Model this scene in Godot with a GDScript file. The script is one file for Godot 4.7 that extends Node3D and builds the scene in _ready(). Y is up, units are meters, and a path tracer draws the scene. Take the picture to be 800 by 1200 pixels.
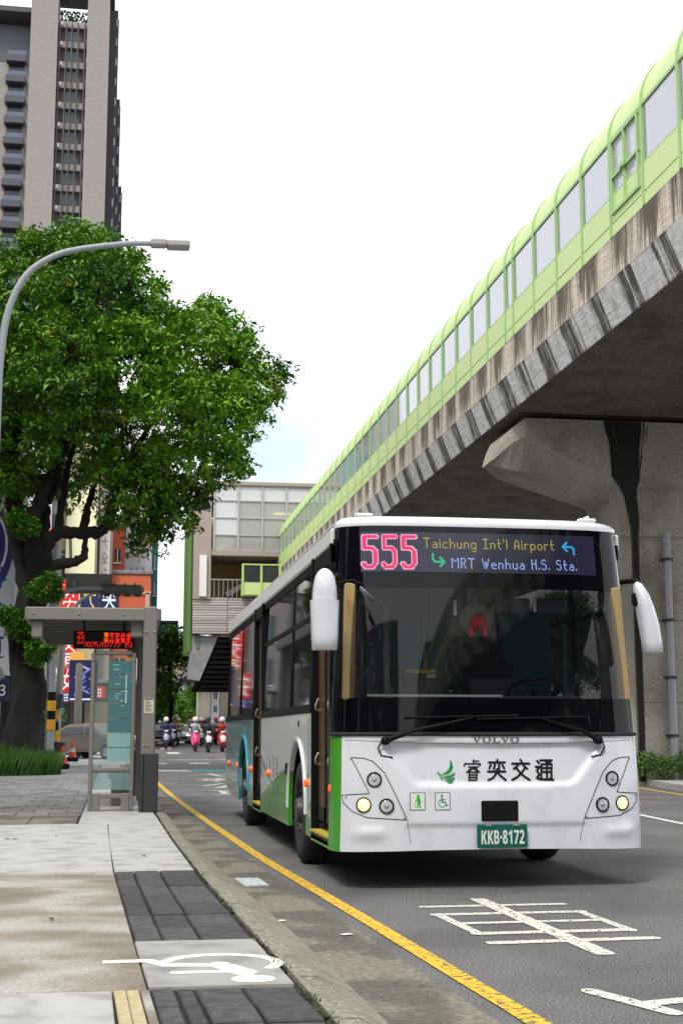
extends Node3D

# A city street under an overcast sky: a white bus at a stop, an elevated metro viaduct on the right.
# x runs across the street, -z runs along it away from the camera, metres.

var used := {}
var M := {}
var rng := RandomNumberGenerator.new()

# ---------------------------------------------------------------- naming helpers
func numbered(n: String) -> String:
	if not used.has(n):
		used[n] = 0
		return n
	used[n] += 1
	return "%s_%03d" % [n, used[n]]

func tag(o: Node3D, label: String, category: String, group := "", kind := "") -> Node3D:
	if label != "":
		o.set_meta("label", label)
	if category != "":
		o.set_meta("category", category)
	if group != "":
		o.set_meta("group", group)
	if kind != "":
		o.set_meta("kind", kind)
	return o

func thing(called: String, label: String, category: String, at := Vector3.ZERO, turn := 0.0, group := "") -> Node3D:
	var o := Node3D.new()
	o.name = numbered(called)
	add_child(o)
	o.position = at
	o.rotation.y = turn
	tag(o, label, category, group)
	return o

func copy_of(src: Node3D, label: String, at: Vector3, turn := 0.0) -> Node3D:
	var c: Node3D = src.duplicate()
	c.name = numbered(String(src.name).rstrip("_0123456789"))
	add_child(c)
	c.position = at
	c.rotation.y = turn
	c.set_meta("label", label)
	return c

func put(called: String, mesh: Mesh, m: Material, parent: Node3D = null) -> MeshInstance3D:
	var o := MeshInstance3D.new()
	o.mesh = mesh
	o.material_override = m
	if parent == null:
		o.name = numbered(called)
		add_child(o)
	else:
		o.name = called
		parent.add_child(o, true)
	return o

func obj(called: String, st: SurfaceTool, m: Material, parent: Node3D = null) -> MeshInstance3D:
	return put(called, done(st), m, parent)

# ---------------------------------------------------------------- mesh helpers (quads run counter-clockwise seen from outside)
func mb() -> SurfaceTool:
	var st := SurfaceTool.new()
	st.begin(Mesh.PRIMITIVE_TRIANGLES)
	st.set_smooth_group(-1)
	return st

func done(st: SurfaceTool) -> ArrayMesh:
	st.generate_normals()
	return st.commit()

func tri(st: SurfaceTool, a: Vector3, b: Vector3, c: Vector3) -> void:
	st.add_vertex(a)
	st.add_vertex(c)
	st.add_vertex(b)

func quad(st: SurfaceTool, a: Vector3, b: Vector3, c: Vector3, d: Vector3) -> void:
	tri(st, a, b, c)
	tri(st, a, c, d)

func tri_uv(st: SurfaceTool, a: Vector3, b: Vector3, c: Vector3, ua: Vector2, ub: Vector2, uc: Vector2) -> void:
	st.set_uv(ua)
	st.add_vertex(a)
	st.set_uv(uc)
	st.add_vertex(c)
	st.set_uv(ub)
	st.add_vertex(b)

func quad_uv(st: SurfaceTool, a: Vector3, b: Vector3, c: Vector3, d: Vector3) -> void:
	# a bottom left, b bottom right, c top right, d top left as read
	tri_uv(st, a, b, c, Vector2(0, 1), Vector2(1, 1), Vector2(1, 0))
	tri_uv(st, a, c, d, Vector2(0, 1), Vector2(1, 0), Vector2(0, 0))

func box(st: SurfaceTool, c: Vector3, s: Vector3, b := Basis()) -> void:
	st.set_smooth_group(-1)
	var h := s * 0.5
	var p := []
	for i in 8:
		p.append(c + b * Vector3(h.x if i & 1 else -h.x, h.y if i & 2 else -h.y, h.z if i & 4 else -h.z))
	quad(st, p[4], p[5], p[7], p[6])
	quad(st, p[1], p[0], p[2], p[3])
	quad(st, p[0], p[4], p[6], p[2])
	quad(st, p[5], p[1], p[3], p[7])
	quad(st, p[6], p[7], p[3], p[2])
	quad(st, p[0], p[1], p[5], p[4])

func rbox(st: SurfaceTool, c: Vector3, s: Vector3, r: float, b := Basis()) -> void:
	# box with chamfered edges
	st.set_smooth_group(-1)
	var h := s * 0.5
	r = minf(r, minf(h.x, minf(h.y, h.z)) * 0.95)
	var f := func(sx: float, sy: float, sz: float, ax: int) -> Vector3:
		var v := Vector3(sx * (h.x - r), sy * (h.y - r), sz * (h.z - r))
		v[ax] += r * [sx, sy, sz][ax]
		return c + b * v
	for ax in 3:
		for s1 in [-1.0, 1.0]:
			var q := []
			for k in [[-1.0, -1.0], [1.0, -1.0], [1.0, 1.0], [-1.0, 1.0]]:
				var v := [0.0, 0.0, 0.0]
				v[ax] = s1
				v[(ax + 1) % 3] = k[0]
				v[(ax + 2) % 3] = k[1]
				q.append(f.call(v[0], v[1], v[2], ax))
			if s1 > 0:
				quad(st, q[0], q[1], q[2], q[3])
			else:
				quad(st, q[3], q[2], q[1], q[0])
	for ax in 3:
		var a1 := (ax + 1) % 3
		var a2 := (ax + 2) % 3
		for s1 in [-1.0, 1.0]:
			for s2 in [-1.0, 1.0]:
				var v := [0.0, 0.0, 0.0]
				v[a1] = s1
				v[a2] = s2
				v[ax] = -1.0
				var p0: Vector3 = f.call(v[0], v[1], v[2], a1)
				var p1: Vector3 = f.call(v[0], v[1], v[2], a2)
				v[ax] = 1.0
				var p2: Vector3 = f.call(v[0], v[1], v[2], a2)
				var p3: Vector3 = f.call(v[0], v[1], v[2], a1)
				if s1 * s2 > 0:
					quad(st, p0, p3, p2, p1)
				else:
					quad(st, p0, p1, p2, p3)
	for i in 8:
		var sx := 1.0 if i & 1 else -1.0
		var sy := 1.0 if i & 2 else -1.0
		var sz := 1.0 if i & 4 else -1.0
		var a: Vector3 = f.call(sx, sy, sz, 0)
		var d: Vector3 = f.call(sx, sy, sz, 1)
		var e: Vector3 = f.call(sx, sy, sz, 2)
		if sx * sy * sz > 0:
			tri(st, a, d, e)
		else:
			tri(st, a, e, d)

func tube(st: SurfaceTool, pts: Array, radii: Array, n := 8) -> void:
	var rings := []
	var up := Vector3(0.31, 0.2, 0.93)
	for i in pts.size():
		var d: Vector3 = (pts[mini(i + 1, pts.size() - 1)] - pts[maxi(i - 1, 0)]).normalized()
		var u := (up - d * up.dot(d)).normalized()
		var v := d.cross(u)
		up = u
		var r: float = radii[mini(i, radii.size() - 1)]
		var ring := []
		for k in n:
			var a := TAU * k / n
			ring.append(pts[i] + (u * cos(a) + v * sin(a)) * r)
		rings.append(ring)
	st.set_smooth_group(1)
	for i in pts.size() - 1:
		for k in n:
			var k2 := (k + 1) % n
			quad(st, rings[i][k], rings[i][k2], rings[i + 1][k2], rings[i + 1][k])
	st.set_smooth_group(-1)
	for k in n - 2:
		tri(st, rings[0][0], rings[0][k + 2], rings[0][k + 1])
		var e: Array = rings[-1]
		tri(st, e[0], e[k + 1], e[k + 2])

func lathe(st: SurfaceTool, prof: Array, xf := Transform3D(), n := 20, smooth := true) -> void:
	# prof: Vector2(radius, height) from bottom to top, round y
	for i in prof.size() - 1:
		st.set_smooth_group(1 + i if not smooth else 1)
		for k in n:
			var a := TAU * k / n
			var b := TAU * (k + 1) / n
			var p: Vector2 = prof[i]
			var q: Vector2 = prof[i + 1]
			var p0 := xf * Vector3(sin(a) * p.x, p.y, cos(a) * p.x)
			var p1 := xf * Vector3(sin(b) * p.x, p.y, cos(b) * p.x)
			var q0 := xf * Vector3(sin(a) * q.x, q.y, cos(a) * q.x)
			var q1 := xf * Vector3(sin(b) * q.x, q.y, cos(b) * q.x)
			if p.x > 1e-6:
				tri(st, p0, p1, q1)
			if q.x > 1e-6:
				tri(st, p0, q1, q0)
	st.set_smooth_group(-1)

func facing(at: Vector3, dir: Vector3) -> Transform3D:
	# turns a lathe's y axis towards dir
	var y := dir.normalized()
	var x := y.cross(Vector3(0.13, 0.97, 0.2) if absf(y.y) < 0.9 else Vector3(1, 0, 0.1)).normalized()
	return Transform3D(Basis(x, y, x.cross(y)), at)

func prism(st: SurfaceTool, poly: PackedVector2Array, z0: float, z1: float, xf := Transform3D()) -> void:
	st.set_smooth_group(-1)
	if not Geometry2D.is_polygon_clockwise(poly):
		pass
	else:
		poly = poly.duplicate()
		poly.reverse()
	var idx := Geometry2D.triangulate_polygon(poly)
	var n := poly.size()
	for i in range(0, idx.size(), 3):
		var a := poly[idx[i]]
		var b := poly[idx[i + 1]]
		var c := poly[idx[i + 2]]
		if (b - a).cross(c - a) < 0:
			var t := b
			b = c
			c = t
		tri(st, xf * Vector3(a.x, a.y, z1), xf * Vector3(b.x, b.y, z1), xf * Vector3(c.x, c.y, z1))
		tri(st, xf * Vector3(a.x, a.y, z0), xf * Vector3(c.x, c.y, z0), xf * Vector3(b.x, b.y, z0))
	for i in n:
		var a := poly[i]
		var b := poly[(i + 1) % n]
		quad(st, xf * Vector3(a.x, a.y, z0), xf * Vector3(b.x, b.y, z0), xf * Vector3(b.x, b.y, z1), xf * Vector3(a.x, a.y, z1))

func sheet(st: SurfaceTool, rows: Array, smooth := true, uv := false, flip := false) -> void:
	# rows run bottom to top, each row left to right seen from outside
	st.set_smooth_group(1 if smooth else -1)
	var nr := rows.size() - 1
	for i in nr:
		var nc: int = rows[i].size() - 1
		for k in nc:
			var a: Vector3 = rows[i][k]
			var b: Vector3 = rows[i][k + 1]
			var c: Vector3 = rows[i + 1][k + 1]
			var d: Vector3 = rows[i + 1][k]
			var u0 := float(k) / nc
			var u1 := float(k + 1) / nc
			var v0 := 1.0 - float(i) / nr
			var v1 := 1.0 - float(i + 1) / nr
			if flip:
				tri_uv(st, a, c, b, Vector2(u0, v0), Vector2(u1, v1), Vector2(u1, v0))
				tri_uv(st, a, d, c, Vector2(u0, v0), Vector2(u0, v1), Vector2(u1, v1))
			else:
				tri_uv(st, a, b, c, Vector2(u0, v0), Vector2(u1, v0), Vector2(u1, v1))
				tri_uv(st, a, c, d, Vector2(u0, v0), Vector2(u1, v1), Vector2(u0, v1))
	st.set_smooth_group(-1)

func V(x: float, y: float, z: float) -> Vector3:
	return Vector3(x, y, z)

# ---------------------------------------------------------------- material helpers (colours given as linear base colours)
func srgb(c: Color) -> Color:
	return c.linear_to_srgb()

func mat(r: float, g: float, b: float, rough := 0.7, metal := 0.0) -> StandardMaterial3D:
	var m := StandardMaterial3D.new()
	m.albedo_color = srgb(Color(r, g, b))
	m.roughness = rough
	m.metallic = metal
	return m

func glass(r: float, g: float, b: float, a: float) -> StandardMaterial3D:
	var m := mat(r, g, b, 0.03)
	m.albedo_color.a = a
	m.transparency = BaseMaterial3D.TRANSPARENCY_ALPHA
	return m

func glow(r: float, g: float, b: float, e: float) -> StandardMaterial3D:
	var m := mat(r, g, b, 0.3)
	m.emission_enabled = true
	m.emission = srgb(Color(r, g, b))
	m.emission_energy_multiplier = e
	return m

func noise_tex(freq: float, ramp: Array, size := 512, octaves := 4, sd := 1, type := FastNoiseLite.TYPE_SIMPLEX_SMOOTH, warp := 0.0) -> NoiseTexture2D:
	# ramp: [offset, linear Color, ...]
	var n := FastNoiseLite.new()
	n.noise_type = type
	n.seed = sd
	n.frequency = freq
	n.fractal_octaves = octaves
	if warp > 0:
		n.domain_warp_enabled = true
		n.domain_warp_amplitude = warp
		n.domain_warp_frequency = freq
	var t := NoiseTexture2D.new()
	t.width = size
	t.height = size
	t.seamless = true
	t.noise = n
	var g := Gradient.new()
	var offs := PackedFloat32Array()
	var cols := PackedColorArray()
	for i in range(0, ramp.size(), 2):
		offs.append(ramp[i])
		cols.append(srgb(ramp[i + 1]))
	g.offsets = offs
	g.colors = cols
	t.color_ramp = g
	return t

func grey(v: float) -> Color:
	return Color(v, v, v)

func rough_mat(fine: Texture2D, scale: float, rough: float, over: Texture2D = null, over_scale := 0.1, bump: Texture2D = null, bump_cm := 0.3) -> StandardMaterial3D:
	# triplanar in world space: a fine texture, multiplied by a coarse one
	var m := StandardMaterial3D.new()
	m.albedo_texture = fine
	m.roughness = rough
	m.uv1_triplanar = true
	m.uv1_world_triplanar = true
	m.uv1_scale = Vector3.ONE * scale
	if over:
		m.detail_enabled = true
		m.detail_blend_mode = BaseMaterial3D.BLEND_MODE_MUL
		m.detail_albedo = over
		m.detail_uv_layer = BaseMaterial3D.DETAIL_UV_2
		m.uv2_triplanar = true
		m.uv2_world_triplanar = true
		m.uv2_scale = Vector3.ONE * over_scale
	if bump:
		m.heightmap_enabled = true
		m.heightmap_texture = bump
		m.heightmap_scale = bump_cm
	return m

func print_mat(img: Image, rough := 0.5, cut := false) -> StandardMaterial3D:
	var m := StandardMaterial3D.new()
	m.albedo_texture = ImageTexture.create_from_image(img)
	m.roughness = rough
	m.texture_repeat = false
	if cut:
		m.transparency = BaseMaterial3D.TRANSPARENCY_ALPHA_SCISSOR
		m.alpha_scissor_threshold = 0.5
	return m

# ---------------------------------------------------------------- drawing into images
func new_img(w: int, h: int, c: Color) -> Image:
	var im := Image.create_empty(w, h, false, Image.FORMAT_RGBA8)
	im.fill(c)
	return im

func ink(im: Image, a: Vector2, b: Vector2, w: float, c: Color) -> void:
	var x0 := maxi(0, int(minf(a.x, b.x) - w))
	var x1 := mini(im.get_width() - 1, int(maxf(a.x, b.x) + w))
	var y0 := maxi(0, int(minf(a.y, b.y) - w))
	var y1 := mini(im.get_height() - 1, int(maxf(a.y, b.y) + w))
	var ab := b - a
	var l2 := maxf(ab.length_squared(), 1e-6)
	var r2 := w * w * 0.25
	for y in range(y0, y1 + 1):
		for x in range(x0, x1 + 1):
			var p := Vector2(x + 0.5, y + 0.5)
			var t := clampf((p - a).dot(ab) / l2, 0.0, 1.0)
			if (a + ab * t - p).length_squared() <= r2:
				im.set_pixel(x, y, c)

func digit(ch: String) -> float:
	var c := ch.unicode_at(0)
	return float(c - 48) if c < 58 else float(c - 87)

func strokes(code: String) -> Array:
	# "xyxyxy xyxy": polylines on a 32 by 32 grid, base 36, y down
	var out := []
	for s in code.split(" ", false):
		var p := PackedVector2Array()
		for i in range(0, s.length() - 1, 2):
			p.append(Vector2(digit(s[i]), digit(s[i + 1])))
		out.append(p)
	return out

func draw_strokes(im: Image, code: String, at: Vector2, size: Vector2, w: float, c: Color, slant := 0.0) -> void:
	for p: PackedVector2Array in strokes(code):
		for i in maxi(1, p.size() - 1):
			var a := p[i] / 32.0
			var b := p[mini(i + 1, p.size() - 1)] / 32.0
			a.x += slant * (0.5 - a.y)
			b.x += slant * (0.5 - b.y)
			ink(im, at + a * size, at + b * size, w, c)

const HAN := {
	"rui": "g0g5 g2o2 4529 46r6p9 9bnb ce8h kdoh gd6j gdqj ajav ajmjmv anmn armr avmv",
	"yi": "g0g3 34s4 d4be j4jf 684d o8rd 2iti geflas3v gimpuv",
	"jiao": "f0h3 26t6 b95e k9qe mdhlar3v 9dfkmquv",
	"tong": "91r1m5 i3l6 b7bt b7r7rspt bdrd bjrj k7kt 4275 2b8b4h8n4s 4s9uuv",
	"che": "34s4 g0gv 787l 78p8pl 7epe 7lpl 1quq",
	"an": "g0g3 3439 35t5r9 2hth f9ahaomu mhip4u",
	"nv": "1bub f18d6kqu obim3u",
	"gong": "d22f j2te ff7tpr olsu",
	"xian": "71g4 4494 4bcb 474u cbcu 4idi 4ucu h4u4 n0nv hcuc hkuk hrur",
	"hua": "b03a 686u r5hb l1l9 gqtq tqtm lblo",
	"xin": "g0g3 3ltl 8f8u of4u lenu 2717 g7r7",
	"li": "g03f g0tf 8fof 8kok gkgt 4tst 9p7s mpos",
	"tian": "3434s4sv 34 3u3u gv g4 g4gv 3hsh 3usu 343v",
	"da": "2ata g1gae3v gajoqu",
	"zhuan": "3434t4 g0ge 788e p8pe 7epe 7bpb 1ksk ogov ovlu cocr",
	"ri": "6161 616v 61q1qv 6gqg 6uqu",
}

# ---------------------------------------------------------------- shapes of the place
func ramp(z: float) -> float:
	# the street climbs a little beyond the stop
	var t := clampf((-z - 28.0) / 47.0, 0.0, 1.4)
	return 0.34 * pow(t, 1.4)

func bend(pts: Array, z: float) -> float:
	# pts: Vector2(z, x) from near (large z) to far
	if z >= pts[0].x:
		return pts[0].y
	for i in pts.size() - 1:
		if z >= pts[i + 1].x:
			var t: float = (z - pts[i].x) / (pts[i + 1].x - pts[i].x)
			return lerpf(pts[i].y, pts[i + 1].y, t)
	return pts[-1].y

const KERB := [Vector2(10, 1.12), Vector2(-3, 1.0), Vector2(-5.7, 0.95), Vector2(-8, 0.88), Vector2(-11.5, 0.78), Vector2(-16, 0.71), Vector2(-21, 0.68), Vector2(-30, 0.56), Vector2(-42, 0.42), Vector2(-54, 0.3), Vector2(-120, 0.3)]
const LINE := [Vector2(10, 2.0), Vector2(-3, 1.9), Vector2(-6.15, 1.84), Vector2(-7.3, 1.79), Vector2(-9.4, 1.71), Vector2(-14.3, 1.5), Vector2(-19.8, 1.36), Vector2(-28, 1.2), Vector2(-35.4, 1.1), Vector2(-48, 0.95), Vector2(-120, 0.9)]
const GUTTER := [Vector2(10, 1.35), Vector2(-3, 1.24), Vector2(-6.3, 1.18), Vector2(-8.5, 1.14), Vector2(-12, 1.02), Vector2(-18.5, 0.84), Vector2(-30, 0.72), Vector2(-54, 0.5), Vector2(-120, 0.5)]

func kx(z: float) -> float:
	return bend(KERB, z)

func strip(st: SurfaceTool, xa: Callable, xb: Callable, ya: Callable, z0: float, z1: float, n: int, nx := 1) -> void:
	# a lying sheet between two lines that run along the street
	var rows := []
	for i in n + 1:
		var z := lerpf(z0, z1, float(i) / n)
		var row := []
		for k in nx + 1:
			row.append(V(lerpf(xa.call(z), xb.call(z), float(k) / nx), ya.call(z), z))
		rows.append(row)
	sheet(st, rows)

func materials() -> void:
	var speck := noise_tex(0.22, [0.0, grey(0.04), 0.38, grey(0.095), 0.5, Color(0.13, 0.126, 0.125), 0.64, Color(0.19, 0.185, 0.18), 0.8, grey(0.36), 1.0, grey(0.5)], 512, 2, 3)
	var patchy := noise_tex(0.01, [0.0, grey(0.6), 0.4, grey(0.84), 0.62, grey(1.0), 1.0, grey(1.0)], 512, 6, 5)
	var grain_bump := noise_tex(0.2, [0.0, grey(0.0), 1.0, grey(1.0)], 512, 2, 9)
	M.asphalt = rough_mat(speck, 0.62, 0.85, patchy, 0.09, grain_bump, 0.5)
	var conc := noise_tex(0.06, [0.0, Color(0.34, 0.32, 0.28), 0.5, Color(0.46, 0.44, 0.4), 1.0, Color(0.58, 0.56, 0.52)], 512, 6, 11)
	var stain := noise_tex(0.006, [0.0, Color(0.36, 0.33, 0.27), 0.3, Color(0.48, 0.45, 0.39), 0.5, Color(0.63, 0.6, 0.55), 0.72, grey(0.85), 1.0, grey(1.0)], 512, 5, 24)
	M.slab = rough_mat(conc, 0.9, 0.88, stain, 0.3, grain_bump, 0.25)
	var pale := noise_tex(0.25, [0.0, Color(0.38, 0.37, 0.35), 0.5, Color(0.54, 0.53, 0.51), 1.0, Color(0.67, 0.66, 0.64)], 512, 2, 12)
	var stain2 := noise_tex(0.016, [0.0, grey(0.5), 0.4, grey(0.85), 1.0, grey(1.0)], 512, 6, 33)
	M.slab_pale = rough_mat(pale, 1.6, 0.88, stain2, 0.3, grain_bump, 0.25)
	M.slab_speck = rough_mat(noise_tex(0.25, [0.0, Color(0.26, 0.25, 0.23), 0.5, Color(0.42, 0.41, 0.39), 1.0, Color(0.56, 0.55, 0.52)], 512, 2, 14), 1.6, 0.88, stain2, 0.3, grain_bump, 0.25)
	var mossy := noise_tex(0.05, [0.0, Color(0.12, 0.115, 0.08), 0.35, Color(0.24, 0.225, 0.17), 0.6, Color(0.34, 0.32, 0.26), 1.0, Color(0.44, 0.42, 0.36)], 512, 6, 41)
	M.kerb = rough_mat(mossy, 0.9, 0.92, stain2, 0.4, grain_bump, 0.5)
	var gut := noise_tex(0.04, [0.0, Color(0.13, 0.115, 0.085), 0.4, Color(0.19, 0.17, 0.135), 0.7, Color(0.25, 0.23, 0.19), 1.0, Color(0.3, 0.28, 0.24)], 512, 5, 43)
	var gut2 := noise_tex(0.006, [0.0, grey(0.45), 0.38, grey(0.6), 0.55, grey(0.95), 1.0, grey(1.0)], 512, 5, 44)
	M.gutter = rough_mat(gut, 0.8, 0.85, gut2, 0.35, grain_bump, 0.3)
	var gran := noise_tex(0.16, [0.0, grey(0.05), 0.5, grey(0.085), 1.0, grey(0.14)], 512, 4, 51)
	var gran2 := noise_tex(0.03, [0.0, grey(0.45), 0.45, grey(0.75), 0.6, grey(1.0), 1.0, Color(1, 1, 1)], 512, 4, 52)
	for i in 5:
		var g := rough_mat(gran, 1.5, 0.75, gran2, 0.55, grain_bump, 0.3)
		g.albedo_color = srgb(grey([1.0, 0.62, 0.85, 0.72, 0.95][i]))
		M["granite%d" % i] = g
	M.joint = mat(0.012, 0.011, 0.008, 0.95)
	M.tile = rough_mat(noise_tex(0.12, [0.0, grey(0.2), 1.0, grey(0.34)], 256, 4, 61), 1.2, 0.8, stain2, 0.3)
	M.tile_dark = rough_mat(noise_tex(0.12, [0.0, grey(0.14), 1.0, grey(0.26)], 256, 4, 62), 1.2, 0.8, stain2, 0.3)
	M.yellow_tile = rough_mat(noise_tex(0.06, [0.0, Color(0.4, 0.33, 0.19), 1.0, Color(0.56, 0.48, 0.3)], 128, 4, 6), 2.0, 0.9)
	M.white = mat(0.72, 0.75, 0.82, 0.22)
	M.white.albedo_texture = noise_tex(0.012, [0.0, grey(0.86), 0.4, grey(0.97), 1.0, grey(1.0)], 256, 5, 77)
	M.white.uv1_triplanar = true
	M.white.uv1_scale = Vector3.ONE * 0.9
	M.white.clearcoat_enabled = true
	M.white.clearcoat = 0.7
	M.white.clearcoat_roughness = 0.08
	M.matt_white = mat(0.72, 0.72, 0.7, 0.6)
	M.black = mat(0.008, 0.008, 0.009, 0.45)
	M.black.metallic_specular = 0.25
	M.gloss_black = mat(0.002, 0.002, 0.004, 0.05)
	M.gloss_black.metallic_specular = 0.38
	M.rubber = mat(0.02, 0.02, 0.02, 0.85)
	M.chrome = mat(0.7, 0.7, 0.7, 0.2, 1.0)
	M.steel = mat(0.33, 0.34, 0.35, 0.45, 0.6)
	M.galv = rough_mat(noise_tex(0.05, [0.0, Color(0.24, 0.27, 0.29), 1.0, Color(0.36, 0.39, 0.41)], 256, 3, 71), 1.0, 0.5)
	M.shelter = mat(0.2, 0.19, 0.17, 0.5)
	M.shelter_dark = mat(0.035, 0.036, 0.042, 0.6)
	M.tan = mat(0.36, 0.25, 0.11, 0.6)
	M.amber = glow(0.8, 0.16, 0.02, 0.15)
	M.amber.roughness = 0.15
	M.lime = mat(0.44, 0.62, 0.16, 0.55)
	M.lime_pale = mat(0.56, 0.7, 0.3, 0.5)
	M.lime_post = mat(0.33, 0.53, 0.21, 0.5)
	M.bark = rough_mat(noise_tex(0.05, [0.0, Color(0.004, 0.0035, 0.003), 0.5, Color(0.011, 0.009, 0.007), 1.0, Color(0.032, 0.024, 0.018)], 256, 5, 81), 1.2, 0.95, null, 0.1, grain_bump, 2.0)
	M.leaf = mat(1, 1, 1, 0.55)
	M.leaf.vertex_color_use_as_albedo = true
	M.leaf.backlight_enabled = true
	M.leaf.backlight = srgb(Color(0.05, 0.11, 0.008))
	M.grass = mat(1, 1, 1, 0.7)
	M.grass.vertex_color_use_as_albedo = true
	M.viaduct = rough_mat(noise_tex(0.05, [0.0, Color(0.3, 0.275, 0.23), 0.5, Color(0.4, 0.37, 0.315), 1.0, Color(0.48, 0.45, 0.39)], 512, 5, 91), 0.35, 0.9, noise_tex(0.012, [0.0, Color(0.45, 0.4, 0.32), 0.45, grey(0.85), 1.0, grey(1.0)], 512, 5, 92), 0.07)
	M.pane = glass(0.33, 0.33, 0.4, 0.6)
	M.bus_glass = glass(0.004, 0.006, 0.009, 0.48)
	M.bus_glass.metallic_specular = 0.44
	M.side_glass = glass(0.006, 0.009, 0.011, 0.9)
	M.clear = glass(0.25, 0.4, 0.36, 0.12)
	M.win_dark = mat(0.03, 0.035, 0.04, 0.08)
	M.win_blue = mat(0.07, 0.09, 0.11, 0.1)
	M.road_white = mat(0.72, 0.71, 0.67, 0.7)
	M.red = mat(0.6, 0.03, 0.03, 0.5)
	M.teal = mat(0.02, 0.2, 0.19, 0.4)

# ---------------------------------------------------------------- ground, road, pavement
func slab4(x0: float, x1: float, x2: float, x3: float, z0: float, z1: float, y0: float, y1: float, bev: float) -> ArrayMesh:
	# a paving piece: near edge x0..x1 at z0, far edge x2..x3 at z1, chamfered top
	var st := mb()
	var lo := [V(x0, y0, z0), V(x1, y0, z0), V(x3, y0, z1), V(x2, y0, z1)]
	var mid := []
	var top := []
	var c: Vector3 = (lo[0] + lo[1] + lo[2] + lo[3]) * 0.25
	for p: Vector3 in lo:
		mid.append(V(p.x, y1 - bev, p.z))
		top.append(V(p.x + signf(c.x - p.x) * bev, y1, p.z + signf(c.z - p.z) * bev))
	for i in 4:
		var k := (i + 1) % 4
		quad(st, lo[i], lo[k], mid[k], mid[i])
		quad(st, mid[i], mid[k], top[k], top[i])
	quad(st, top[0], top[1], top[2], top[3])
	return done(st)

func worn(im: Image, sd: int, amount: float) -> Image:
	# rubs holes into painted markings
	var n := FastNoiseLite.new()
	n.seed = sd
	n.frequency = 0.06
	n.fractal_octaves = 4
	var n2 := FastNoiseLite.new()
	n2.seed = sd + 1
	n2.frequency = 0.5
	for y in im.get_height():
		for x in im.get_width():
			var c := im.get_pixel(x, y)
			if c.a > 0.5:
				var v := n.get_noise_2d(x, y) + 0.55 * n2.get_noise_2d(x, y)
				if v > amount:
					im.set_pixel(x, y, Color(c.r, c.g, c.b, 0))
				else:
					var k := 1.0 - 0.12 * (n2.get_noise_2d(y, x) + 0.5)
					im.set_pixel(x, y, Color(c.r * k, c.g * k, c.b * k, 1))
	return im

func painted(called: String, im: Image, corners: Array, y: float, parent: Node3D = null) -> MeshInstance3D:
	# corners: near left, near right, far right, far left as (x, z)
	var st := mb()
	var p := []
	for c: Vector2 in corners:
		p.append(V(c.x, y + ramp(c.y), c.y))
	quad_uv(st, p[0], p[1], p[2], p[3])
	return obj(called, st, print_mat(im, 0.8, true), parent)

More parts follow.
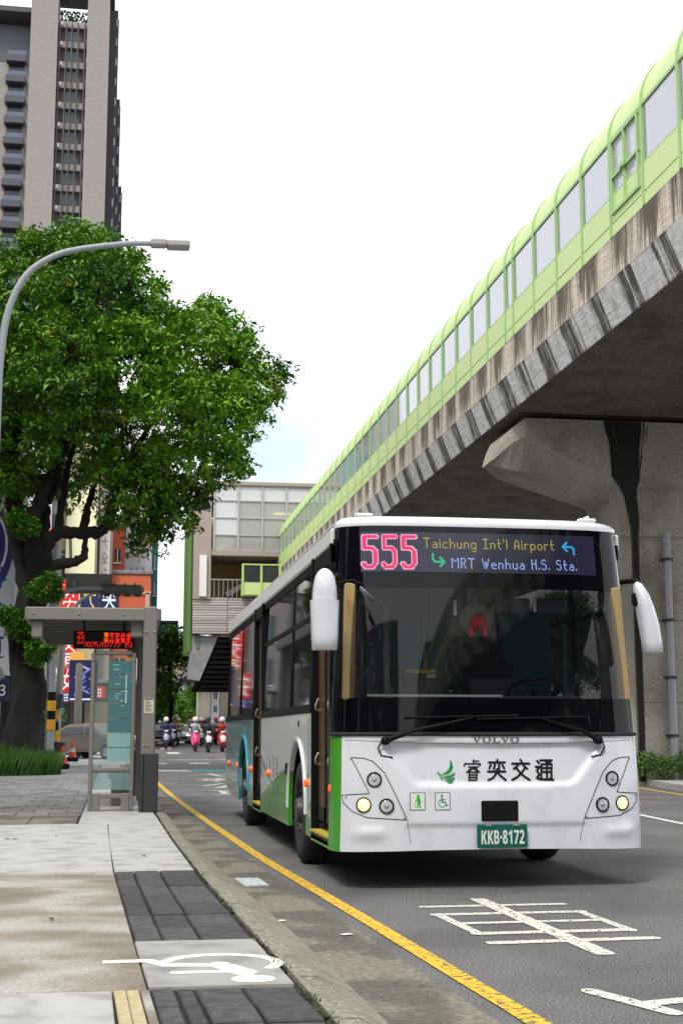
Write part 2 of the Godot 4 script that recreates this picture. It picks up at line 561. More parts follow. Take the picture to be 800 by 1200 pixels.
func ground() -> void:
	# the ground: one sheet to the horizon
	var st := mb()
	var zs := [120.0, 40.0, 0.0, -28.0]
	for i in 20:
		zs.append(-28.0 - (i + 1) * 3.5)
	zs.append_array([-140.0, -300.0, -800.0, -2500.0])
	var rows := []
	for z: float in zs:
		var row := []
		for x: float in [-1500.0, -60.0, -6.0, 0.3, 8.0, 24.0, 60.0, 1500.0]:
			row.append(V(x, ramp(z) - 0.03, z))
		rows.append(row)
	sheet(st, rows)
	tag(obj("ground", st, M.asphalt), "dark grey ground that carries the street to the horizon", "ground", "", "structure")
	# carriageway
	st = mb()
	var road_zs := []
	for i in 60:
		road_zs.append(12.0 - i * 2.0)
	rows = []
	for z: float in road_zs:
		var row := []
		for k in 9:
			row.append(V(lerpf(bend(LINE, z) - 0.17, 25.0, k / 8.0), ramp(z), z))
		rows.append(row)
	sheet(st, rows)
	var road := obj("road", st, M.asphalt)
	tag(road, "grey asphalt carriageway in front of and beneath the bus", "road", "", "structure")
	# cross street that opens to the left beyond the pavement
	st = mb()
	rows = []
	for i in 12:
		var z := -52.0 - i * 2.2
		rows.append([V(-70, ramp(z) - 0.004, z), V(-20, ramp(z) - 0.004, z), V(bend(LINE, z) - 0.169, ramp(z) - 0.004, z)])
	sheet(st, rows)
	tag(obj("side_road", st, M.slab_pale), "pale side street meeting the road beyond the bus shelter", "road", "", "structure")
	# gutter
	st = mb()
	strip(st, func(z): return bend(GUTTER, z) - 0.05, func(z): return bend(LINE, z) - 0.16, func(z): return ramp(z) + 0.006, 10.0, -54.0, 40, 4)
	var gutter := obj("gutter", st, M.gutter)
	tag(gutter, "stained concrete gutter between kerb and yellow line", "gutter", "", "structure")
	st = mb()
	box(st, V(1.17, 0.008, -12.15), V(0.2, 0.012, 0.62), Basis(Vector3.UP, 0.05))
	obj("drain_patch", st, rough_mat(noise_tex(0.06, [0.0, Color(0.2, 0.3, 0.36), 0.5, Color(0.5, 0.54, 0.56), 1.0, Color(0.7, 0.72, 0.72)], 128, 4, 5), 2.0, 0.7), gutter)
	for sc in [[1.45, -8.9], [1.12, -9.6], [1.38, -14.2]]:
		st = mb()
		rbox(st, V(sc[0], 0.015, sc[1]), V(0.07, 0.006, 0.045), 0.002, Basis(Vector3.UP, sc[0] * 9.0))
		obj("litter_scrap", st, M.matt_white if sc[1] != -14.2 else M.tan, gutter)
	# yellow edge line
	st = mb()
	strip(st, func(z): return bend(LINE, z) - 0.055, func(z): return bend(LINE, z) + 0.055, func(z): return ramp(z) + 0.007, 10.0, -50.0, 80)
	M.yellow_line = rough_mat(noise_tex(0.035, [0.0, Color(0.72, 0.43, 0.02), 0.54, Color(0.8, 0.5, 0.03), 0.62, Color(0.5, 0.31, 0.04), 0.7, Color(0.18, 0.14, 0.08), 1.0, Color(0.1, 0.09, 0.07)], 512, 6, 7), 0.9, 0.75)
	tag(obj("yellow_line", st, M.yellow_line), "worn yellow line painted along the gutter past the bus", "road marking", "", "structure")
	# kerb stones
	var kerb := thing("kerb", "mossy sloping kerb stones along the pavement edge", "kerb")
	kerb.set_meta("kind", "structure")
	var z := 3.0
	var i := 0
	rng.seed = 4
	while z > -54.0:
		var z2 := z - 0.98
		st = mb()
		var a := []
		for zz: float in [z - 0.006, z2 + 0.006]:
			var k := kx(zz)
			var g := bend(GUTTER, zz)
			var dy := rng.randf_range(-0.004, 0.004) if zz != z2 else 0.0
			a.append([V(k - 0.06, 0.02, zz), V(k - 0.055, 0.118 + dy, zz), V(k + 0.05, 0.112 + dy, zz), V(k + 0.1, 0.09 + dy, zz), V(g - 0.01, 0.03, zz), V(g + 0.01, -0.02, zz)])
		sheet(st, [a[0], a[1]], false)
		for s in 2:
			var q: Array = a[s]
			for j in 4:
				if s == 0:
					tri(st, q[0], q[j + 2], q[j + 1])
				else:
					tri(st, q[0], q[j + 1], q[j + 2])
		obj("kerb_stone", st, M.kerb, kerb)
		z = z2
		i += 1
	# pavement
	st = mb()
	rows = []
	for k in 23:
		var zz := 10.0 - k * 3.0
		rows.append([V(-60, 0.1, zz), V(-4, 0.1, zz), V(kx(zz) - 0.058, 0.1, zz)])
	sheet(st, rows)
	var walk := obj("sidewalk", st, M.joint)
	tag(walk, "grey concrete and dark stone pavement beside the kerb", "sidewalk", "", "structure")
	var J := func(zz: float) -> float: return kx(zz) - 0.74
	var E := func(zz: float) -> float: return kx(zz) - 0.085
	# large concrete slabs on the left
	var cuts := [9.0, 2.0, -2.2, -6.55, -12.1, -18.4]
	for k in cuts.size() - 1:
		var za: float = cuts[k] - 0.008
		var zb: float = cuts[k + 1] + 0.008
		var edge := 0.0 if k != 2 else 0.155
		for c in 3:
			var xa := -3.1 * (c + 1) - 0.4
			var xb := -3.1 * c - 0.412
			if c == 0:
				put("concrete_slab", slab4(xa, J.call(za) - 0.012 - edge, xa, J.call(zb) - 0.012 - edge, za, zb, 0.06, 0.12, 0.006), M.slab_pale if k in [2, 4] else M.slab, walk)
			else:
				put("concrete_slab", slab4(xa, xb, xa, xb, za, zb, 0.06, 0.12, 0.006), M.slab, walk)
	# pale yellow strip
	for k in 12:
		var za := -2.2 - k * 0.3625
		for c in 2:
			var o := 0.05 + c * 0.056
			put("yellow_tile", slab4(J.call(za) - o - 0.053, J.call(za) - o, J.call(za - 0.355) - o - 0.053, J.call(za - 0.355) - o, za - 0.004, za - 0.358, 0.06, 0.12, 0.004), M.yellow_tile, walk)
	# plain slabs on the kerb side
	for s in [[-6.62, -8.05], [-12.1, -15.3], [-15.32, -18.4]]:
		put("concrete_slab", slab4(J.call(s[0]), E.call(s[0]), J.call(s[1]), E.call(s[1]), s[0] - 0.01, s[1] + 0.01, 0.06, 0.121, 0.006), M.slab_speck if s[0] > -8.0 else M.slab_pale, walk)
	# dark stone pavers
	rng.seed = 12
	for pn in [[-8.07, -12.08, 7, [0.0, 0.24, 0.56, 1.0]], [-2.2, -6.58, 11, [0.0, 0.17, 0.3, 0.63, 1.0]], [5.0, -2.18, 14, [0.0, 0.25, 0.6, 1.0]]]:
		var rn: int = pn[2]
		var fr: Array = pn[3]
		for r in rn:
			for c in fr.size() - 1:
				var za := lerpf(pn[0], pn[1], (r + 0.0) / rn) - 0.012
				var zb := lerpf(pn[0], pn[1], (r + 1.0) / rn) + 0.012
				var g := 0.008
				var o: MeshInstance3D = put("paver", slab4(lerpf(J.call(za), E.call(za), fr[c]) + g, lerpf(J.call(za), E.call(za), fr[c + 1]) - g, lerpf(J.call(zb), E.call(zb), fr[c]) + g, lerpf(J.call(zb), E.call(zb), fr[c + 1]) - g, za, zb, 0.06, 0.118 + rng.randf_range(-0.006, 0.005), 0.008), M["granite%d" % (rng.randi() % 5)], walk)
				o.rotation.x = 0.0
	# the narrow stone between yellow strip and pavers
	for k in 6:
		var za := -2.2 - k * 0.725
		put("edge_stone", slab4(J.call(za) - 0.042, J.call(za) - 0.004, J.call(za - 0.715) - 0.042, J.call(za - 0.715) - 0.004, za, za - 0.715, 0.06, 0.119, 0.004), M.slab, walk)
	# moss and small weeds in the kerb joint
	var weeds := mb()
	rng.seed = 19
	for k in 1500:
		var zz := -1.5 - rng.randf() * rng.randf() * 19.0
		if sin(zz * 3.1) + sin(zz * 7.7) * 0.7 < rng.randf_range(-1.2, 0.9):
			continue
		var wx := kx(zz) - 0.072 + rng.randfn() * 0.012
		weeds.set_color(Color(0.03, 0.045, 0.015).lerp(Color(0.08, 0.1, 0.03), rng.randf()))
		var q := V(rng.randfn() * 0.006, 0, rng.randfn() * 0.006)
		tri(weeds, V(wx, 0.108, zz) - q, V(wx, 0.108, zz) + q, V(wx + rng.randfn() * 0.012, 0.124 + rng.randf() * 0.014, zz + rng.randfn() * 0.012))
	tag(obj("joint_moss", weeds, M.grass), "low moss and weeds in the joint along the kerb", "moss", "", "stuff")
	# dark damp strip and grey tiles beyond
	for c in 5:
		put("drain_slab", slab4(-0.45 - c * 0.62 - 0.61, -0.45 - c * 0.62, -0.45 - c * 0.62 - 0.61, -0.45 - c * 0.62, -18.43, -20.6, 0.06, 0.117, 0.005), M.gutter, walk)
	for s in [[-18.42, -24.0], [-24.02, -30.0], [-30.02, -36.0], [-36.02, -44.0], [-44.02, -53.8]]:
		put("concrete_slab", slab4(-0.42, E.call(s[0]), -0.42, E.call(s[1]), s[0], s[1] + 0.012, 0.06, 0.12, 0.005), M.slab_pale, walk)
	rng.seed = 31
	for r in 26:
		for c in 10:
			var za := -20.62 - r * 0.62
			var odd := r % 2 == 1
			var xb := -0.435 - c * 0.46 + (0.23 if odd and c > 0 else 0.0)
			var xa := xb - (0.22 if odd and c == 0 else 0.45)
			put("paving_tile", slab4(xa, xb, xa, xb, za, za - 0.605, 0.06, 0.12 + rng.randf_range(-0.003, 0.003), 0.006), M.tile if rng.randf() < 0.6 else M.tile_dark, walk)
	st = mb()
	box(st, V(-2.6, 0.115, -45.3), V(4.2, 0.012, 16.9))
	box(st, V(-17.5, 0.115, -21.0), V(25, 0.012, 65))
	obj("concrete_apron", st, M.tile, walk)
	# wheelchair sign painted across the slab
	var im := new_img(256, 256, Color(0.96, 0.95, 0.88, 0))
	var wc := Color(0.96, 0.95, 0.88)
	var P := [Vector2(8, 92), Vector2(70, 92)]
	ink(im, Vector2(4, 84), Vector2(62, 82), 20, wc)
	ink(im, Vector2(62, 82), Vector2(86, 112), 20, wc)
	ink(im, Vector2(84, 112), Vector2(152, 120), 22, wc)
	ink(im, Vector2(152, 120), Vector2(192, 196), 20, wc)
	ink(im, Vector2(96, 160), Vector2(168, 160), 16, wc)
	ink(im, Vector2(158, 118), Vector2(186, 165), 34, wc)
	for k in 20:
		ink(im, Vector2(182 + k * 1.0, 206), Vector2(184 + k, 206), 36, wc)
	for k in 30:
		var a0 := deg_to_rad(200.0 + k * 6.5)
		var a1 := deg_to_rad(200.0 + (k + 1) * 6.5)
		ink(im, Vector2(160 + cos(a0) * 78, 110 + sin(a0) * 58), Vector2(160 + cos(a1) * 78, 110 + sin(a1) * 58), 17, wc)
	var dec := painted("wheelchair_symbol", worn(im, 5, 0.5), [Vector2(-0.03, -6.5), Vector2(0.89, -6.5), Vector2(0.89, -7.75), Vector2(-0.03, -7.75)], 0.1225)
	tag(dec, "white wheelchair symbol painted on the pale pavement slab", "pavement marking", "", "structure")
	road_markings()

func road_char(im: Image, lines: Array, w: float) -> void:
	for l in lines:
		ink(im, Vector2(l[0], l[1]), Vector2(l[2], l[3]), w if l.size() < 5 else l[4], Color(0.9, 0.89, 0.85))

func road_markings() -> void:
	var clear := Color(0.9, 0.89, 0.85, 0)
	# the character in front of the bus: its strokes are stretched along the road
	var im := new_img(384, 512, clear)
	road_char(im, [[16, 82, 366, 78, 19], [12, 164, 366, 160, 21], [20, 164, 34, 338, 24], [358, 160, 364, 338, 24], [30, 250, 366, 245, 18], [28, 338, 368, 334, 22], [26, 412, 372, 402, 22], [188, 14, 200, 498, 42]], 18)
	tag(painted("road_lettering", worn(im, 8, 0.37), [Vector2(2.18, -7.93), Vector2(3.34, -7.93), Vector2(3.34, -10.72), Vector2(2.18, -10.72)], 0.005), "large white character painted on the asphalt before the bus", "road marking", "", "structure")
	im = new_img(384, 384, clear)
	road_char(im, [[24, 18, 88, 140, 34], [70, 95, 376, 40, 26], [60, 300, 330, 250, 30], [330, 250, 300, 376, 30]], 24)
	tag(painted("road_lettering", worn(im, 9, 0.37), [Vector2(2.25, -5.2), Vector2(3.35, -5.2), Vector2(3.35, -6.92), Vector2(2.25, -6.92)], 0.005), "white painted strokes at the lower right edge of the road", "road marking", "", "structure")
	# faint lettering behind the bus
	var codes := ["che", "gong", "zhuan", "da"]
	for k in 4:
		im = new_img(128, 192, clear)
		draw_strokes(im, HAN[codes[k]], Vector2(6, 6), Vector2(116, 180), 11, Color(0.9, 0.89, 0.85))
		var z: float = [-29.0, -32.6, -36.2, -39.8][k]
		var x: float = [1.95, 2.0, 2.05, 2.1][k]
		tag(painted("road_lettering", worn(im, 20 + k, 0.3), [Vector2(x, z), Vector2(x + 1.5, z), Vector2(x + 1.5, z - 2.9), Vector2(x, z - 2.9)], 0.005), ["faded white road character closest behind the bus tail", "second faded white road character behind the bus", "third faded white road character up the lane", "furthest faded white road character before the blue band"][k], "road marking", "", "structure")
	# blue and white band, broken lines, stop line
	var bands := [[1.25, 2.45, 0], [2.5, 4.1, 1], [4.15, 5.1, 0], [5.15, 7.0, 1], [7.05, 8.2, 0], [8.25, 10.0, 1]]
	for b in bands:
		im = new_img(128, 64, Color(0.85, 0.85, 0.82) if b[2] == 0 else Color(0.3, 0.68, 0.72))
		tag(painted("crossing_band", worn(im, 40 + int(b[0] * 3), 0.38), [Vector2(b[0], -44.6), Vector2(b[1], -44.6), Vector2(b[1] - 0.1, -46.4), Vector2(b[0] - 0.1, -46.4)], 0.005), ["white block %s in the blue crossing band", "pale blue block %s in the crossing band"][b[2]] % ["next to the kerb", "left of the scooters", "at the middle of the lane", "behind the bus tail", "hidden beyond the bus", "beside the median"][bands.find(b)], "road marking", "", "structure")
	for k in 7:
		im = new_img(64, 32, Color(0.88, 0.87, 0.84))
		var x := 1.2 + k * 1.62
		tag(painted("crossing_dash", worn(im, 60 + k, 0.4), [Vector2(x, -53.2), Vector2(x + 0.75, -53.2), Vector2(x + 0.75, -54.4), Vector2(x, -54.4)], 0.005), "short white dash in the broken line across the road", "road marking", "white dashes across the road", "structure")
	im = new_img(256, 16, Color(0.8, 0.79, 0.76))
	tag(painted("stop_line", worn(im, 71, 0.3), [Vector2(1.0, -58.2), Vector2(11.0, -58.2), Vector2(11.0, -58.9), Vector2(1.0, -58.9)], 0.005), "thin white line across the road before the scooters", "road marking", "", "structure")
	for k in 2:
		im = new_img(32, 64, Color(0.88, 0.87, 0.84))
		var z := -69.5 - k * 10.0
		tag(painted("lane_dash", worn(im, 80 + k, 0.4), [Vector2(2.6, z), Vector2(3.2, z), Vector2(3.2, z - 3.2), Vector2(2.6, z - 3.2)], 0.005), ["nearer white lane dash left of the scooters", "farther white lane dash left of the scooters"][k], "road marking", "", "structure")
	# cracks in the asphalt
	rng.seed = 90
	for c in [[2.9, -7.4, 3.9, -6.6, 9], [2.55, -11.0, 3.0, -9.6, 8], [4.1, -8.6, 5.2, -7.9, 9], [5.6, -13.0, 7.2, -9.0, 16]]:
		var cs := mb()
		var n: int = c[4]
		var row := [[], []]
		for k in n + 1:
			var t := float(k) / n
			var p := V(lerpf(c[0], c[2], t) + rng.randf_range(-0.05, 0.05), 0.003, lerpf(c[1], c[3], t) + rng.randf_range(-0.05, 0.05))
			var w := rng.randf_range(0.0015, 0.004)
			row[0].append(p + V(w, 0, w))
			row[1].append(p - V(w, 0, w))
		sheet(cs, row)
		obj("crack", cs, M.joint, get_node("road"))
	# lines near the median, on the right
	var st := mb()
	strip(st, func(z): return lerpf(7.5, 8.15, (-z - 16.0) / 7.0), func(z): return lerpf(7.6, 8.27, (-z - 16.0) / 7.0), func(z): return 0.006, -12.0, -30.0, 8)
	tag(obj("lane_line", st, M.road_white), "white lane line on the road right of the bus", "road marking", "", "structure")
	st = mb()
	strip(st, func(z): return 10.75 + (-z - 22.0) * 0.117, func(z): return 10.87 + (-z - 22.0) * 0.117, func(z): return ramp(z) + 0.006, -14.0, -45.0, 10)
	tag(obj("yellow_line", st, M.yellow_line), "yellow line along the median kerb right of the bus", "road marking", "", "structure")
	# median island with kerb
	var isl := PackedVector2Array([Vector2(10.05, 20), Vector2(10.9, -19), Vector2(12.1, -29.2), Vector2(12.85, -34), Vector2(12.9, -110), Vector2(17.2, -110), Vector2(17.2, 20)])
	st = mb()
	prism(st, isl, -0.05, 0.13, Transform3D(Basis(V(1, 0, 0), V(0, 0, 1), V(0, -1, 0)), V(0, 0.1, 0)))
	var med := obj("median_island", st, M.slab_pale)
	tag(med, "pale kerbed median island under the viaduct", "median", "", "structure")

# ---------------------------------------------------------------- elevated metro line
func streak_img(kind: int, sd: int) -> Image:
	# water stains run down the concrete below each post; u is 40.32 m (24 bays), v is top to bottom
	var w := 2016
	var h := 96
	var im := new_img(w, h, Color.WHITE)
	var n := FastNoiseLite.new()
	n.seed = sd
	n.frequency = 0.05
	n.fractal_octaves = 5
	var big := FastNoiseLite.new()
	big.seed = sd + 7
	big.frequency = 0.012
	big.fractal_octaves = 3
	var col := PackedFloat32Array()
	var fin := PackedFloat32Array()
	for x in w:
		var bay := fposmod(x / 84.0 + 0.5 + 0.22 * big.get_noise_1d(x * 2.0), 1.0) - 0.5
		var fine := n.get_noise_1d(x * 6.0)
		var amp := 0.7 + 1.3 * big.get_noise_1d(x * 0.8)
		var d0 := 0.0
		if kind == 0:
			d0 = clampf(1.6 - absf(bay + 0.06) * 3.5 + fine * 1.2, 0.0, 1.0) * clampf(amp + 0.4, 0.0, 1.0)
		else:
			d0 = maxf(clampf(1.9 - absf(bay) * 11.0 + fine * 1.6, 0.0, 1.0), 0.95 * clampf(1.6 - absf(bay - 0.2) * 18.0 + fine * 1.6, 0.0, 1.0))
		col.append(d0)
		fin.append(fine)
	for x in w:
		var reach := 0.95 + 1.1 * n.get_noise_1d(x * 3.0 + 500.0) + 0.5 * big.get_noise_1d(x * 3.0)
		for y in h:
			var v := y / float(h)
			var q := n.get_noise_2d(x * 1.2 + v * 8.0, y * 0.25)
			var xs := posmod(x + int(2.5 * n.get_noise_2d(x * 0.2, y * 0.25) + 9.0 * v * v * big.get_noise_1d(x * 0.5)), w)
			var d0 := col[xs]
			var d := d0
			if kind == 0:
				d = clampf(d0 * (1.2 - 0.3 * v) * smoothstep(reach + 0.35, reach - 0.25, v) + q * 0.3 * d0 + clampf(0.16 - v, 0.0, 1.0) * 3.0 * (0.5 + fin[x]), 0.0, 1.0)
			else:
				d = clampf(d0 * (0.8 + 0.2 * smoothstep(reach + 0.5, reach, v)) + q * 0.5 + clampf(v - 0.93, 0.0, 1.0) * 7.0 + clampf(0.05 - v, 0.0, 1.0) * 8.0, 0.0, 1.0)
				if absf(v - 0.62 - 0.02 * q) < 0.012:
					d = maxf(d, 0.4)
			var base := Color(0.6, 0.53, 0.44) if kind == 0 else Color(0.8, 0.78, 0.75)
			base = base * (1.0 + 0.3 * n.get_noise_2d(x * 0.7, y * 2.0 + 90.0))
			var c := base.lerp(Color(0.085, 0.065, 0.045) if kind == 0 else Color(0.06, 0.048, 0.035), d * 0.95)
			c.a = 1.0
			im.set_pixel(x, y, srgb(c))
	return im

func viaduct() -> void:
	var X := 9.1
	var Z0 := 160.64
	var Z1 := -323.2
	var via := thing("viaduct", "stained concrete metro viaduct with lime green glazed noise barrier", "viaduct")
	var N := int((Z0 - Z1) / 40.32)
	# stained outer faces on the street side
	var fas := mb()
	var hau := mb()
	for i in N:
		var za := Z0 - i * 40.32
		var zb := za - 40.32
		# the far end is the left edge as seen from the street
		quad_uv(fas, V(X, 9.76, zb), V(X, 9.76, za), V(X, 10.56, za), V(X, 10.56, zb))
		quad_uv(hau, V(9.38, 9.03, zb), V(9.38, 9.03, za), V(X + 0.0, 9.76, za), V(X + 0.0, 9.76, zb))
	var fm := StandardMaterial3D.new()
	fm.albedo_texture = ImageTexture.create_from_image(streak_img(0, 3))
	fm.roughness = 0.9
	var hm := StandardMaterial3D.new()
	hm.albedo_texture = ImageTexture.create_from_image(streak_img(1, 9))
	hm.roughness = 0.9
	obj("parapet", fas, fm, via)
	obj("slab_edge", hau, hm, via)
	# rest of the box: underside, deck, far side
	var st := mb()
	var L := Z0 - N * 40.32
	var prof := [Vector2(9.38, 9.03), Vector2(9.8, 9.04), Vector2(16.4, 9.04), Vector2(16.7, 9.03), Vector2(17.5, 9.76), Vector2(17.5, 10.56), Vector2(17.25, 10.56), Vector2(17.25, 10.0), Vector2(9.35, 10.0), Vector2(9.35, 10.56), Vector2(9.1, 10.56)]
	for i in prof.size() - 1:
		var a: Vector2 = prof[i]
		var b: Vector2 = prof[i + 1]
		quad(st, V(a.x, a.y, Z0), V(a.x, a.y, L), V(b.x, b.y, L), V(b.x, b.y, Z0))
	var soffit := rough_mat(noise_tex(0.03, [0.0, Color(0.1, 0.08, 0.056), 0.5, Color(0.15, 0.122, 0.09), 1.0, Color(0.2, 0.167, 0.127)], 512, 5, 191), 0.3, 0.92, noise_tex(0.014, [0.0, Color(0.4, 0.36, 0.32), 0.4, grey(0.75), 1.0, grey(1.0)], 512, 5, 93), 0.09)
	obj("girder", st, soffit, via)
	# joint over each pier
	for z: float in [-33.6, -65.6, -97.6]:
		st = mb()
		box(st, V(13.3, 9.03, z + 0.9), V(7.3, 0.02, 0.12))
		obj("deck_joint", st, M.joint, via)
	# barrier bays
	var posts := []
	var z := 41.0
	while z > -81.0:
		posts.append(z)
		z -= 1.68
		if absf(z + 31.0) < 0.84:
			posts.append(z)
			z -= 0.7
	var cur := []
	for k in 9:
		var a := PI * 0.5 * k / 8.0
		cur.append(Vector2(X + 0.02 + 0.85 * (1.0 - cos(a)), 12.5 + 1.0 * sin(a)))
	var shape_done := {}
	for i in posts.size() - 1:
		var za: float = posts[i]
		var zb: float = posts[i + 1]
		var len := za - zb
		var gate := absf((za + zb) * 0.5 + 23.7) < 0.85
		var zc := (za + zb) * 0.5
		var key := "%.2f" % len
		if not shape_done.has(key):
			var d := {}
			var h := len * 0.5
			var s := mb()
			# post with curved head
			var pr := [Vector2(X - 0.02, 10.57), Vector2(X - 0.02, 12.5)]
			for c: Vector2 in cur:
				pr.append(c + Vector2(-0.035, 0.012))
			for k in pr.size() - 1:
				var a: Vector2 = pr[k]
				var b: Vector2 = pr[k + 1]
				var ia := a + Vector2(0.1, -0.02)
				var ib := b + Vector2(0.1, -0.02)
				quad(s, V(a.x, a.y, h - 0.035), V(a.x, a.y, h + 0.035), V(b.x, b.y, h + 0.035), V(b.x, b.y, h - 0.035))
				quad(s, V(a.x, a.y, h + 0.035), V(ia.x, ia.y, h + 0.035), V(ib.x, ib.y, h + 0.035), V(b.x, b.y, h + 0.035))
				quad(s, V(ia.x, ia.y, h - 0.035), V(a.x, a.y, h - 0.035), V(b.x, b.y, h - 0.035), V(ib.x, ib.y, h - 0.035))
			d.post = done(s)
			s = mb()
			rbox(s, V(X + 0.03, 10.68, 0), V(0.06, 0.25, len - 0.075), 0.012)
			d.low = done(s)
			s = mb()
			rbox(s, V(X + 0.03, 11.08, 0), V(0.06, 0.53, len - 0.075), 0.012)
			d.mid = done(s)
			s = mb()
			box(s, V(X + 0.035, 11.9, 0), V(0.016, 1.08, len - 0.08))
			d.pane = done(s)
			s = mb()
			box(s, V(X + 0.03, 12.48, 0), V(0.06, 0.06, len - 0.075))
			d.rail = done(s)
			s = mb()
			box(s, V(X + 0.03, 11.36, 0), V(0.05, 0.04, len - 0.075))
			d.rail2 = done(s)
			s = mb()
			var r0 := []
			for c: Vector2 in cur:
				r0.append([V(c.x, c.y, -h + 0.035), V(c.x, c.y, h - 0.035)])
			sheet(s, r0)
			d.top = done(s)
			shape_done[key] = d
		var dd: Dictionary = shape_done[key]
		var items := [["post", dd.post, M.lime_post], ["lower_panel", dd.low, M.lime_pale], ["curved_panel", dd.top, M.lime_pale], ["rail", dd.rail, M.lime_post], ["rail", dd.rail2, M.lime_post]]
		items.append(["middle_panel", dd.mid, M.lime_pale])
		items.append(["pane", dd.pane, M.pane])
		for it in items:
			var o := put(it[0], it[1], it[2], via)
			o.position.z = zc
		if gate:
			st = mb()
			var h := len * 0.5
			for y: float in [10.99, 11.68, 12.4]:
				box(st, V(X - 0.01, y, zc), V(0.06, 0.06, len - 0.22))
			for q: float in [-h + 0.16, 0.0, h - 0.16]:
				box(st, V(X - 0.012, 11.695, zc + q), V(0.06, 1.48, 0.06))
			rbox(st, V(X - 0.07, 11.68, zc), V(0.06, 0.12, 0.2), 0.02)
			obj("gate_frame", st, M.lime_post, via)
	# simple barrier on the far side and beyond the glazed run
	st = mb()
	box(st, V(17.4, 11.0, -120.0), V(0.08, 0.9, 400.0))
	box(st, V(9.2, 11.3, 100.6), V(0.08, 1.5, 118.8))
	obj("far_barrier", st, M.lime_pale, via)
	# piers
	var pier := pier_thing("concrete viaduct pier with flared cap and pipe beside the bus", Vector3(0, 0, -34.1))
	var labs := ["concrete viaduct pier in the shade just before the station", "concrete viaduct pier under the station hall", "concrete viaduct pier farther up the street beyond the station", "most distant concrete viaduct pier up the street", "concrete viaduct pier closest to the camera, out at the right"]
	var pz := [-66.1, -98.1, -130.1, -162.1, -2.1]
	for i in 5:
		copy_of(pier, labs[i], Vector3(0, ramp(pz[i]), pz[i]))
	# drain pipe on the pier
	var dp := thing("drain_pipe", "pale grey drain pipe clamped to the viaduct pier", "drain pipe", Vector3(13.38, 0, -32.86))
	st = mb()
	tube(st, [V(0, 0.1, 0), V(0.0, 6.15, 0)], [0.085], 12)
	tube(st, [V(0, 0.12, 0), V(0, 2.6, 0)], [0.098], 12)
	obj("pipe", st, mat(0.36, 0.35, 0.39, 0.5), dp)
	for y: float in [1.2, 2.6, 4.0, 5.5]:
		st = mb()
		lathe(st, [Vector2(0.1, y - 0.03), Vector2(0.13, y - 0.03), Vector2(0.13, y + 0.03), Vector2(0.1, y + 0.03)], Transform3D(), 12, false)
		box(st, V(0, y, -0.12), V(0.3, 0.05, 0.1))
		obj("clamp", st, M.shelter_dark, dp)
	# hedge in front of the pier
	var hedge := mb()
	rng.seed = 77
	for k in 5200:
		var u := rng.randf()
		var a := Vector2(12.35 + u * 3.6, -32.3 - rng.randf() * 1.15)
		var top := 0.72 + 0.07 * sin(u * 23.0) + rng.randf_range(-0.07, 0.06)
		leaf_tri(hedge, V(a.x, 0.15 + sqrt(rng.randf()) * (top - 0.15), a.y), 0.05, Color(0.05, 0.11, 0.02).lerp(Color(0.11, 0.22, 0.03), rng.randf()))
	tag(obj("hedge", hedge, M.leaf), "low clipped green hedge in front of the viaduct pier", "hedge", "", "stuff")

func leaf_tri(st: SurfaceTool, p: Vector3, r: float, c: Color) -> void:
	var n := Vector3(rng.randf_range(-1, 1), rng.randf_range(-0.2, 1), rng.randf_range(-1, 1)).normalized()
	var u := n.cross(Vector3(rng.randf_range(-1, 1), rng.randf_range(-1, 1), 0.3)).normalized()
	var v := n.cross(u)
	st.set_color(c)
	quad(st, p - u * r, p - v * r * 0.45, p + u * r, p + v * r * 0.45)

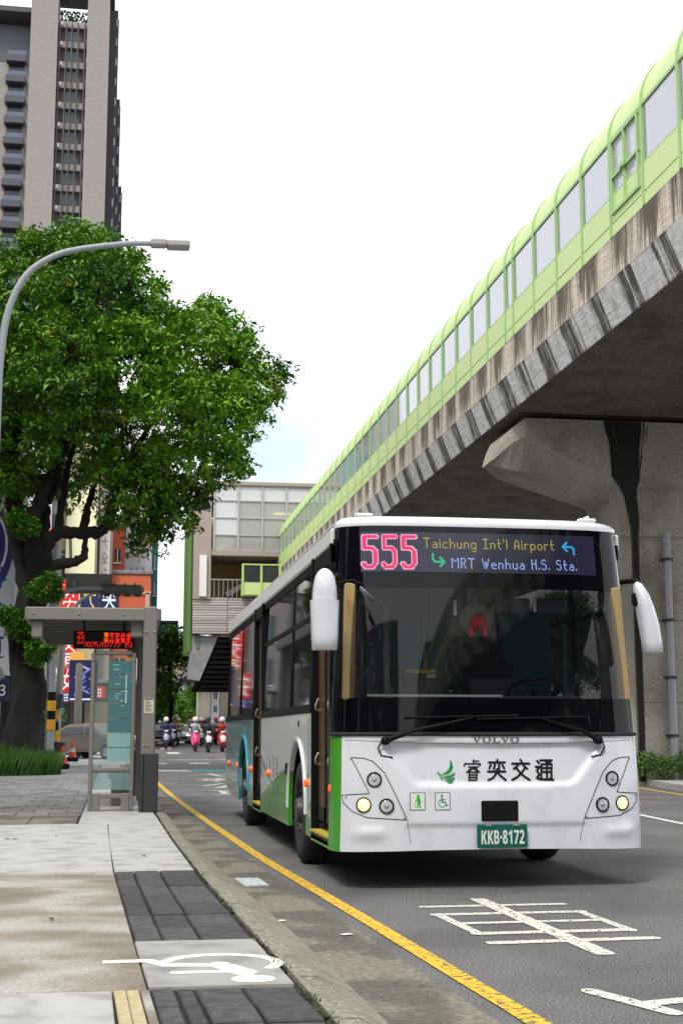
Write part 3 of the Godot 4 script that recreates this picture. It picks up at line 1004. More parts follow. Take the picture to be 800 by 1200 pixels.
func pier_thing(label: String, at: Vector3) -> Node3D:
	var p := thing("viaduct_pier", label, "pier", at, 0.0, "piers of the viaduct")
	var cx := 13.35
	var dep := 1.3
	# cap: a beam that tapers to both tips, with a chamfered underside
	var st := mb()
	var secs := []
	# offset from centre, bottom, chamfer top, half depth
	for s in [[-4.22, 7.97, 7.98, 0.35, 7.99], [-4.12, 7.92, 8.05, 0.55, 8.2], [-3.98, 7.85, 8.2, 0.8, 8.45], [-3.8, 7.77, 8.36, 1.08, 8.74], [-3.55, 7.7, 8.48, dep, 8.94], [-0.98, 6.9, 7.3, dep, 8.94], [0.98, 6.9, 7.3, dep, 8.94], [3.66, 7.7, 8.48, dep, 8.94], [3.8, 7.77, 8.36, 1.08, 8.74], [3.98, 7.85, 8.2, 0.8, 8.45], [4.12, 7.92, 8.05, 0.55, 8.2], [4.22, 7.97, 7.98, 0.35, 7.99]]:
		var x: float = cx + s[0]
		var hd: float = s[3]
		var inner: float = hd * 0.55
		secs.append([V(x, s[1], inner), V(x, s[2], hd), V(x, s[4], hd), V(x, s[4], -hd), V(x, s[2], -hd), V(x, s[1], -inner), V(x, s[1], inner)])
	st.set_smooth_group(-1)
	for i in secs.size() - 1:
		for k in 6:
			quad(st, secs[i][k], secs[i + 1][k], secs[i + 1][k + 1], secs[i][k + 1])
	for e in [0, secs.size() - 1]:
		var q: Array = secs[e]
		for k in [[0, 1, 2], [0, 2, 3], [0, 3, 5], [5, 3, 4]]:
			if e == 0:
				tri(st, q[k[0]], q[k[1]], q[k[2]])
			else:
				tri(st, q[k[0]], q[k[2]], q[k[1]])
	obj("cap", st, M.viaduct, p)
	# column with chamfered corners and a flared neck
	st = mb()
	var rings := []
	for r in [[0.0, 1.05, 1.1], [6.0, 1.05, 1.1], [6.02, 1.02, 1.07], [6.06, 1.02, 1.07], [6.08, 1.05, 1.1], [6.5, 1.1, 1.14], [7.0, 1.25, 1.2], [7.6, 1.5, 1.22]]:
		var a: float = r[1]
		var b: float = r[2]
		var ch := 0.22
		rings.append([V(cx - a + ch, r[0], b), V(cx + a - ch, r[0], b), V(cx + a, r[0], b - ch), V(cx + a, r[0], -b + ch), V(cx + a - ch, r[0], -b), V(cx - a + ch, r[0], -b), V(cx - a, r[0], -b + ch), V(cx - a, r[0], b - ch), V(cx - a + ch, r[0], b)])
	sheet(st, rings, false)
	obj("column", st, M.viaduct, p)
	for y: float in [2.0, 4.0]:
		st = mb()
		box(st, V(cx, y, 0), V(2.105, 0.012, 1.8))
		box(st, V(cx, y, 0), V(1.7, 0.012, 2.205))
		obj("formwork_joint", st, M.joint, p)
	# water stain: a dark damp run down the corner of cap and column
	st = mb()
	var path := [Vector2(-1.55, 9.25), Vector2(-1.45, 8.3), Vector2(-1.6, 7.75)]
	rng.seed = 3
	var im := new_img(96, 192, Color(0.02, 0.017, 0.013, 1))
	var n := FastNoiseLite.new()
	n.frequency = 0.05
	n.fractal_octaves = 4
	for y in 192:
		for x in 96:
			var e := absf(x - 48.0) / 48.0 + n.get_noise_2d(x * 2.2, y * 0.12) * 0.45
			im.set_pixel(x, y, Color(0.09, 0.075, 0.06, 0.0 if e > 0.78 else 1.0))
	var sm := print_mat(im, 0.8, true)
	st = mb()
	var run := [[-0.85, -0.62, 0.1, 1.108], [-0.85, -0.62, 6.08, 1.108], [-0.92, -0.62, 6.5, 1.15], [-1.05, -0.66, 7.0, 1.215], [-1.22, -0.68, 7.2, 1.3], [-1.45, -0.55, 7.55, 1.308], [-1.5, -0.45, 8.2, 1.308], [-1.62, -0.32, 8.93, 1.308]]
	var rr := []
	for q in run:
		rr.append([V(cx + q[0], q[2], q[3]), V(cx + (q[0] + q[1]) * 0.5, q[2], q[3]), V(cx + q[1], q[2], q[3])])
	sheet(st, rr)
	obj("damp_stain", st, sm, p)
	return p

# ---------------------------------------------------------------- metro station across the street
func station() -> void:
	var Z := -80.0
	var X0 := 4.2
	var X1 := 22.0
	var s := thing("metro_station", "elevated metro station hall with glazed upper floor and brick band", "station", Vector3.ZERO)
	var cladding := mat(0.33, 0.27, 0.24, 0.6)
	var frame := mat(0.4, 0.38, 0.36, 0.5)
	var st := mb()
	# slabs and roof
	rbox(st, V((X0 + X1) * 0.5 + 0.65, 15.5, -84.5), V(X1 - X0 - 1.0, 0.28, 9.4), 0.06)
	obj("roof", st, cladding, s)
	st = mb()
	box(st, V(14.6, 15.48, -108), V(15.0, 0.24, 38.0))
	obj("roof", st, cladding, s)
	st = mb()
	rbox(st, V((X0 + X1) * 0.5 + 0.1, 11.45, -84.5), V(X1 - X0, 0.34, 9.2), 0.04)
	obj("floor_band", st, cladding, s)
	st = mb()
	box(st, V(14.6, 11.45, -108), V(15.0, 0.3, 38.0))
	obj("floor_band", st, cladding, s)
	st = mb()
	box(st, V((X0 + X1) * 0.5 + 0.3, 8.7, -84.8), V(X1 - X0 - 0.8, 0.3, 8.6))
	obj("concourse_slab", st, M.viaduct, s)
	st = mb()
	box(st, V(14.6, 8.7, -108), V(15.0, 0.28, 38.0))
	obj("concourse_slab", st, M.viaduct, s)
	# glazed storey: mullions and panes
	var nx := 12
	var x_of := func(i: int) -> float: return lerpf(X0 + 1.15, X1, i / float(nx))
	for i in nx + 1:
		st = mb()
		box(st, V(x_of.call(i), 13.5, Z + 0.05), V(0.1, 3.75, 0.14))
		obj("mullion", st, frame, s)
	var ys := [11.63, 12.5, 13.5, 14.5, 15.35]
	for r in 5:
		st = mb()
		box(st, V((x_of.call(0) + X1) * 0.5, ys[r], Z + 0.04), V(X1 - x_of.call(0), 0.06, 0.1))
		obj("transom", st, frame, s)
	var pane_a := glass(0.5, 0.5, 0.46, 0.5)
	var pane_b := mat(0.55, 0.57, 0.58, 0.2)
	for i in nx:
		for r in 4:
			st = mb()
			box(st, V((x_of.call(i) + x_of.call(i + 1)) * 0.5, (ys[r] + ys[r + 1]) * 0.5, Z), V(x_of.call(i + 1) - x_of.call(i) - 0.1, ys[r + 1] - ys[r] - 0.06, 0.03))
			obj("pane", st, pane_b if r == 3 or (i == 0 and r > 0) else pane_a, s)
	# corner mast and side cladding
	st = mb()
	box(st, V(X0 + 0.5, 12.1, Z + 0.02), V(1.0, 6.6, 0.3))
	obj("corner_post", st, cladding, s)
	st = mb()
	box(st, V(X0 + 0.55, 10.1, Z + 0.2), V(0.4, 2.35, 0.3))
	obj("white_pier", st, M.matt_white, s)
	# inside the glazed storey
	st = mb()
	box(st, V(13, 13.4, -92), V(16.5, 3.7, 0.3))
	obj("inner_wall", st, mat(0.42, 0.38, 0.3, 0.8), s)
	st = mb()
	box(st, V(13, 15.3, -86), V(17, 0.1, 11))
	obj("ceiling", st, mat(0.4, 0.39, 0.36, 0.8), s)
	st = mb()
	box(st, V(9.3, 12.7, -89), V(3.4, 2.0, 2.0))
	obj("lift_box", st, mat(0.22, 0.24, 0.28, 0.4), s)
	st = mb()
	box(st, V(9.4, 14.0, -81.2), V(0.95, 0.1, 0.1))
	obj("ceiling_light", st, glow(1.0, 0.8, 0.25, 1.2), s)
	# open concourse: back wall, stair, railing
	st = mb()
	box(st, V(13, 10.1, -84.2), V(17, 2.6, 0.3))
	obj("concourse_wall", st, mat(0.6, 0.42, 0.16, 0.8), s)
	st = mb()
	var b := Basis(V(0, 0, 1), 0.55)
	box(st, V(8.0, 10.3, -82.4), V(4.2, 0.3, 1.5), b)
	obj("stair_flight", st, frame, s)
	for i in 22:
		st = mb()
		box(st, V(5.4 + i * 0.26, 9.4, Z + 0.12), V(0.035, 1.0, 0.035))
		obj("baluster", st, M.steel, s)
	st = mb()
	box(st, V(8.1, 9.92, Z + 0.12), V(5.8, 0.07, 0.07))
	obj("handrail", st, M.steel, s)
	# brick band: courses are separate pieces
	var bm := mat(0.46, 0.42, 0.4, 0.85)
	var bm2 := mat(0.38, 0.34, 0.32, 0.85)
	st = mb()
	box(st, V(13.1, 7.85, Z - 0.22), V(17.8, 2.1, 0.3))
	obj("band_wall", st, M.joint, s)
	rng.seed = 5
	for r in 14:
		for c in 9:
			st = mb()
			var w := 1.98
			var xx := X0 + c * w + (0.0 if r % 2 else -0.0)
			rbox(st, V(xx + w * 0.5, 6.9 + r * 0.148, Z - 0.03), V(w - 0.02, 0.132, 0.12 + rng.randf() * 0.07), 0.02)
			obj("brick_course", st, bm if rng.randf() < 0.6 else bm2, s)
	# lime corner box at the end of the platform barrier
	st = mb()
	rbox(st, V(8.0, 9.35, Z + 0.45), V(2.15, 0.75, 0.9), 0.03)
	obj("lime_panel", st, M.lime_pale, s)
	for x: float in [6.95, 8.0, 9.05]:
		st = mb()
		box(st, V(x, 9.85, Z + 0.92), V(0.12, 1.8, 0.08))
		obj("lime_post", st, M.lime, s)
	st = mb()
	box(st, V(8.0, 10.72, Z + 0.92), V(2.2, 0.08, 0.1))
	obj("lime_rail", st, M.lime, s)
	for x: float in [7.47, 8.52]:
		st = mb()
		box(st, V(x, 10.2, Z + 0.9), V(0.92, 0.94, 0.03))
		obj("dark_pane", st, M.win_dark, s)
	# green louvred side towards the street
	for i in 7:
		st = mb()
		box(st, V(X0 - 0.02, 10.2, Z - 0.4 - i * 1.2), V(0.24, 8.6 - i * 0.02, 0.14), Basis(Vector3.UP, 0.5))
		obj("green_fin", st, mat(0.13, 0.25, 0.08, 0.6) if i % 2 else mat(0.08, 0.18, 0.05, 0.6), s)
	st = mb()
	box(st, V(X0 + 0.35, 10.2, -84.5), V(0.2, 8.4, 8.4))
	obj("side_wall", st, mat(0.1, 0.17, 0.08, 0.6), s)
	# stair that leads down from the concourse, seen from below
	st = mb()
	var sl := [V(4.15, 6.75, Z + 0.1), V(7.2, 6.75, Z + 0.1)]
	prism(st, PackedVector2Array([Vector2(4.24, 6.83), Vector2(4.0, 4.3), Vector2(4.68, 4.2), Vector2(5.69, 6.7)]), -81.2, -80.35)
	obj("stair_bracket", st, rough_mat(noise_tex(0.02, [0.0, grey(0.2), 1.0, grey(0.3)], 256, 4, 14), 0.3, 0.9), s)
	for i in 11:
		st = mb()
		var t := i / 11.0
		box(st, V(lerpf(7.9, 7.3, t), lerpf(6.55, 3.7, t), lerpf(-81.6, -92, t)), V(4.2, 0.16, 0.7))
		obj("stair_step", st, M.shelter_dark, s)
	st = mb()
	quad(st, V(5.6, 6.75, -81.3), V(4.85, 3.9, -92.2), V(9.6, 3.9, -92.2), V(9.6, 6.75, -81.3))
	obj("stair_soffit", st, mat(0.05, 0.05, 0.055, 0.9), s)
	for x: float in [7.5, 19.0]:
		for z: float in [-95.0, -122.0]:
			st = mb()
			rbox(st, V(x, 4.3, z), V(1.2, 8.6, 1.2), 0.1)
			obj("support_column", st, M.viaduct, s)
	# footbridge from the station over the street
	var fb := thing("footbridge", "dark covered footbridge over the street left of the station", "footbridge", Vector3(-1.0, 0, -103))
	st = mb()
	rbox(st, V(0.6, 9.15, 0), V(9.5, 0.22, 3.2), 0.04)
	obj("bridge_roof", st, mat(0.06, 0.075, 0.09, 0.6), fb)
	st = mb()
	box(st, V(0.6, 8.55, 0), V(9.5, 0.9, 2.6))
	obj("bridge_side", st, mat(0.09, 0.12, 0.15, 0.4), fb)
	st = mb()
	rbox(st, V(0.6, 7.95, 0), V(9.5, 0.3, 3.0), 0.04)
	obj("bridge_deck", st, mat(0.08, 0.09, 0.1, 0.7), fb)
	for x: float in [-3.4]:
		st = mb()
		tube(st, [V(x, 0.3, 0), V(x, 7.9, 0)], [0.3], 10)
		obj("bridge_column", st, M.steel, fb)

# ---------------------------------------------------------------- the bus (local: +z is its front, y up)
const BL := 11.6

func bw(y: float) -> float:
	if y < 1.23:
		return lerpf(1.322, 1.302, clampf((y - 0.3) / 0.93, 0, 1))
	return lerpf(1.302, 1.25, clampf((y - 1.23) / 1.76, 0, 1))

func bz(y: float) -> float:
	if y < 1.23:
		var t := (y - 0.62) / 0.6
		return 0.02 - 0.035 * t * t
	var u := y - 1.23
	return -0.016 - u * 0.085 - u * u * 0.025

func bn(y: float) -> float:
	return 4.0

func fz(x: float, y: float) -> float:
	var q := minf(absf(x) / bw(y), 0.9995)
	return bz(y) - 0.42 * (1.0 - pow(1.0 - pow(q, bn(y)), 1.0 / bn(y)))

func fpt(t: float, y: float, off := 0.0) -> Vector3:
	# t from -90 to 90 degrees round the front
	var a := deg_to_rad(t)
	var e := 2.0 / bn(y)
	var w := bw(y) + off
	return V(signf(a) * w * pow(absf(sin(a)), e), y, bz(y) + off - (0.42 + off) * (1.0 - pow(maxf(cos(a), 0.0), e)))

func at_x(x: float, y: float, off: float) -> Vector3:
	return V(x, y, fz(x, y) + off)

func fascia_relief(x: float, y: float) -> float:
	# recessed middle field with slanted ends, a crease low down
	var ax := absf(x)
	var half := 0.62 + (y - 0.82) * 0.85
	var up := smoothstep(1.17, 1.12, y - 0.02 * ax)
	var lo := smoothstep(0.80, 0.855, y - 0.03 * ax * ax)
	var side := smoothstep(half + 0.06, half - 0.02, ax)
	var r := -0.032 * up * lo * side
	r += -0.018 * smoothstep(0.53, 0.49, y) * smoothstep(0.8, 0.7, ax)
	r += 0.02 * exp(-pow((y - 0.45) / 0.05, 2.0)) * smoothstep(0.85, 1.0, ax) * smoothstep(1.24, 1.1, ax)
	return r

func front_band(y0: float, y1: float, ny: int, t0: float, t1: float, nt: int, off := 0.0, relief := false) -> ArrayMesh:
	var rows := []
	for i in ny + 1:
		var row := []
		for k in nt + 1:
			var t := lerpf(t0, t1, float(k) / nt)
			var y := lerpf(y0, y1, float(i) / ny)
			var p := fpt(t, y, off)
			if i == 0 and y0 < 0.4:
				p.y += 0.012 * cos(p.x * 1.4) - 0.01
			if relief:
				p.z += fascia_relief(p.x, y)
			row.append(p)
		rows.append(row)
	var st := mb()
	sheet(st, rows)
	return done(st)

func front_patch(x0: float, x1: float, y0: float, y1: float, off: float, nx := 12, ny := 3) -> ArrayMesh:
	var rows := []
	for i in ny + 1:
		var row := []
		for k in nx + 1:
			var x := lerpf(x0, x1, float(k) / nx)
			var y := lerpf(y0, y1, float(i) / ny)
			row.append(V(x, y, fz(x, y) + fascia_relief(x, y) * (1.0 if y < 1.2 else 0.0) + off))
		rows.append(row)
	var st := mb()
	sheet(st, rows, true, true)
	return done(st)

func livery(s: float, y: float, n: FastNoiseLite) -> Color:
	# s metres behind the front, y height: white with green and teal waves, teal tail
	var c := Color(0.72, 0.73, 0.74)
	var green := Color(0.06, 0.3, 0.025)
	var teal := Color(0.03, 0.19, 0.2)
	var pale := Color(0.5, 0.62, 0.6)
	if s < 1.75:
		var top := 0.72 + 0.12 * sin(s * 2.4)
		if y < top:
			c = green
			if absf(y - (0.58 + 0.05 * sin(s * 3.0))) < 0.018 or absf(y - 0.5) < 0.012:
				c = pale
	elif s < 6.3:
		var top := 0.52 + 0.42 * pow(clampf((6.2 - s) / 2.6, 0, 1), 0.8)
		var tealtop := 0.62 + 0.45 * pow(clampf((s - 4.1) / 2.2, 0, 1), 1.3)
		if y < tealtop and s > 3.6:
			c = teal.lerp(pale, 0.25)
			if absf(y - tealtop * 0.86) < 0.03:
				c = pale
		if y < top - 0.06:
			c = green
		if absf(y - top + 0.03 - 0.02 * sin(s * 3.0)) < 0.016:
			c = pale
	else:
		var g := clampf((s - 6.3) / 1.0, 0, 1)
		c = Color(0.72, 0.73, 0.74).lerp(Color(0.035, 0.17, 0.2), g if y < 1.05 + 0.3 * g else g * g)
		for k in 5:
			var yy := 0.4 + k * 0.19 + 0.22 * sin((s - 6.0) * 0.9 + k * 0.5)
			if absf(y - yy) < 0.012:
				c = c.lerp(pale, 0.7)
		if s > 7.0 and s < 9.4 and absf(Vector2(s - 8.45, y - 0.5).length() - 0.78) < 0.07:
			c = Color(0.02, 0.3, 0.45)
		if s > 10.4 and n.get_noise_2d(s * 60.0, y * 40.0) > 0.25 and y > 0.5 and y < 1.0 and s < 10.7:
			c = Color(0.02, 0.03, 0.03)
	return c

func livery_mat() -> StandardMaterial3D:
	var w := 1160
	var h := 120
	var im := new_img(w, h, Color.WHITE)
	var n := FastNoiseLite.new()
	n.frequency = 0.08
	for x in w:
		for y in h:
			var yy := 1.5 - y / 100.0
			var c := livery(x / 100.0, yy, n)
			var dirt := clampf(0.5 - (yy - 0.3) * 0.9, 0.0, 0.5) * (0.5 + n.get_noise_2d(x, y * 2.0)) * 0.3
			c = c.lerp(Color(0.12, 0.11, 0.1), dirt)
			im.set_pixel(x, y, srgb(Color(c.r, c.g, c.b)))
	# small vertical lines of lettering
	rng.seed = 8
	for col in [[4.4, 0.98, 6], [4.75, 1.02, 7], [5.1, 0.98, 5], [5.45, 0.98, 6], [1.78, 1.38, 12]]:
		var sc := 13.0 if col[2] < 12 else 5.0
		for k in int(col[2]):
			var cx: float = col[0] * 100.0
			var cy: float = (1.5 - col[1]) * 100.0 + k * (sc + 2.0)
			var keys := HAN.keys()
			for pl: PackedVector2Array in strokes(HAN[keys[rng.randi() % 14]]):
				for q in pl.size() - 1:
					ink(im, Vector2(cx - pl[q].x / 32.0 * sc, cy + pl[q].y / 32.0 * sc), Vector2(cx - pl[q + 1].x / 32.0 * sc, cy + pl[q + 1].y / 32.0 * sc), 1.5, Color(0.05, 0.05, 0.055))
	var m := StandardMaterial3D.new()
	m.albedo_texture = ImageTexture.create_from_image(im)
	m.roughness = 0.3
	m.clearcoat_enabled = true
	m.clearcoat = 0.6
	m.clearcoat_roughness = 0.08
	return m

func side_poly(poly: PackedVector2Array, x: float, side: float) -> ArrayMesh:
	# polygon in (s, y) laid on the side of the bus, with texture coordinates
	var st := mb()
	var idx := Geometry2D.triangulate_polygon(poly)
	for i in range(0, idx.size(), 3):
		var p := []
		for k in 3:
			p.append(poly[idx[i + k]])
		if (p[1] - p[0]).cross(p[2] - p[0]) * side > 0:
			var t: Vector2 = p[1]
			p[1] = p[2]
			p[2] = t
		var v := []
		var u := []
		for q: Vector2 in p:
			v.append(V(x * side, q.y, -q.x))
			u.append(Vector2(q.x / 11.6, (1.5 - q.y) / 1.2))
		tri_uv(st, v[2], v[1], v[0], u[2], u[1], u[0])
	# returned edges give the panel thickness
	for i in poly.size():
		var a := poly[i]
		var b := poly[(i + 1) % poly.size()]
		for q in [[V(x * side, a.y, -a.x), V(x * side, b.y, -b.x), V((x - 0.04) * side, b.y, -b.x)], [V(x * side, a.y, -a.x), V((x - 0.04) * side, b.y, -b.x), V((x - 0.04) * side, a.y, -a.x)]]:
			var ua := Vector2(a.x / 11.6, (1.5 - a.y) / 1.2)
			tri_uv(st, q[0], q[1], q[2], ua, ua, ua)
	return done(st)

func arch(s: float, r: float, from_front: bool) -> PackedVector2Array:
	var out := PackedVector2Array()
	if from_front:
		out.append(Vector2(s - r, 0.315))
	for k in 17:
		var a := PI * k / 16.0
		out.append(Vector2(s - cos(a) * r, 0.5 + sin(a) * r))
	if from_front:
		out.append(Vector2(s + r, 0.315))
	return out

const FONT := {
	"T": "0060 3039", "a": "143445491908071646", "i": "0409 0102", "c": "4434140508193949", "h": "0009 0514344549", "u": "0408193948 4449", "n": "0409 0514344549",
	"g": "44140508193948 444b3c1c0b", "I": "0040 2029 0949", "t": "10182939 0434", "'": "0002", "l": "0009", "A": "0903204349 0646", "r": "0409 051434", "p": "040c 043445483909",
	"o": "143445483919080514", "M": "0900336069", "R": "0900304143340 4 2449", "W": "0029334960", "e": "064645341405081949", "H": "0009 4049 0444", "S": "413010010314344548391908", ".": "0809",
	"2": "01103041430949", "0": "103041483919080110", "5": "400004344548391908", "7": "00404219", "1": "112029", "/": "4009", ":": "0203 0708",
}

func dots_text(im: Image, text: String, x: int, y: int, c: Color, gap := 2) -> int:
	for ch in text:
		if ch == " ":
			x += 5
			continue
		var wmax := 0
		for s in String(FONT[ch]).split(" ", false):
			for i in range(0, s.length() - 3, 2):
				var a := Vector2i(int(digit(s[i])), int(digit(s[i + 1])))
				var b := Vector2i(int(digit(s[i + 2])), int(digit(s[i + 3])))
				var n := maxi(absi(b.x - a.x), absi(b.y - a.y))
				for k in n + 1:
					var p := Vector2(a).lerp(Vector2(b), float(k) / maxi(n, 1)).round()
					wmax = maxi(wmax, int(p.x))
					if x + p.x < im.get_width() and y + p.y < im.get_height():
						im.set_pixel(x + int(p.x), y + int(p.y), c)
		x += wmax + gap + 1
	return x

func display_image() -> Image:
	# one pixel per lamp, then each lamp becomes 4 by 4 pixels with a dark seam
	var w := 232
	var h := 38
	var im := new_img(w, h, Color(0.14, 0.14, 0.22))
	# the number: white edge, pink core
	for d in 3:
		var ox := 1 + d * 18.5
		var five := [[14, 4, 3, 4], [3, 4, 3, 15], [3, 15, 10, 15], [10, 15, 13, 18], [13, 18, 13, 29], [13, 29, 10, 33], [10, 33, 4, 33], [4, 33, 2, 30]]
		for l in five:
			ink(im, Vector2(ox + l[0], l[1] + 0.5), Vector2(ox + l[2], l[3] + 0.5), 5.6, Color(1.0, 0.72, 0.88))
		for l in five:
			ink(im, Vector2(ox + l[0], l[1] + 0.5), Vector2(ox + l[2], l[3] + 0.5), 3.4, Color(0.95, 0.16, 0.42))
	var amber := Color(0.72, 0.64, 0.26)
	var blue := Color(0.62, 0.72, 1.0)
	dots_text(im, "Taichung Int'l Airport", 60, 5, amber)
	dots_text(im, "MRT Wenhua H.S. Sta.", 87, 24, blue)
	for l in [[203, 7, 199, 11], [199, 11, 203, 15], [199, 11, 208, 11], [208, 11, 210, 13], [210, 13, 210, 18]]:
		ink(im, Vector2(l[0], l[1]), Vector2(l[2], l[3]), 2.2, Color(0.2, 0.65, 0.85))
	for l in [[69, 21, 69, 26], [69, 26, 71, 28], [71, 28, 79, 28], [76, 24, 80, 28], [80, 28, 76, 32]]:
		ink(im, Vector2(l[0], l[1]), Vector2(l[2], l[3]), 2.2, Color(0.1, 0.75, 0.55))
	return lamps(im)

func lamps(im: Image) -> Image:
	var out := Image.create_empty(im.get_width() * 4, im.get_height() * 4, false, Image.FORMAT_RGBA8)
	for y in out.get_height():
		for x in out.get_width():
			var c := im.get_pixel(x / 4, y / 4)
			out.set_pixel(x, y, c * 0.62 if x % 4 == 3 or y % 4 == 3 else c)
	return out

func screen_mat(im: Image, energy: float) -> StandardMaterial3D:
	var m := mat(0.004, 0.004, 0.006, 0.08)
	m.emission_enabled = true
	m.emission = Color.BLACK
	m.emission_texture = ImageTexture.create_from_image(im)
	m.emission_energy_multiplier = energy
	m.texture_repeat = false
	return m

func wheel(bus: Node3D, s: float, side: float) -> void:
	var c := V(side * 1.14, 0.5, -s)
	var st := mb()
	var xf := facing(c, V(side, 0, 0))
	lathe(st, [Vector2(0.28, -0.15), Vector2(0.46, -0.15), Vector2(0.495, -0.1), Vector2(0.5, 0.0), Vector2(0.495, 0.08), Vector2(0.46, 0.13), Vector2(0.3, 0.14), Vector2(0.28, 0.1)], xf, 28)
	var w := obj("wheel", st, M.rubber, bus)
	st = mb()
	lathe(st, [Vector2(0.29, 0.12), Vector2(0.27, 0.06), Vector2(0.24, 0.02), Vector2(0.2, 0.09), Vector2(0.13, 0.11), Vector2(0.11, 0.17), Vector2(0.0, 0.18)], xf, 24, false)
	obj("rim", st, mat(0.06, 0.06, 0.062, 0.5, 0.3), w)
	st = mb()
	for k in 10:
		var a := TAU * k / 10.0
		for rr: float in [0.235]:
			lathe(st, [Vector2(0.018, 0.03), Vector2(0.018, 0.1), Vector2(0.0, 0.11)], facing(c + V(0, cos(a) * rr, sin(a) * rr), V(side, 0, 0)), 6)
	obj("wheel_nuts", st, mat(0.14, 0.14, 0.14, 0.35, 0.6), w)

func bus() -> void:
	var b := thing("city_bus", "white and green low floor city bus on route 555 stopped at the kerb", "bus", Vector3(3.08, 0, -11.35))
	var lm := livery_mat()
	var st := mb()
	# lower front fascia and its green side return
	put("front_fascia", front_band(0.315, 1.235, 46, -66, 90, 96, 0.0, true), M.white, b)
	put("corner_panel", front_band(0.315, 1.235, 12, -90, -66, 10), mat(0.06, 0.3, 0.025, 0.3), b)
	# black glass: lower band, destination box, side posts
	put("lower_glass_band", front_band(1.24, 1.53, 5, -90, 90, 60), M.gloss_black, b)
	put("upper_glass_band", front_band(2.45, 2.985, 8, -90, 90, 60), M.gloss_black, b)
	put("glass_edge", front_band(1.53, 2.45, 10, -90, -76, 8), M.gloss_black, b)
	put("glass_edge", front_band(1.53, 2.45, 10, 76, 90, 8), M.gloss_black, b)
	put("windscreen", front_band(1.53, 2.45, 12, -76, 76, 60), M.bus_glass, b)
	st = mb()
	var seal := []
	for k in 41:
		var t := lerpf(-88, 88, k / 40.0)
		seal.append(fpt(t, 1.238, 0.006))
	tube(st, seal, [0.016], 6)
	obj("windscreen_seal", st, M.rubber, b)
	# destination display
	var disp := put("destination_display", front_patch(-1.07, 0.98, 2.585, 2.93, 0.006, 24, 4), screen_mat(display_image(), 0.85), b)
	# roof shell
	var loops := []
	for l in [[2.985, 0.0, 1.0], [3.02, 0.004, 1.0], [3.05, -0.03, 0.985], [3.08, -0.1, 0.95], [3.1, -0.25, 0.86], [3.115, -0.6, 0.6], [3.12, -1.0, 0.3]]:
		var row := []
		var e := 2.0 / 4.0
		var wd: float = 1.245 * l[2] + 0.012
		row.append(V(-wd, l[0], -BL))
		for k in 33:
			var a := deg_to_rad(lerpf(-90, 90, k / 32.0))
			row.append(V(signf(a) * wd * pow(absf(sin(a)), e), l[0], bz(2.985) + l[1] + 0.006 - 0.42 * (1.0 - pow(maxf(cos(a), 0.0), e))))
		row.append(V(wd, l[0], -BL))
		loops.append(row)
	st = mb()
	sheet(st, loops)
	quad(st, V(-0.4, 3.12, -BL), V(-0.4, 3.12, -1.2), V(0.4, 3.12, -1.2), V(0.4, 3.12, -BL))
	obj("roof", st, M.white, b)
	st = mb()
	rbox(st, V(0.05, 3.17, -4.6), V(1.7, 0.16, 2.6), 0.07)
	obj("roof_unit", st, M.matt_white, b)
	for s: float in [-1.0, 1.0]:
		st = mb()
		rbox(st, V(s * 1.0, 3.105, -0.5), V(0.16, 0.035, 0.09), 0.012)
		obj("marker_lamp", st, M.matt_white, b)
	# rain gutter along the roof edge
	for s: float in [-1.0, 1.0]:
		st = mb()
		rbox(st, V(s * 1.27, 2.91, -BL * 0.5 - 0.2), V(0.04, 0.15, BL - 0.55), 0.015)
		obj("roof_rail", st, M.matt_white, b)
	# floor, ceiling, tail
	st = mb()
	box(st, V(0, 0.36, -BL * 0.5 - 0.15), V(2.3, 0.1, BL - 0.6))
	obj("floor", st, mat(0.1, 0.1, 0.1, 0.8), b)
	st = mb()
	box(st, V(0, 2.72, -BL * 0.5 - 0.1), V(2.3, 0.06, BL - 0.5))
	obj("ceiling", st, mat(0.3, 0.3, 0.3, 0.8), b)
	st = mb()
	box(st, V(0, 0.33, -BL * 0.5 - 0.3), V(2.36, 0.06, BL - 0.9))
	for w: float in [2.6, 8.45]:
		box(st, V(0, 0.5, -w), V(1.7, 0.16, 0.16))
	box(st, V(0, 0.29, -5.5), V(2.2, 0.1, 4.2))  # extra low box added to darken the road beneath the bus
	obj("underside", st, M.black, b)
	st = mb()
	rbox(st, V(0, 0.95, -BL + 0.02), V(2.5, 1.1, 0.1), 0.04)
	obj("tail_panel", st, mat(0.03, 0.16, 0.18, 0.35), b)
	st = mb()
	rbox(st, V(0, 2.62, -BL + 0.02), V(2.4, 0.6, 0.1), 0.04)
	obj("tail_panel", st, mat(0.03, 0.16, 0.18, 0.35), b)
	st = mb()
	box(st, V(0, 1.9, -BL + 0.02), V(2.3, 0.86, 0.03))
	obj("rear_window", st, M.side_glass, b)
	# sides
	for side: float in [-1.0, 1.0]:
		bus_side(b, side, lm)
	bus_front_details(b)
	bus_interior(b)

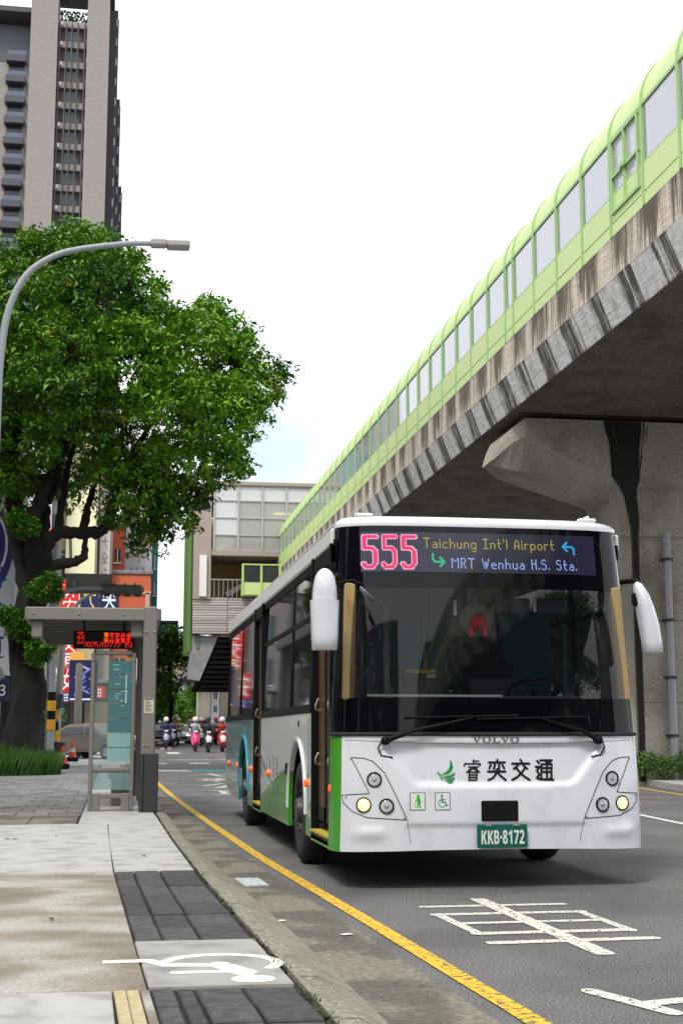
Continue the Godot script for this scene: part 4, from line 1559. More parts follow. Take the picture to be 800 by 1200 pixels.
func bus_side(b: Node3D, side: float, lm: Material) -> void:
	var x := 1.302
	var st := mb()
	var left := side < 0
	var y1 := 1.44
	var poly := PackedVector2Array()
	if left:
		# narrow panel between the front door and the wheel, then to the middle door
		poly = PackedVector2Array([Vector2(1.62, 0.315)])
		for p in arch(2.6, 0.66, true):
			poly.append(p)
		poly.append_array([Vector2(6.08, 0.315), Vector2(6.08, y1), Vector2(1.62, y1)])
		put("side_panel", side_poly(poly, x, side), lm, b)
		poly = PackedVector2Array([Vector2(7.1, 0.315)])
		for p in arch(8.45, 0.68, true):
			poly.append(p)
		poly.append_array([Vector2(10.6, 0.33), Vector2(BL, 0.46), Vector2(BL, y1), Vector2(7.1, y1)])
		put("side_panel", side_poly(poly, x, side), lm, b)
	else:
		poly = PackedVector2Array([Vector2(0.45, 0.315)])
		for p in arch(2.6, 0.66, true):
			poly.append(p)
		for p in arch(8.45, 0.68, true):
			poly.append(p)
		poly.append_array([Vector2(10.6, 0.33), Vector2(BL, 0.46), Vector2(BL, y1), Vector2(0.45, y1)])
		put("side_panel", side_poly(poly, x, side), lm, b)
	for s in [[2.6, 0.66], [8.45, 0.68]]:
		# arch lip and dark wheel housing
		st = mb()
		var pts := []
		for p in arch(s[0], s[1] + 0.03, false):
			pts.append(V(side * 1.302, p.y, -p.x))
		tube(st, pts, [0.024], 8)
		obj("wheel_arch", st, M.white if s[0] < 5.0 else mat(0.02, 0.28, 0.42, 0.3), b)
		st = mb()
		var r0 := []
		var r1 := []
		for p in arch(s[0], s[1] + 0.02, false):
			r0.append(V(side * 1.28, p.y, -p.x))
			r1.append(V(side * 0.62, p.y, -p.x))
		sheet(st, [r0, r1])
		box(st, V(side * 0.62, 0.75, -s[0]), V(0.02, 0.9, s[1] * 2.1))
		obj("wheel_housing", st, M.black, b)
		wheel(b, s[0], side)
	# window strip
	var wins := []
	var posts := []
	if left:
		wins = [[1.72, 3.15], [3.23, 5.98], [7.2, 9.1], [9.18, 11.2]]
		posts = [1.62, 1.66, 3.19, 6.03, 7.15, 9.14, 11.3]
	else:
		wins = [[0.6, 1.7], [1.8, 4.4], [4.5, 7.1], [7.2, 9.2], [9.3, 11.2]]
		posts = [0.5, 1.75, 4.45, 7.15, 9.25, 11.3]
	var lean := func(y: float) -> float: return bw(y) - 0.004
	for w in wins:
		st = mb()
		quad(st, V(side * lean.call(1.5), 1.5, -(w[1] if left else w[0])), V(side * lean.call(1.5), 1.5, -(w[0] if left else w[1])), V(side * lean.call(2.76), 2.76, -(w[0] if left else w[1])), V(side * lean.call(2.76), 2.76, -(w[1] if left else w[0])))
		var o := obj("side_window", st, M.side_glass, b)
		if w[1] < 6.0 or not left:
			st = mb()
			box(st, V(side * (lean.call(2.35) + 0.004), 2.32, -(w[0] + w[1]) * 0.5), V(0.02, 0.045, w[1] - w[0]))
			obj("window_bar", st, M.black, o)
	st = mb()
	for p: float in posts:
		var wd := 0.1
		var bb := Basis(V(0, 0, 1), side * 0.04)
		box(st, V(side * (bw(2.1) - 0.004), 2.12, -p), V(0.02, 1.36, wd), bb)
	box(st, V(side * (bw(1.47) - 0.002), 1.47, -(6.0 if not left else 3.85)), V(0.03, 0.08, 11.0 if not left else 4.46))
	box(st, V(side * (bw(2.8) - 0.002), 2.82, -6.0), V(0.03, 0.13, 11.1))
	if left:
		box(st, V(side * (bw(1.47) - 0.002), 1.47, -9.35), V(0.03, 0.08, 4.5))
	obj("window_frame", st, M.black, b)
	# amber side lamps
	for s: float in ([0.36, 1.78, 5.2, 7.3, 9.35, 10.9] if left else [1.2, 4.0, 7.3, 10.6]):
		st = mb()
		lathe(st, [Vector2(0.045, -0.01), Vector2(0.045, 0.012), Vector2(0.03, 0.035), Vector2(0.0, 0.04)], facing(V(side * (1.302 if s > 0.4 else 1.29), 0.79, -s), V(side, 0, 0)), 12)
		obj("side_lamp", st, M.amber, b)
	if not left:
		return
	st = mb()
	rbox(st, V(-1.302, 0.88, -3.42), V(0.02, 0.12, 0.2), 0.008)
	obj("side_flap", st, M.black, b)
	st = mb()
	lathe(st, [Vector2(0.03, 0.0), Vector2(0.03, 0.012), Vector2(0.0, 0.014)], facing(V(-1.302, 1.34, -2.45), V(-1, 0, 0)), 10)
	obj("fuel_cap", st, M.shelter_dark, b)
	# doors: opening frame, two leaves, handles, step
	for d in [[0.44, 1.62, "front"], [6.08, 7.1, "middle"]]:
		var s0: float = d[0]
		var s1: float = d[1]
		var mid := (s0 + s1) * 0.5
		st = mb()
		for s: float in [s0 + 0.035, s1 - 0.035]:
			box(st, V(-1.275, 1.6, -s), V(0.05, 2.5, 0.07))
		box(st, V(-1.265, 2.76, -mid), V(0.05, 0.14, s1 - s0))
		box(st, V(-1.28, 0.345, -mid), V(0.04, 0.06, s1 - s0))
		var door := obj("door", st, M.black, b)
		for k in 2:
			var c := lerpf(s0 + 0.07, s1 - 0.07, 0.25 + 0.5 * k)
			var w := (s1 - s0 - 0.14) * 0.5 - 0.01
			st = mb()
			for e: float in [-1.0, 1.0]:
				box(st, V(-1.235, 1.6, -c + e * (w * 0.5 - 0.03)), V(0.035, 2.24, 0.06))
			box(st, V(-1.235, 2.68, -c), V(0.035, 0.08, w))
			box(st, V(-1.235, 0.54, -c), V(0.035, 0.12, w))
			obj("leaf_frame", st, M.black, door)
			st = mb()
			box(st, V(-1.238, 1.61, -c), V(0.012, 2.06, w - 0.1))
			obj("leaf_panel", st, mat(0.11, 0.05, 0.024, 0.35), door)
			for y: float in [1.02, 1.5]:
				st = mb()
				var hz := -c + (0.12 if k == 0 else -0.12)
				tube(st, [V(-1.24, y - 0.05, hz), V(-1.28, y - 0.04, hz), V(-1.29, y + 0.0, hz + 0.05), V(-1.28, y + 0.05, hz + 0.12)], [0.012], 6)
				obj("grab_handle", st, M.chrome, door)
		st = mb()
		box(st, V(-1.24, 0.385, -mid), V(0.14, 0.02, s1 - s0 - 0.15))
		obj("step_edge", st, mat(0.55, 0.42, 0.05, 0.6), door)
		st = mb()
		box(st, V(-1.285, 0.32, -mid), V(0.03, 0.05, s1 - s0), Basis())
		obj("door_sill", st, mat(0.06, 0.3, 0.025, 0.3) if s0 < 1.0 else lm, door)

func outline(pts: Array, off: float, r: float, close := true) -> SurfaceTool:
	# a thin dark seam laid along the front fascia; pts are (x, y)
	var st := mb()
	var p := []
	for i in pts.size() - (0 if close else 1):
		var a: Vector2 = pts[i]
		var c: Vector2 = pts[(i + 1) % pts.size()]
		var n := maxi(1, int(a.distance_to(c) / 0.03))
		for k in n:
			var q := a.lerp(c, float(k) / n)
			p.append(V(q.x, q.y, fz(q.x, q.y) + fascia_relief(q.x, q.y) + off))
	if close:
		p.append(p[0])
	tube(st, p, [r], 5)
	return st

func bus_front_details(b: Node3D) -> void:
	var st := mb()
	var F := func(x: float, y: float, o: float) -> Vector3: return V(x, y, fz(x, y) + (fascia_relief(x, y) if y < 1.2 else 0.0) + o)
	# head lamp clusters
	var lit := glow(1.0, 0.68, 0.28, 1.25)
	var lens := glass(0.6, 0.62, 0.64, 0.25)
	for s: float in [-1.0, 1.0]:
		var seam := [Vector2(1.18, 1.05), Vector2(1.04, 0.765), Vector2(1.25, 0.75), Vector2(1.24, 0.69), Vector2(1.17, 0.62), Vector2(1.06, 0.575), Vector2(0.74, 0.555), Vector2(0.83, 0.75), Vector2(0.92, 0.93), Vector2(1.01, 1.02), Vector2(1.08, 1.045)]
		var pts := []
		for q: Vector2 in seam:
			pts.append(Vector2(q.x * s, q.y))
		var hc := obj("headlamp_cluster", outline(pts, 0.001, 0.0035), M.black, b)
		for q in [[1.18, 1.04], [1.22, 0.735], [0.76, 0.57]]:
			st = mb()
			lathe(st, [Vector2(0.008, 0), Vector2(0.008, 0.006), Vector2(0, 0.008)], facing(F.call(q[0] * s, q[1], 0.0), V(0, 0, 1)), 8)
			obj("screw", st, M.steel, hc)
		for q in [[1.0, 0.875, 0], [1.085, 0.675, 1], [0.905, 0.665, 0]]:
			var c: Vector3 = F.call(q[0] * s, q[1], 0.0)
			var n := V(s * 0.22, 0.0, 1.0).normalized()
			st = mb()
			lathe(st, [Vector2(0.052, -0.02), Vector2(0.062, -0.02), Vector2(0.062, 0.008), Vector2(0.057, 0.014), Vector2(0.05, 0.01), Vector2(0.048, -0.01)], facing(c, n), 24)
			obj("lamp_rim", st, M.gloss_black, hc)
			st = mb()
			if q[2] == 1:
				lathe(st, [Vector2(0.053, 0.0), Vector2(0.045, 0.012), Vector2(0.0, 0.022)], facing(c, n), 20)
				obj("lamp", st, lit, hc)
			else:
				lathe(st, [Vector2(0.052, -0.004), Vector2(0.04, -0.012), Vector2(0.024, -0.02), Vector2(0.02, 0.004), Vector2(0.0, 0.012)], facing(c, n), 20)
				obj("lamp", st, mat(0.5, 0.5, 0.52, 0.12, 0.9), hc)
				st = mb()
				lathe(st, [Vector2(0.052, 0.004), Vector2(0.04, 0.014), Vector2(0.0, 0.02)], facing(c, n), 20)
				obj("lens", st, lens, hc)
	# seams of the fascia
	for s: float in [-1.0, 1.0]:
		obj("panel_seam", outline([Vector2(s * 0.74, 0.552), Vector2(s * 0.7, 0.34)], 0.001, 0.002, false), M.black, b)
	obj("panel_seam", outline([Vector2(-1.22, 1.19), Vector2(-0.6, 1.165), Vector2(0.0, 1.16), Vector2(0.6, 1.165), Vector2(1.22, 1.19)], 0.0005, 0.002, false), M.shelter_dark, b)
	# maker's lettering
	var tm := TextMesh.new()
	tm.text = "VOLVO"
	var sf := SystemFont.new()
	sf.font_names = PackedStringArray(["Droid Serif"])
	sf.font_weight = 700
	tm.font = sf
	tm.font_size = 64
	tm.pixel_size = 0.00115
	tm.depth = 0.01
	var o := put("lettering", tm, mat(0.3, 0.3, 0.31, 0.3, 0.7), b)
	o.position = V(0.01, 1.196, fz(0, 1.196) + 0.003)
	o.scale = V(1.5, 0.95, 1)
	# company name and leaf emblem
	var im := new_img(640, 150, Color(0.02, 0.02, 0.025, 0))
	var k := 0
	for ch in ["rui", "yi", "jiao", "tong"]:
		draw_strokes(im, HAN[ch], Vector2(12 + k * 158, 8), Vector2(136, 132), 14.5 if ch != "rui" else 10.0, Color(0.02, 0.02, 0.025), 0.06)
		k += 1
	put("company_name", front_patch(-0.285, 0.53, 0.85, 1.04, 0.004, 16, 3), print_mat(im, 0.4, true), b)
	im = new_img(160, 208, Color(0, 0.4, 0.3, 0))
	var leaves := [[118, 6, 150, 110, 40, 128, 26], [150, 112, 140, 150, 44, 146, 20], [148, 152, 128, 178, 60, 166, 16], [138, 180, 116, 202, 80, 184, 11]]
	for l in leaves:
		for q in 24:
			var t := q / 23.0
			var p := Vector2(l[0], l[1]).lerp(Vector2(l[2], l[3]), t).lerp(Vector2(l[2], l[3]).lerp(Vector2(l[4], l[5]), t), t)
			var col := Color(0.0, 0.42, 0.36).lerp(Color(0.1, 0.6, 0.2), t)
			ink(im, p, p + Vector2(0.5, 0.5), l[6] * sin(PI * clampf(0.06 + t * 0.9, 0, 1)) + 2.0, col)
	ink(im, Vector2(14, 112), Vector2(36, 134), 14, Color(0.1, 0.6, 0.25))
	ink(im, Vector2(30, 132), Vector2(50, 168), 10, Color(0.1, 0.6, 0.25))
	put("leaf_emblem", front_patch(-0.49, -0.33, 0.835, 1.035, 0.004, 4, 3), print_mat(im, 0.4, true), b)
	# two stickers
	for q in [[-0.655, 0], [-0.45, 1]]:
		im = new_img(128, 148, Color(0.06, 0.07, 0.07))
		for y in range(5, 143):
			for x in range(5, 123):
				im.set_pixel(x, y, Color(0.86, 0.88, 0.86))
		for cx in [0, 127]:
			for cy in [0, 147]:
				pass
		if q[1] == 0:
			var g := Color(0.2, 0.62, 0.12)
			ink(im, Vector2(70, 28), Vector2(70.5, 28), 22, g)
			ink(im, Vector2(72, 48), Vector2(76, 90), 26, g)
			ink(im, Vector2(70, 90), Vector2(62, 128), 10, g)
			ink(im, Vector2(80, 90), Vector2(84, 128), 11, g)
			ink(im, Vector2(66, 52), Vector2(48, 74), 9, g)
			ink(im, Vector2(46, 74), Vector2(44, 128), 4, g)
		else:
			var g := Color(0.05, 0.45, 0.5)
			ink(im, Vector2(58, 28), Vector2(58.5, 28), 19, g)
			ink(im, Vector2(58, 44), Vector2(60, 82), 12, g)
			ink(im, Vector2(60, 62), Vector2(84, 62), 9, g)
			ink(im, Vector2(60, 84), Vector2(88, 84), 10, g)
			ink(im, Vector2(88, 84), Vector2(98, 112), 10, g)
			ink(im, Vector2(98, 112), Vector2(108, 108), 8, g)
			for j in 18:
				var a0 := deg_to_rad(20 + j * 13.0)
				var a1 := deg_to_rad(20 + (j + 1) * 13.0)
				ink(im, Vector2(62 + cos(a0) * 31, 92 + sin(a0) * 31), Vector2(62 + cos(a1) * 31, 92 + sin(a1) * 31), 8, g)
		put("sticker", front_patch(q[0] - 0.063, q[0] + 0.063, 0.632, 0.772, 0.003, 3, 3), print_mat(im, 0.4), b)
	# dark plate recess and number plate
	st = mb()
	rbox(st, V(0.025, 0.622, fz(0, 0.62) + 0.002), V(0.31, 0.165, 0.02), 0.012)
	obj("camera_cover", st, M.black, b)
	st = mb()
	var py := 0.425
	rbox(st, V(0.035, py, 0.045), V(0.42, 0.185, 0.012), 0.006)
	var plate := obj("number_plate", st, mat(0.0, 0.1, 0.075, 0.4), b)
	tm = TextMesh.new()
	tm.text = "KKB·8172"
	sf = SystemFont.new()
	sf.font_names = PackedStringArray(["Droid Sans"])
	sf.font_weight = 700
	tm.font = sf
	tm.font_size = 64
	tm.pixel_size = 0.0021
	tm.depth = 0.004
	o = put("plate_lettering", tm, mat(0.7, 0.74, 0.72, 0.5), plate)
	o.position = V(0.035, py - 0.012, 0.053)
	o.scale = V(0.62, 1.12, 1)
	for x: float in [-0.08, 0.15]:
		st = mb()
		rbox(st, V(x, py + 0.083, 0.053), V(0.05, 0.012, 0.012), 0.003)
		obj("plate_screw", st, M.steel, plate)
	# wipers
	for q in [[-0.91, 1.185, -0.2, 1.37, 0.3], [0.88, 1.19, 0.4, 1.36, -0.38]]:
		st = mb()
		var a: Vector3 = F.call(q[0], q[1], 0.04)
		var m: Vector3 = F.call(lerpf(q[0], q[2], 0.3), lerpf(q[1], q[3], 0.32) + 0.02, 0.075)
		var e: Vector3 = F.call(q[2], q[3], 0.05)
		tube(st, [a, m, e], [0.024, 0.018, 0.008], 7)
		lathe(st, [Vector2(0.035, -0.04), Vector2(0.035, 0.02), Vector2(0.02, 0.035), Vector2(0, 0.036)], facing(a, V(0, 0, 1)), 12)
		var wp := obj("wiper", st, M.black, b)
		st = mb()
		var s1: float = signf(q[0])
		tube(st, [a + V(s1 * 0.03, 0.0, 0), a + V(s1 * 0.06, -0.06, -0.02), a + V(s1 * 0.03, -0.12, -0.03), a + V(-s1 * 0.06, -0.135, -0.02)], [0.007], 6)
		obj("washer_hose", st, M.black, wp)
		st = mb()
		var bl := []
		for j in 9:
			var x := lerpf(q[2] - 0.55, q[2] + 0.4, j / 8.0)
			bl.append(F.call(clampf(x, -1.0, 1.0), q[3] + 0.02 * (j / 8.0), 0.02))
		tube(st, bl, [0.009], 5)
		obj("wiper_blade", st, M.black, wp)
	# mirrors: bulky lower housing and rounded cap, hung from an arm
	st = mb()
	var mc := V(-1.435, 2.1, 0.16)
	var prof := []
	for l in [[-0.2, 0.085], [-0.195, 0.1], [-0.1, 0.108], [0.05, 0.112], [0.19, 0.118], [0.2, 0.118]]:
		prof.append(ring_xz(mc + V(0, l[0], 0), l[1], l[1] * 0.9))
	st = mb()
	sheet(st, prof)
	cap_ring(st, prof[0], true)
	cap_ring(st, prof[-1], false)
	var mir := obj("wing_mirror", st, M.white, b)
	prof = []
	for l in [[0.203, 0.1], [0.25, 0.1], [0.32, 0.094], [0.39, 0.08], [0.43, 0.058], [0.455, 0.03], [0.462, 0.006]]:
		prof.append(ring_xz(mc + V(0.0, l[0], 0), l[1], l[1] * 0.9))
	st = mb()
	sheet(st, prof)
	cap_ring(st, prof[-1], false)
	obj("mirror_cap", st, M.white, mir)
	st = mb()
	tube(st, [V(-1.24, 2.5, -0.12), V(-1.32, 2.52, 0.05), mc + V(0.05, 0.36, 0.02)], [0.02], 8)
	tube(st, [V(-1.35, 2.44, 0.16), V(-1.22, 2.46, 0.26), V(-1.14, 2.42, 0.28), V(-1.13, 2.36, 0.28)], [0.008], 6)
	obj("mirror_arm", st, M.black, mir)
	st = mb()
	lathe(st, [Vector2(0.0, -0.02), Vector2(0.06, -0.012), Vector2(0.085, 0.01), Vector2(0.07, 0.02), Vector2(0, 0.022)], facing(V(-1.12, 2.34, 0.29), V(0.75, 0.7, 0.15)), 18)
	obj("kerb_mirror", st, mat(0.12, 0.13, 0.16, 0.2), mir)
	# the other mirror is a curved ear
	prof = []
	for l in [[0.30, 1.225, 0.012, 0.02], [0.28, 1.23, 0.035, 0.05], [0.2, 1.255, 0.055, 0.08], [0.08, 1.285, 0.068, 0.1], [-0.06, 1.315, 0.076, 0.105], [-0.2, 1.335, 0.078, 0.1], [-0.285, 1.34, 0.076, 0.095], [-0.295, 1.34, 0.066, 0.08]]:
		prof.push_front(ring_xz(V(l[1], 2.2 + l[0], 0.1), l[2], l[3]))
	st = mb()
	sheet(st, prof)
	cap_ring(st, prof[0], true)
	cap_ring(st, prof[-1], false)
	mir = obj("wing_mirror", st, M.white, b)
	st = mb()
	rbox(st, V(1.235, 2.36, 0.08), V(0.09, 0.14, 0.12), 0.03)
	tube(st, [V(1.16, 2.52, -0.1), V(1.23, 2.52, 0.04), V(1.25, 2.42, 0.08)], [0.025], 8)
	obj("mirror_arm", st, M.black, mir)

func ring_xz(c: Vector3, rx: float, rz: float) -> Array:
	var out := []
	for k in 25:
		var a := -TAU * k / 24.0
		var e := 0.75
		out.append(c + V(signf(cos(a)) * pow(absf(cos(a)), e) * rx, 0, signf(sin(a)) * pow(absf(sin(a)), e) * rz))
	return out

func cap_ring(st: SurfaceTool, ring: Array, bottom: bool) -> void:
	st.set_smooth_group(-1)
	var c := Vector3.ZERO
	for p: Vector3 in ring.slice(0, 24):
		c += p / 24.0
	for k in 24:
		if bottom:
			tri(st, c, ring[k + 1], ring[k])
		else:
			tri(st, c, ring[k], ring[k + 1])

func bus_interior(b: Node3D) -> void:
	var st := mb()
	# tan posts behind the windscreen edges
	for s: float in [-1.0, 1.0]:
		st = mb()
		rbox(st, V(s * 1.17, 2.0, -0.25), V(0.1, 0.98, 0.1), 0.015, Basis(V(1, 0, 0), -0.1) * Basis(V(0, 0, 1), s * 0.035))
		obj("inner_post", st, M.tan, b)
	# dashboard, steering wheel
	st = mb()
	rbox(st, V(0.0, 1.3, -0.5), V(2.1, 0.3, 0.55), 0.08)
	rbox(st, V(0.5, 1.45, -0.62), V(1.0, 0.22, 0.42), 0.09)
	obj("dashboard", st, mat(0.03, 0.03, 0.033, 0.6), b)
	st = mb()
	var ring := []
	for k in 25:
		var a := TAU * k / 24.0
		ring.append(V(0.62 + cos(a) * 0.23, 1.62 + sin(a) * 0.1, -0.95 + sin(a) * 0.2))
	tube(st, ring, [0.018], 7)
	tube(st, [V(0.62, 1.62, -0.95), V(0.62, 1.4, -0.75)], [0.03], 7)
	box(st, V(0.62, 1.61, -0.95), V(0.4, 0.02, 0.06))
	obj("steering_wheel", st, M.black, b)
	# driver's seat
	st = mb()
	rbox(st, V(0.5, 1.02, -1.75), V(0.52, 0.16, 0.5), 0.06)
	rbox(st, V(0.5, 1.5, -2.0), V(0.5, 0.9, 0.14), 0.06, Basis(V(1, 0, 0), -0.15))
	rbox(st, V(0.5, 2.06, -2.1), V(0.28, 0.2, 0.1), 0.04)
	box(st, V(0.5, 0.7, -1.75), V(0.3, 0.5, 0.3))
	var seat := obj("driver_seat", st, mat(0.035, 0.035, 0.045, 0.8), b)
	st = mb()
	rbox(st, V(0.5, 1.62, -1.91), V(0.44, 0.3, 0.02), 0.008, Basis(V(1, 0, 0), -0.15))
	obj("seat_cover", st, mat(0.25, 0.25, 0.3, 0.8), seat)
	st = mb()
	tube(st, [V(0.3, 1.4, -1.86), V(0.72, 1.44, -1.86)], [0.012], 6)
	obj("seat_belt", st, mat(0.5, 0.4, 0.06, 0.6), seat)
	# partitions and passenger seats
	for q in [[0.95, 1.7, -2.3, 0.5, 1.5], [-0.15, 1.75, -2.6, 0.75, 1.2], [1.0, 1.75, -1.2, 0.04, 1.0]]:
		st = mb()
		box(st, V(q[0], q[1], q[2]), V(q[3], q[4], 0.03))
		obj("partition", st, mat(0.04, 0.3, 0.3, 0.3), b)
	for r in 6:
		for x: float in [-0.85, -0.4, 0.4, 0.85]:
			var z := -3.4 - r * 1.25
			if absf(z + 6.6) < 0.7 and x < 0:
				continue
			st = mb()
			rbox(st, V(x, 0.95, z), V(0.42, 0.1, 0.42), 0.04)
			rbox(st, V(x, 1.3, z - 0.2), V(0.42, 0.7, 0.08), 0.035, Basis(V(1, 0, 0), -0.12))
			box(st, V(x, 0.66, z), V(0.1, 0.5, 0.3))
			obj("passenger_seat", st, mat(0.05, 0.2, 0.17, 0.7), b)
	for q in [[-0.3, -1.3], [-0.7, -2.4], [0.2, -3.1], [-0.55, -5.4], [0.25, -7.5], [-0.95, -1.75]]:
		st = mb()
		tube(st, [V(q[0], 0.4, q[1]), V(q[0], 2.7, q[1])], [0.018], 7)
		obj("grab_pole", st, mat(0.3, 0.27, 0.1, 0.4, 0.3) if q[0] > -0.6 else M.steel, b)
	# white reflection strip post and slanted rail near the door
	st = mb()
	box(st, V(-0.72, 1.95, -0.95), V(0.05, 0.95, 0.03))
	box(st, V(-0.83, 2.4, -0.95), V(0.3, 0.05, 0.03))
	obj("door_screen_post", st, mat(0.35, 0.36, 0.36, 0.5), b)
	st = mb()
	tube(st, [V(-1.1, 1.62, -0.5), V(-0.86, 1.88, -0.8)], [0.014], 6)
	obj("door_rail", st, M.chrome, b)
	st = mb()
	rbox(st, V(-0.42, 1.62, -1.0), V(0.28, 0.3, 0.2), 0.02)
	var fare := obj("fare_box", st, mat(0.03, 0.035, 0.03, 0.5), b)
	st = mb()
	box(st, V(-0.42, 1.785, -0.895), V(0.28, 0.03, 0.012))
	obj("fare_box_stripe", st, mat(0.6, 0.5, 0.05, 0.5), fare)
	st = mb()
	box(st, V(-0.33, 1.745, -0.894), V(0.09, 0.03, 0.012))
	obj("fare_box_label", st, M.matt_white, fare)
	# light strip low behind the glass
	st = mb()
	box(st, V(-0.45, 1.555, -0.22), V(1.15, 0.018, 0.02))
	obj("sill_strip", st, mat(0.65, 0.68, 0.7, 0.4), b)
	# round fan with a red knot, sun visors
	st = mb()
	lathe(st, [Vector2(0.0, -0.02), Vector2(0.14, -0.02), Vector2(0.15, 0.0), Vector2(0.14, 0.02), Vector2(0, 0.025)], facing(V(-0.04, 2.21, -0.42), V(0, 0, 1)), 26)
	var fan := obj("fan", st, mat(0.3, 0.3, 0.28, 0.5), b)
	st = mb()
	lathe(st, [Vector2(0, -0.01), Vector2(0.075, 0.0), Vector2(0.08, 0.03), Vector2(0, 0.05)], facing(V(-0.03, 2.19, -0.39), V(0, 0, 1)), 7)
	for x: float in [-0.09, 0.03]:
		rbox(st, V(x, 2.1, -0.37), V(0.035, 0.09, 0.02), 0.01)
	obj("red_knot", st, mat(0.75, 0.01, 0.03, 0.6), fan)
	st = mb()
	tube(st, [V(-0.04, 2.42, -0.42), V(-0.04, 2.2, -0.43)], [0.012], 6)
	obj("fan_stalk", st, M.steel, fan)
	for x: float in [0.28, 0.62]:
		st = mb()
		rbox(st, V(x, 2.33, -0.38), V(0.3, 0.13, 0.03), 0.012)
		obj("sun_visor", st, mat(0.07, 0.08, 0.11, 0.6), b)
	for q in [[-0.25, 2.3], [0.45, 2.34]]:
		st = mb()
		box(st, V(q[0], q[1], -0.3), V(0.028, 0.13, 0.01))
		obj("sticker", st, M.matt_white, b)

# ---------------------------------------------------------------- trees and plants
func leaf_clump(n: int, spread: float, size: float, sd: int) -> ArrayMesh:
	var st := mb()
	rng.seed = sd
	for k in n:
		var d := Vector3(rng.randf_range(-1, 1), rng.randf_range(-1, 1), rng.randf_range(-1, 1))
		if d.length() > 1.0:
			d = d.normalized() * rng.randf()
		var p := d * V(spread, spread * 0.75, spread)
		var ax := Vector3(rng.randf_range(-1, 1), rng.randf_range(-0.7, 0.3), rng.randf_range(-1, 1)).normalized()
		var side := ax.cross(Vector3(rng.randf_range(-0.5, 0.5), 1, rng.randf_range(-0.5, 0.5))).normalized()
		var up := side.cross(ax)
		var l := size * rng.randf_range(0.45, 1.4)
		var v := rng.randf_range(0.75, 1.2)
		st.set_color(Color(v, v, v * 0.9))
		var tip := p + ax * l - up * l * 0.15
		var a := p + ax * l * 0.45 + side * l * 0.24
		var b := p + ax * l * 0.45 - side * l * 0.24
		tri(st, p, b, tip)
		tri(st, p, tip, a)
	return done(st)

func scatter(called: String, mesh: Mesh, xfs: Array, cols: Array, m: Material, parent: Node3D) -> MultiMeshInstance3D:
	var mm := MultiMesh.new()
	mm.transform_format = MultiMesh.TRANSFORM_3D
	mm.use_colors = true
	mm.mesh = mesh
	mm.instance_count = xfs.size()
	for i in xfs.size():
		mm.set_instance_transform(i, xfs[i])
		mm.set_instance_color(i, cols[i])
	var o := MultiMeshInstance3D.new()
	o.multimesh = mm
	o.material_override = m
	o.name = called
	o.set_meta("kind", "stuff")
	parent.add_child(o, true)
	return o

func crown(tree: Node3D, lobes: Array, per_m2: float, clumps: Array, dark: Color, light: Color, sd: int) -> void:
	# leaf clumps on and inside a set of lobes (x, y, z, radius), each lobe with its own tone
	var xfs := [[], [], []]
	var cols := [[], [], []]
	rng.seed = sd
	for l in lobes:
		var c := V(l[0], l[1], l[2])
		var r: float = l[3]
		var tone := rng.randf()
		var n := int(per_m2 * 12.5 * r * r)
		for k in n:
			var d := Vector3(rng.randfn(), rng.randfn(), rng.randfn()).normalized()
			if d.y < -0.45 and rng.randf() < 0.6:
				d.y = -d.y
			var rr: float = r * (0.45 + 0.6 * pow(rng.randf(), 0.5)) * (1.0 + 0.16 * sin(d.x * 7.0 + tone * 9.0) * cos(d.y * 6.0 + d.z * 5.0))
			var p := c + d * rr
			var b := Basis(Vector3.UP, rng.randf() * TAU) * Basis(Vector3.RIGHT, rng.randf_range(-0.6, 0.6))
			b = b.scaled(Vector3.ONE * rng.randf_range(0.7, 1.25))
			var i := rng.randi() % 3
			xfs[i].append(Transform3D(b, p))
			var t := clampf(0.72 * tone + 0.28 * rng.randf(), 0, 1)
			var tint := dark.lerp(light, t)
			if rng.randf() < 0.04:
				tint = tint.lerp(Color(0.3, 0.3, 0.03), 0.55)
			cols[i].append(tint)
	for i in 3:
		if xfs[i].size():
			scatter("crown", clumps[i], xfs[i], cols[i], M.leaf, tree)

func lobes_of(list: Array, c: Vector3) -> Array:
	var out := []
	for s: String in list:
		var f := s.split_floats(" ")
		out.append([f[0] - c.x, f[1] - c.y, f[2], f[3]])
	return out

func fern(label: String, at: Vector3, r: float, n: int, clumps: Array) -> void:
	var o := thing("trunk_plant", label, "plant", at)
	var lb := []
	rng.seed = int(at.y * 100)
	for k in 5:
		lb.append([rng.randf_range(-0.6, 0.6) * r, rng.randf_range(-0.5, 0.5) * r, rng.randf_range(0.0, 0.4) * r, r * rng.randf_range(0.35, 0.55)])
	crown(o, lb, n * 0.5, clumps, Color(0.025, 0.1, 0.005), Color(0.1, 0.27, 0.01), int(at.y * 31))
	var st := mb()
	tube(st, [V(0, -r * 0.4, -0.2), V(0, 0, 0.05), V(0.1 * r, r * 0.4, 0.1)], [0.03, 0.02], 5)
	obj("stem", st, M.bark, o)

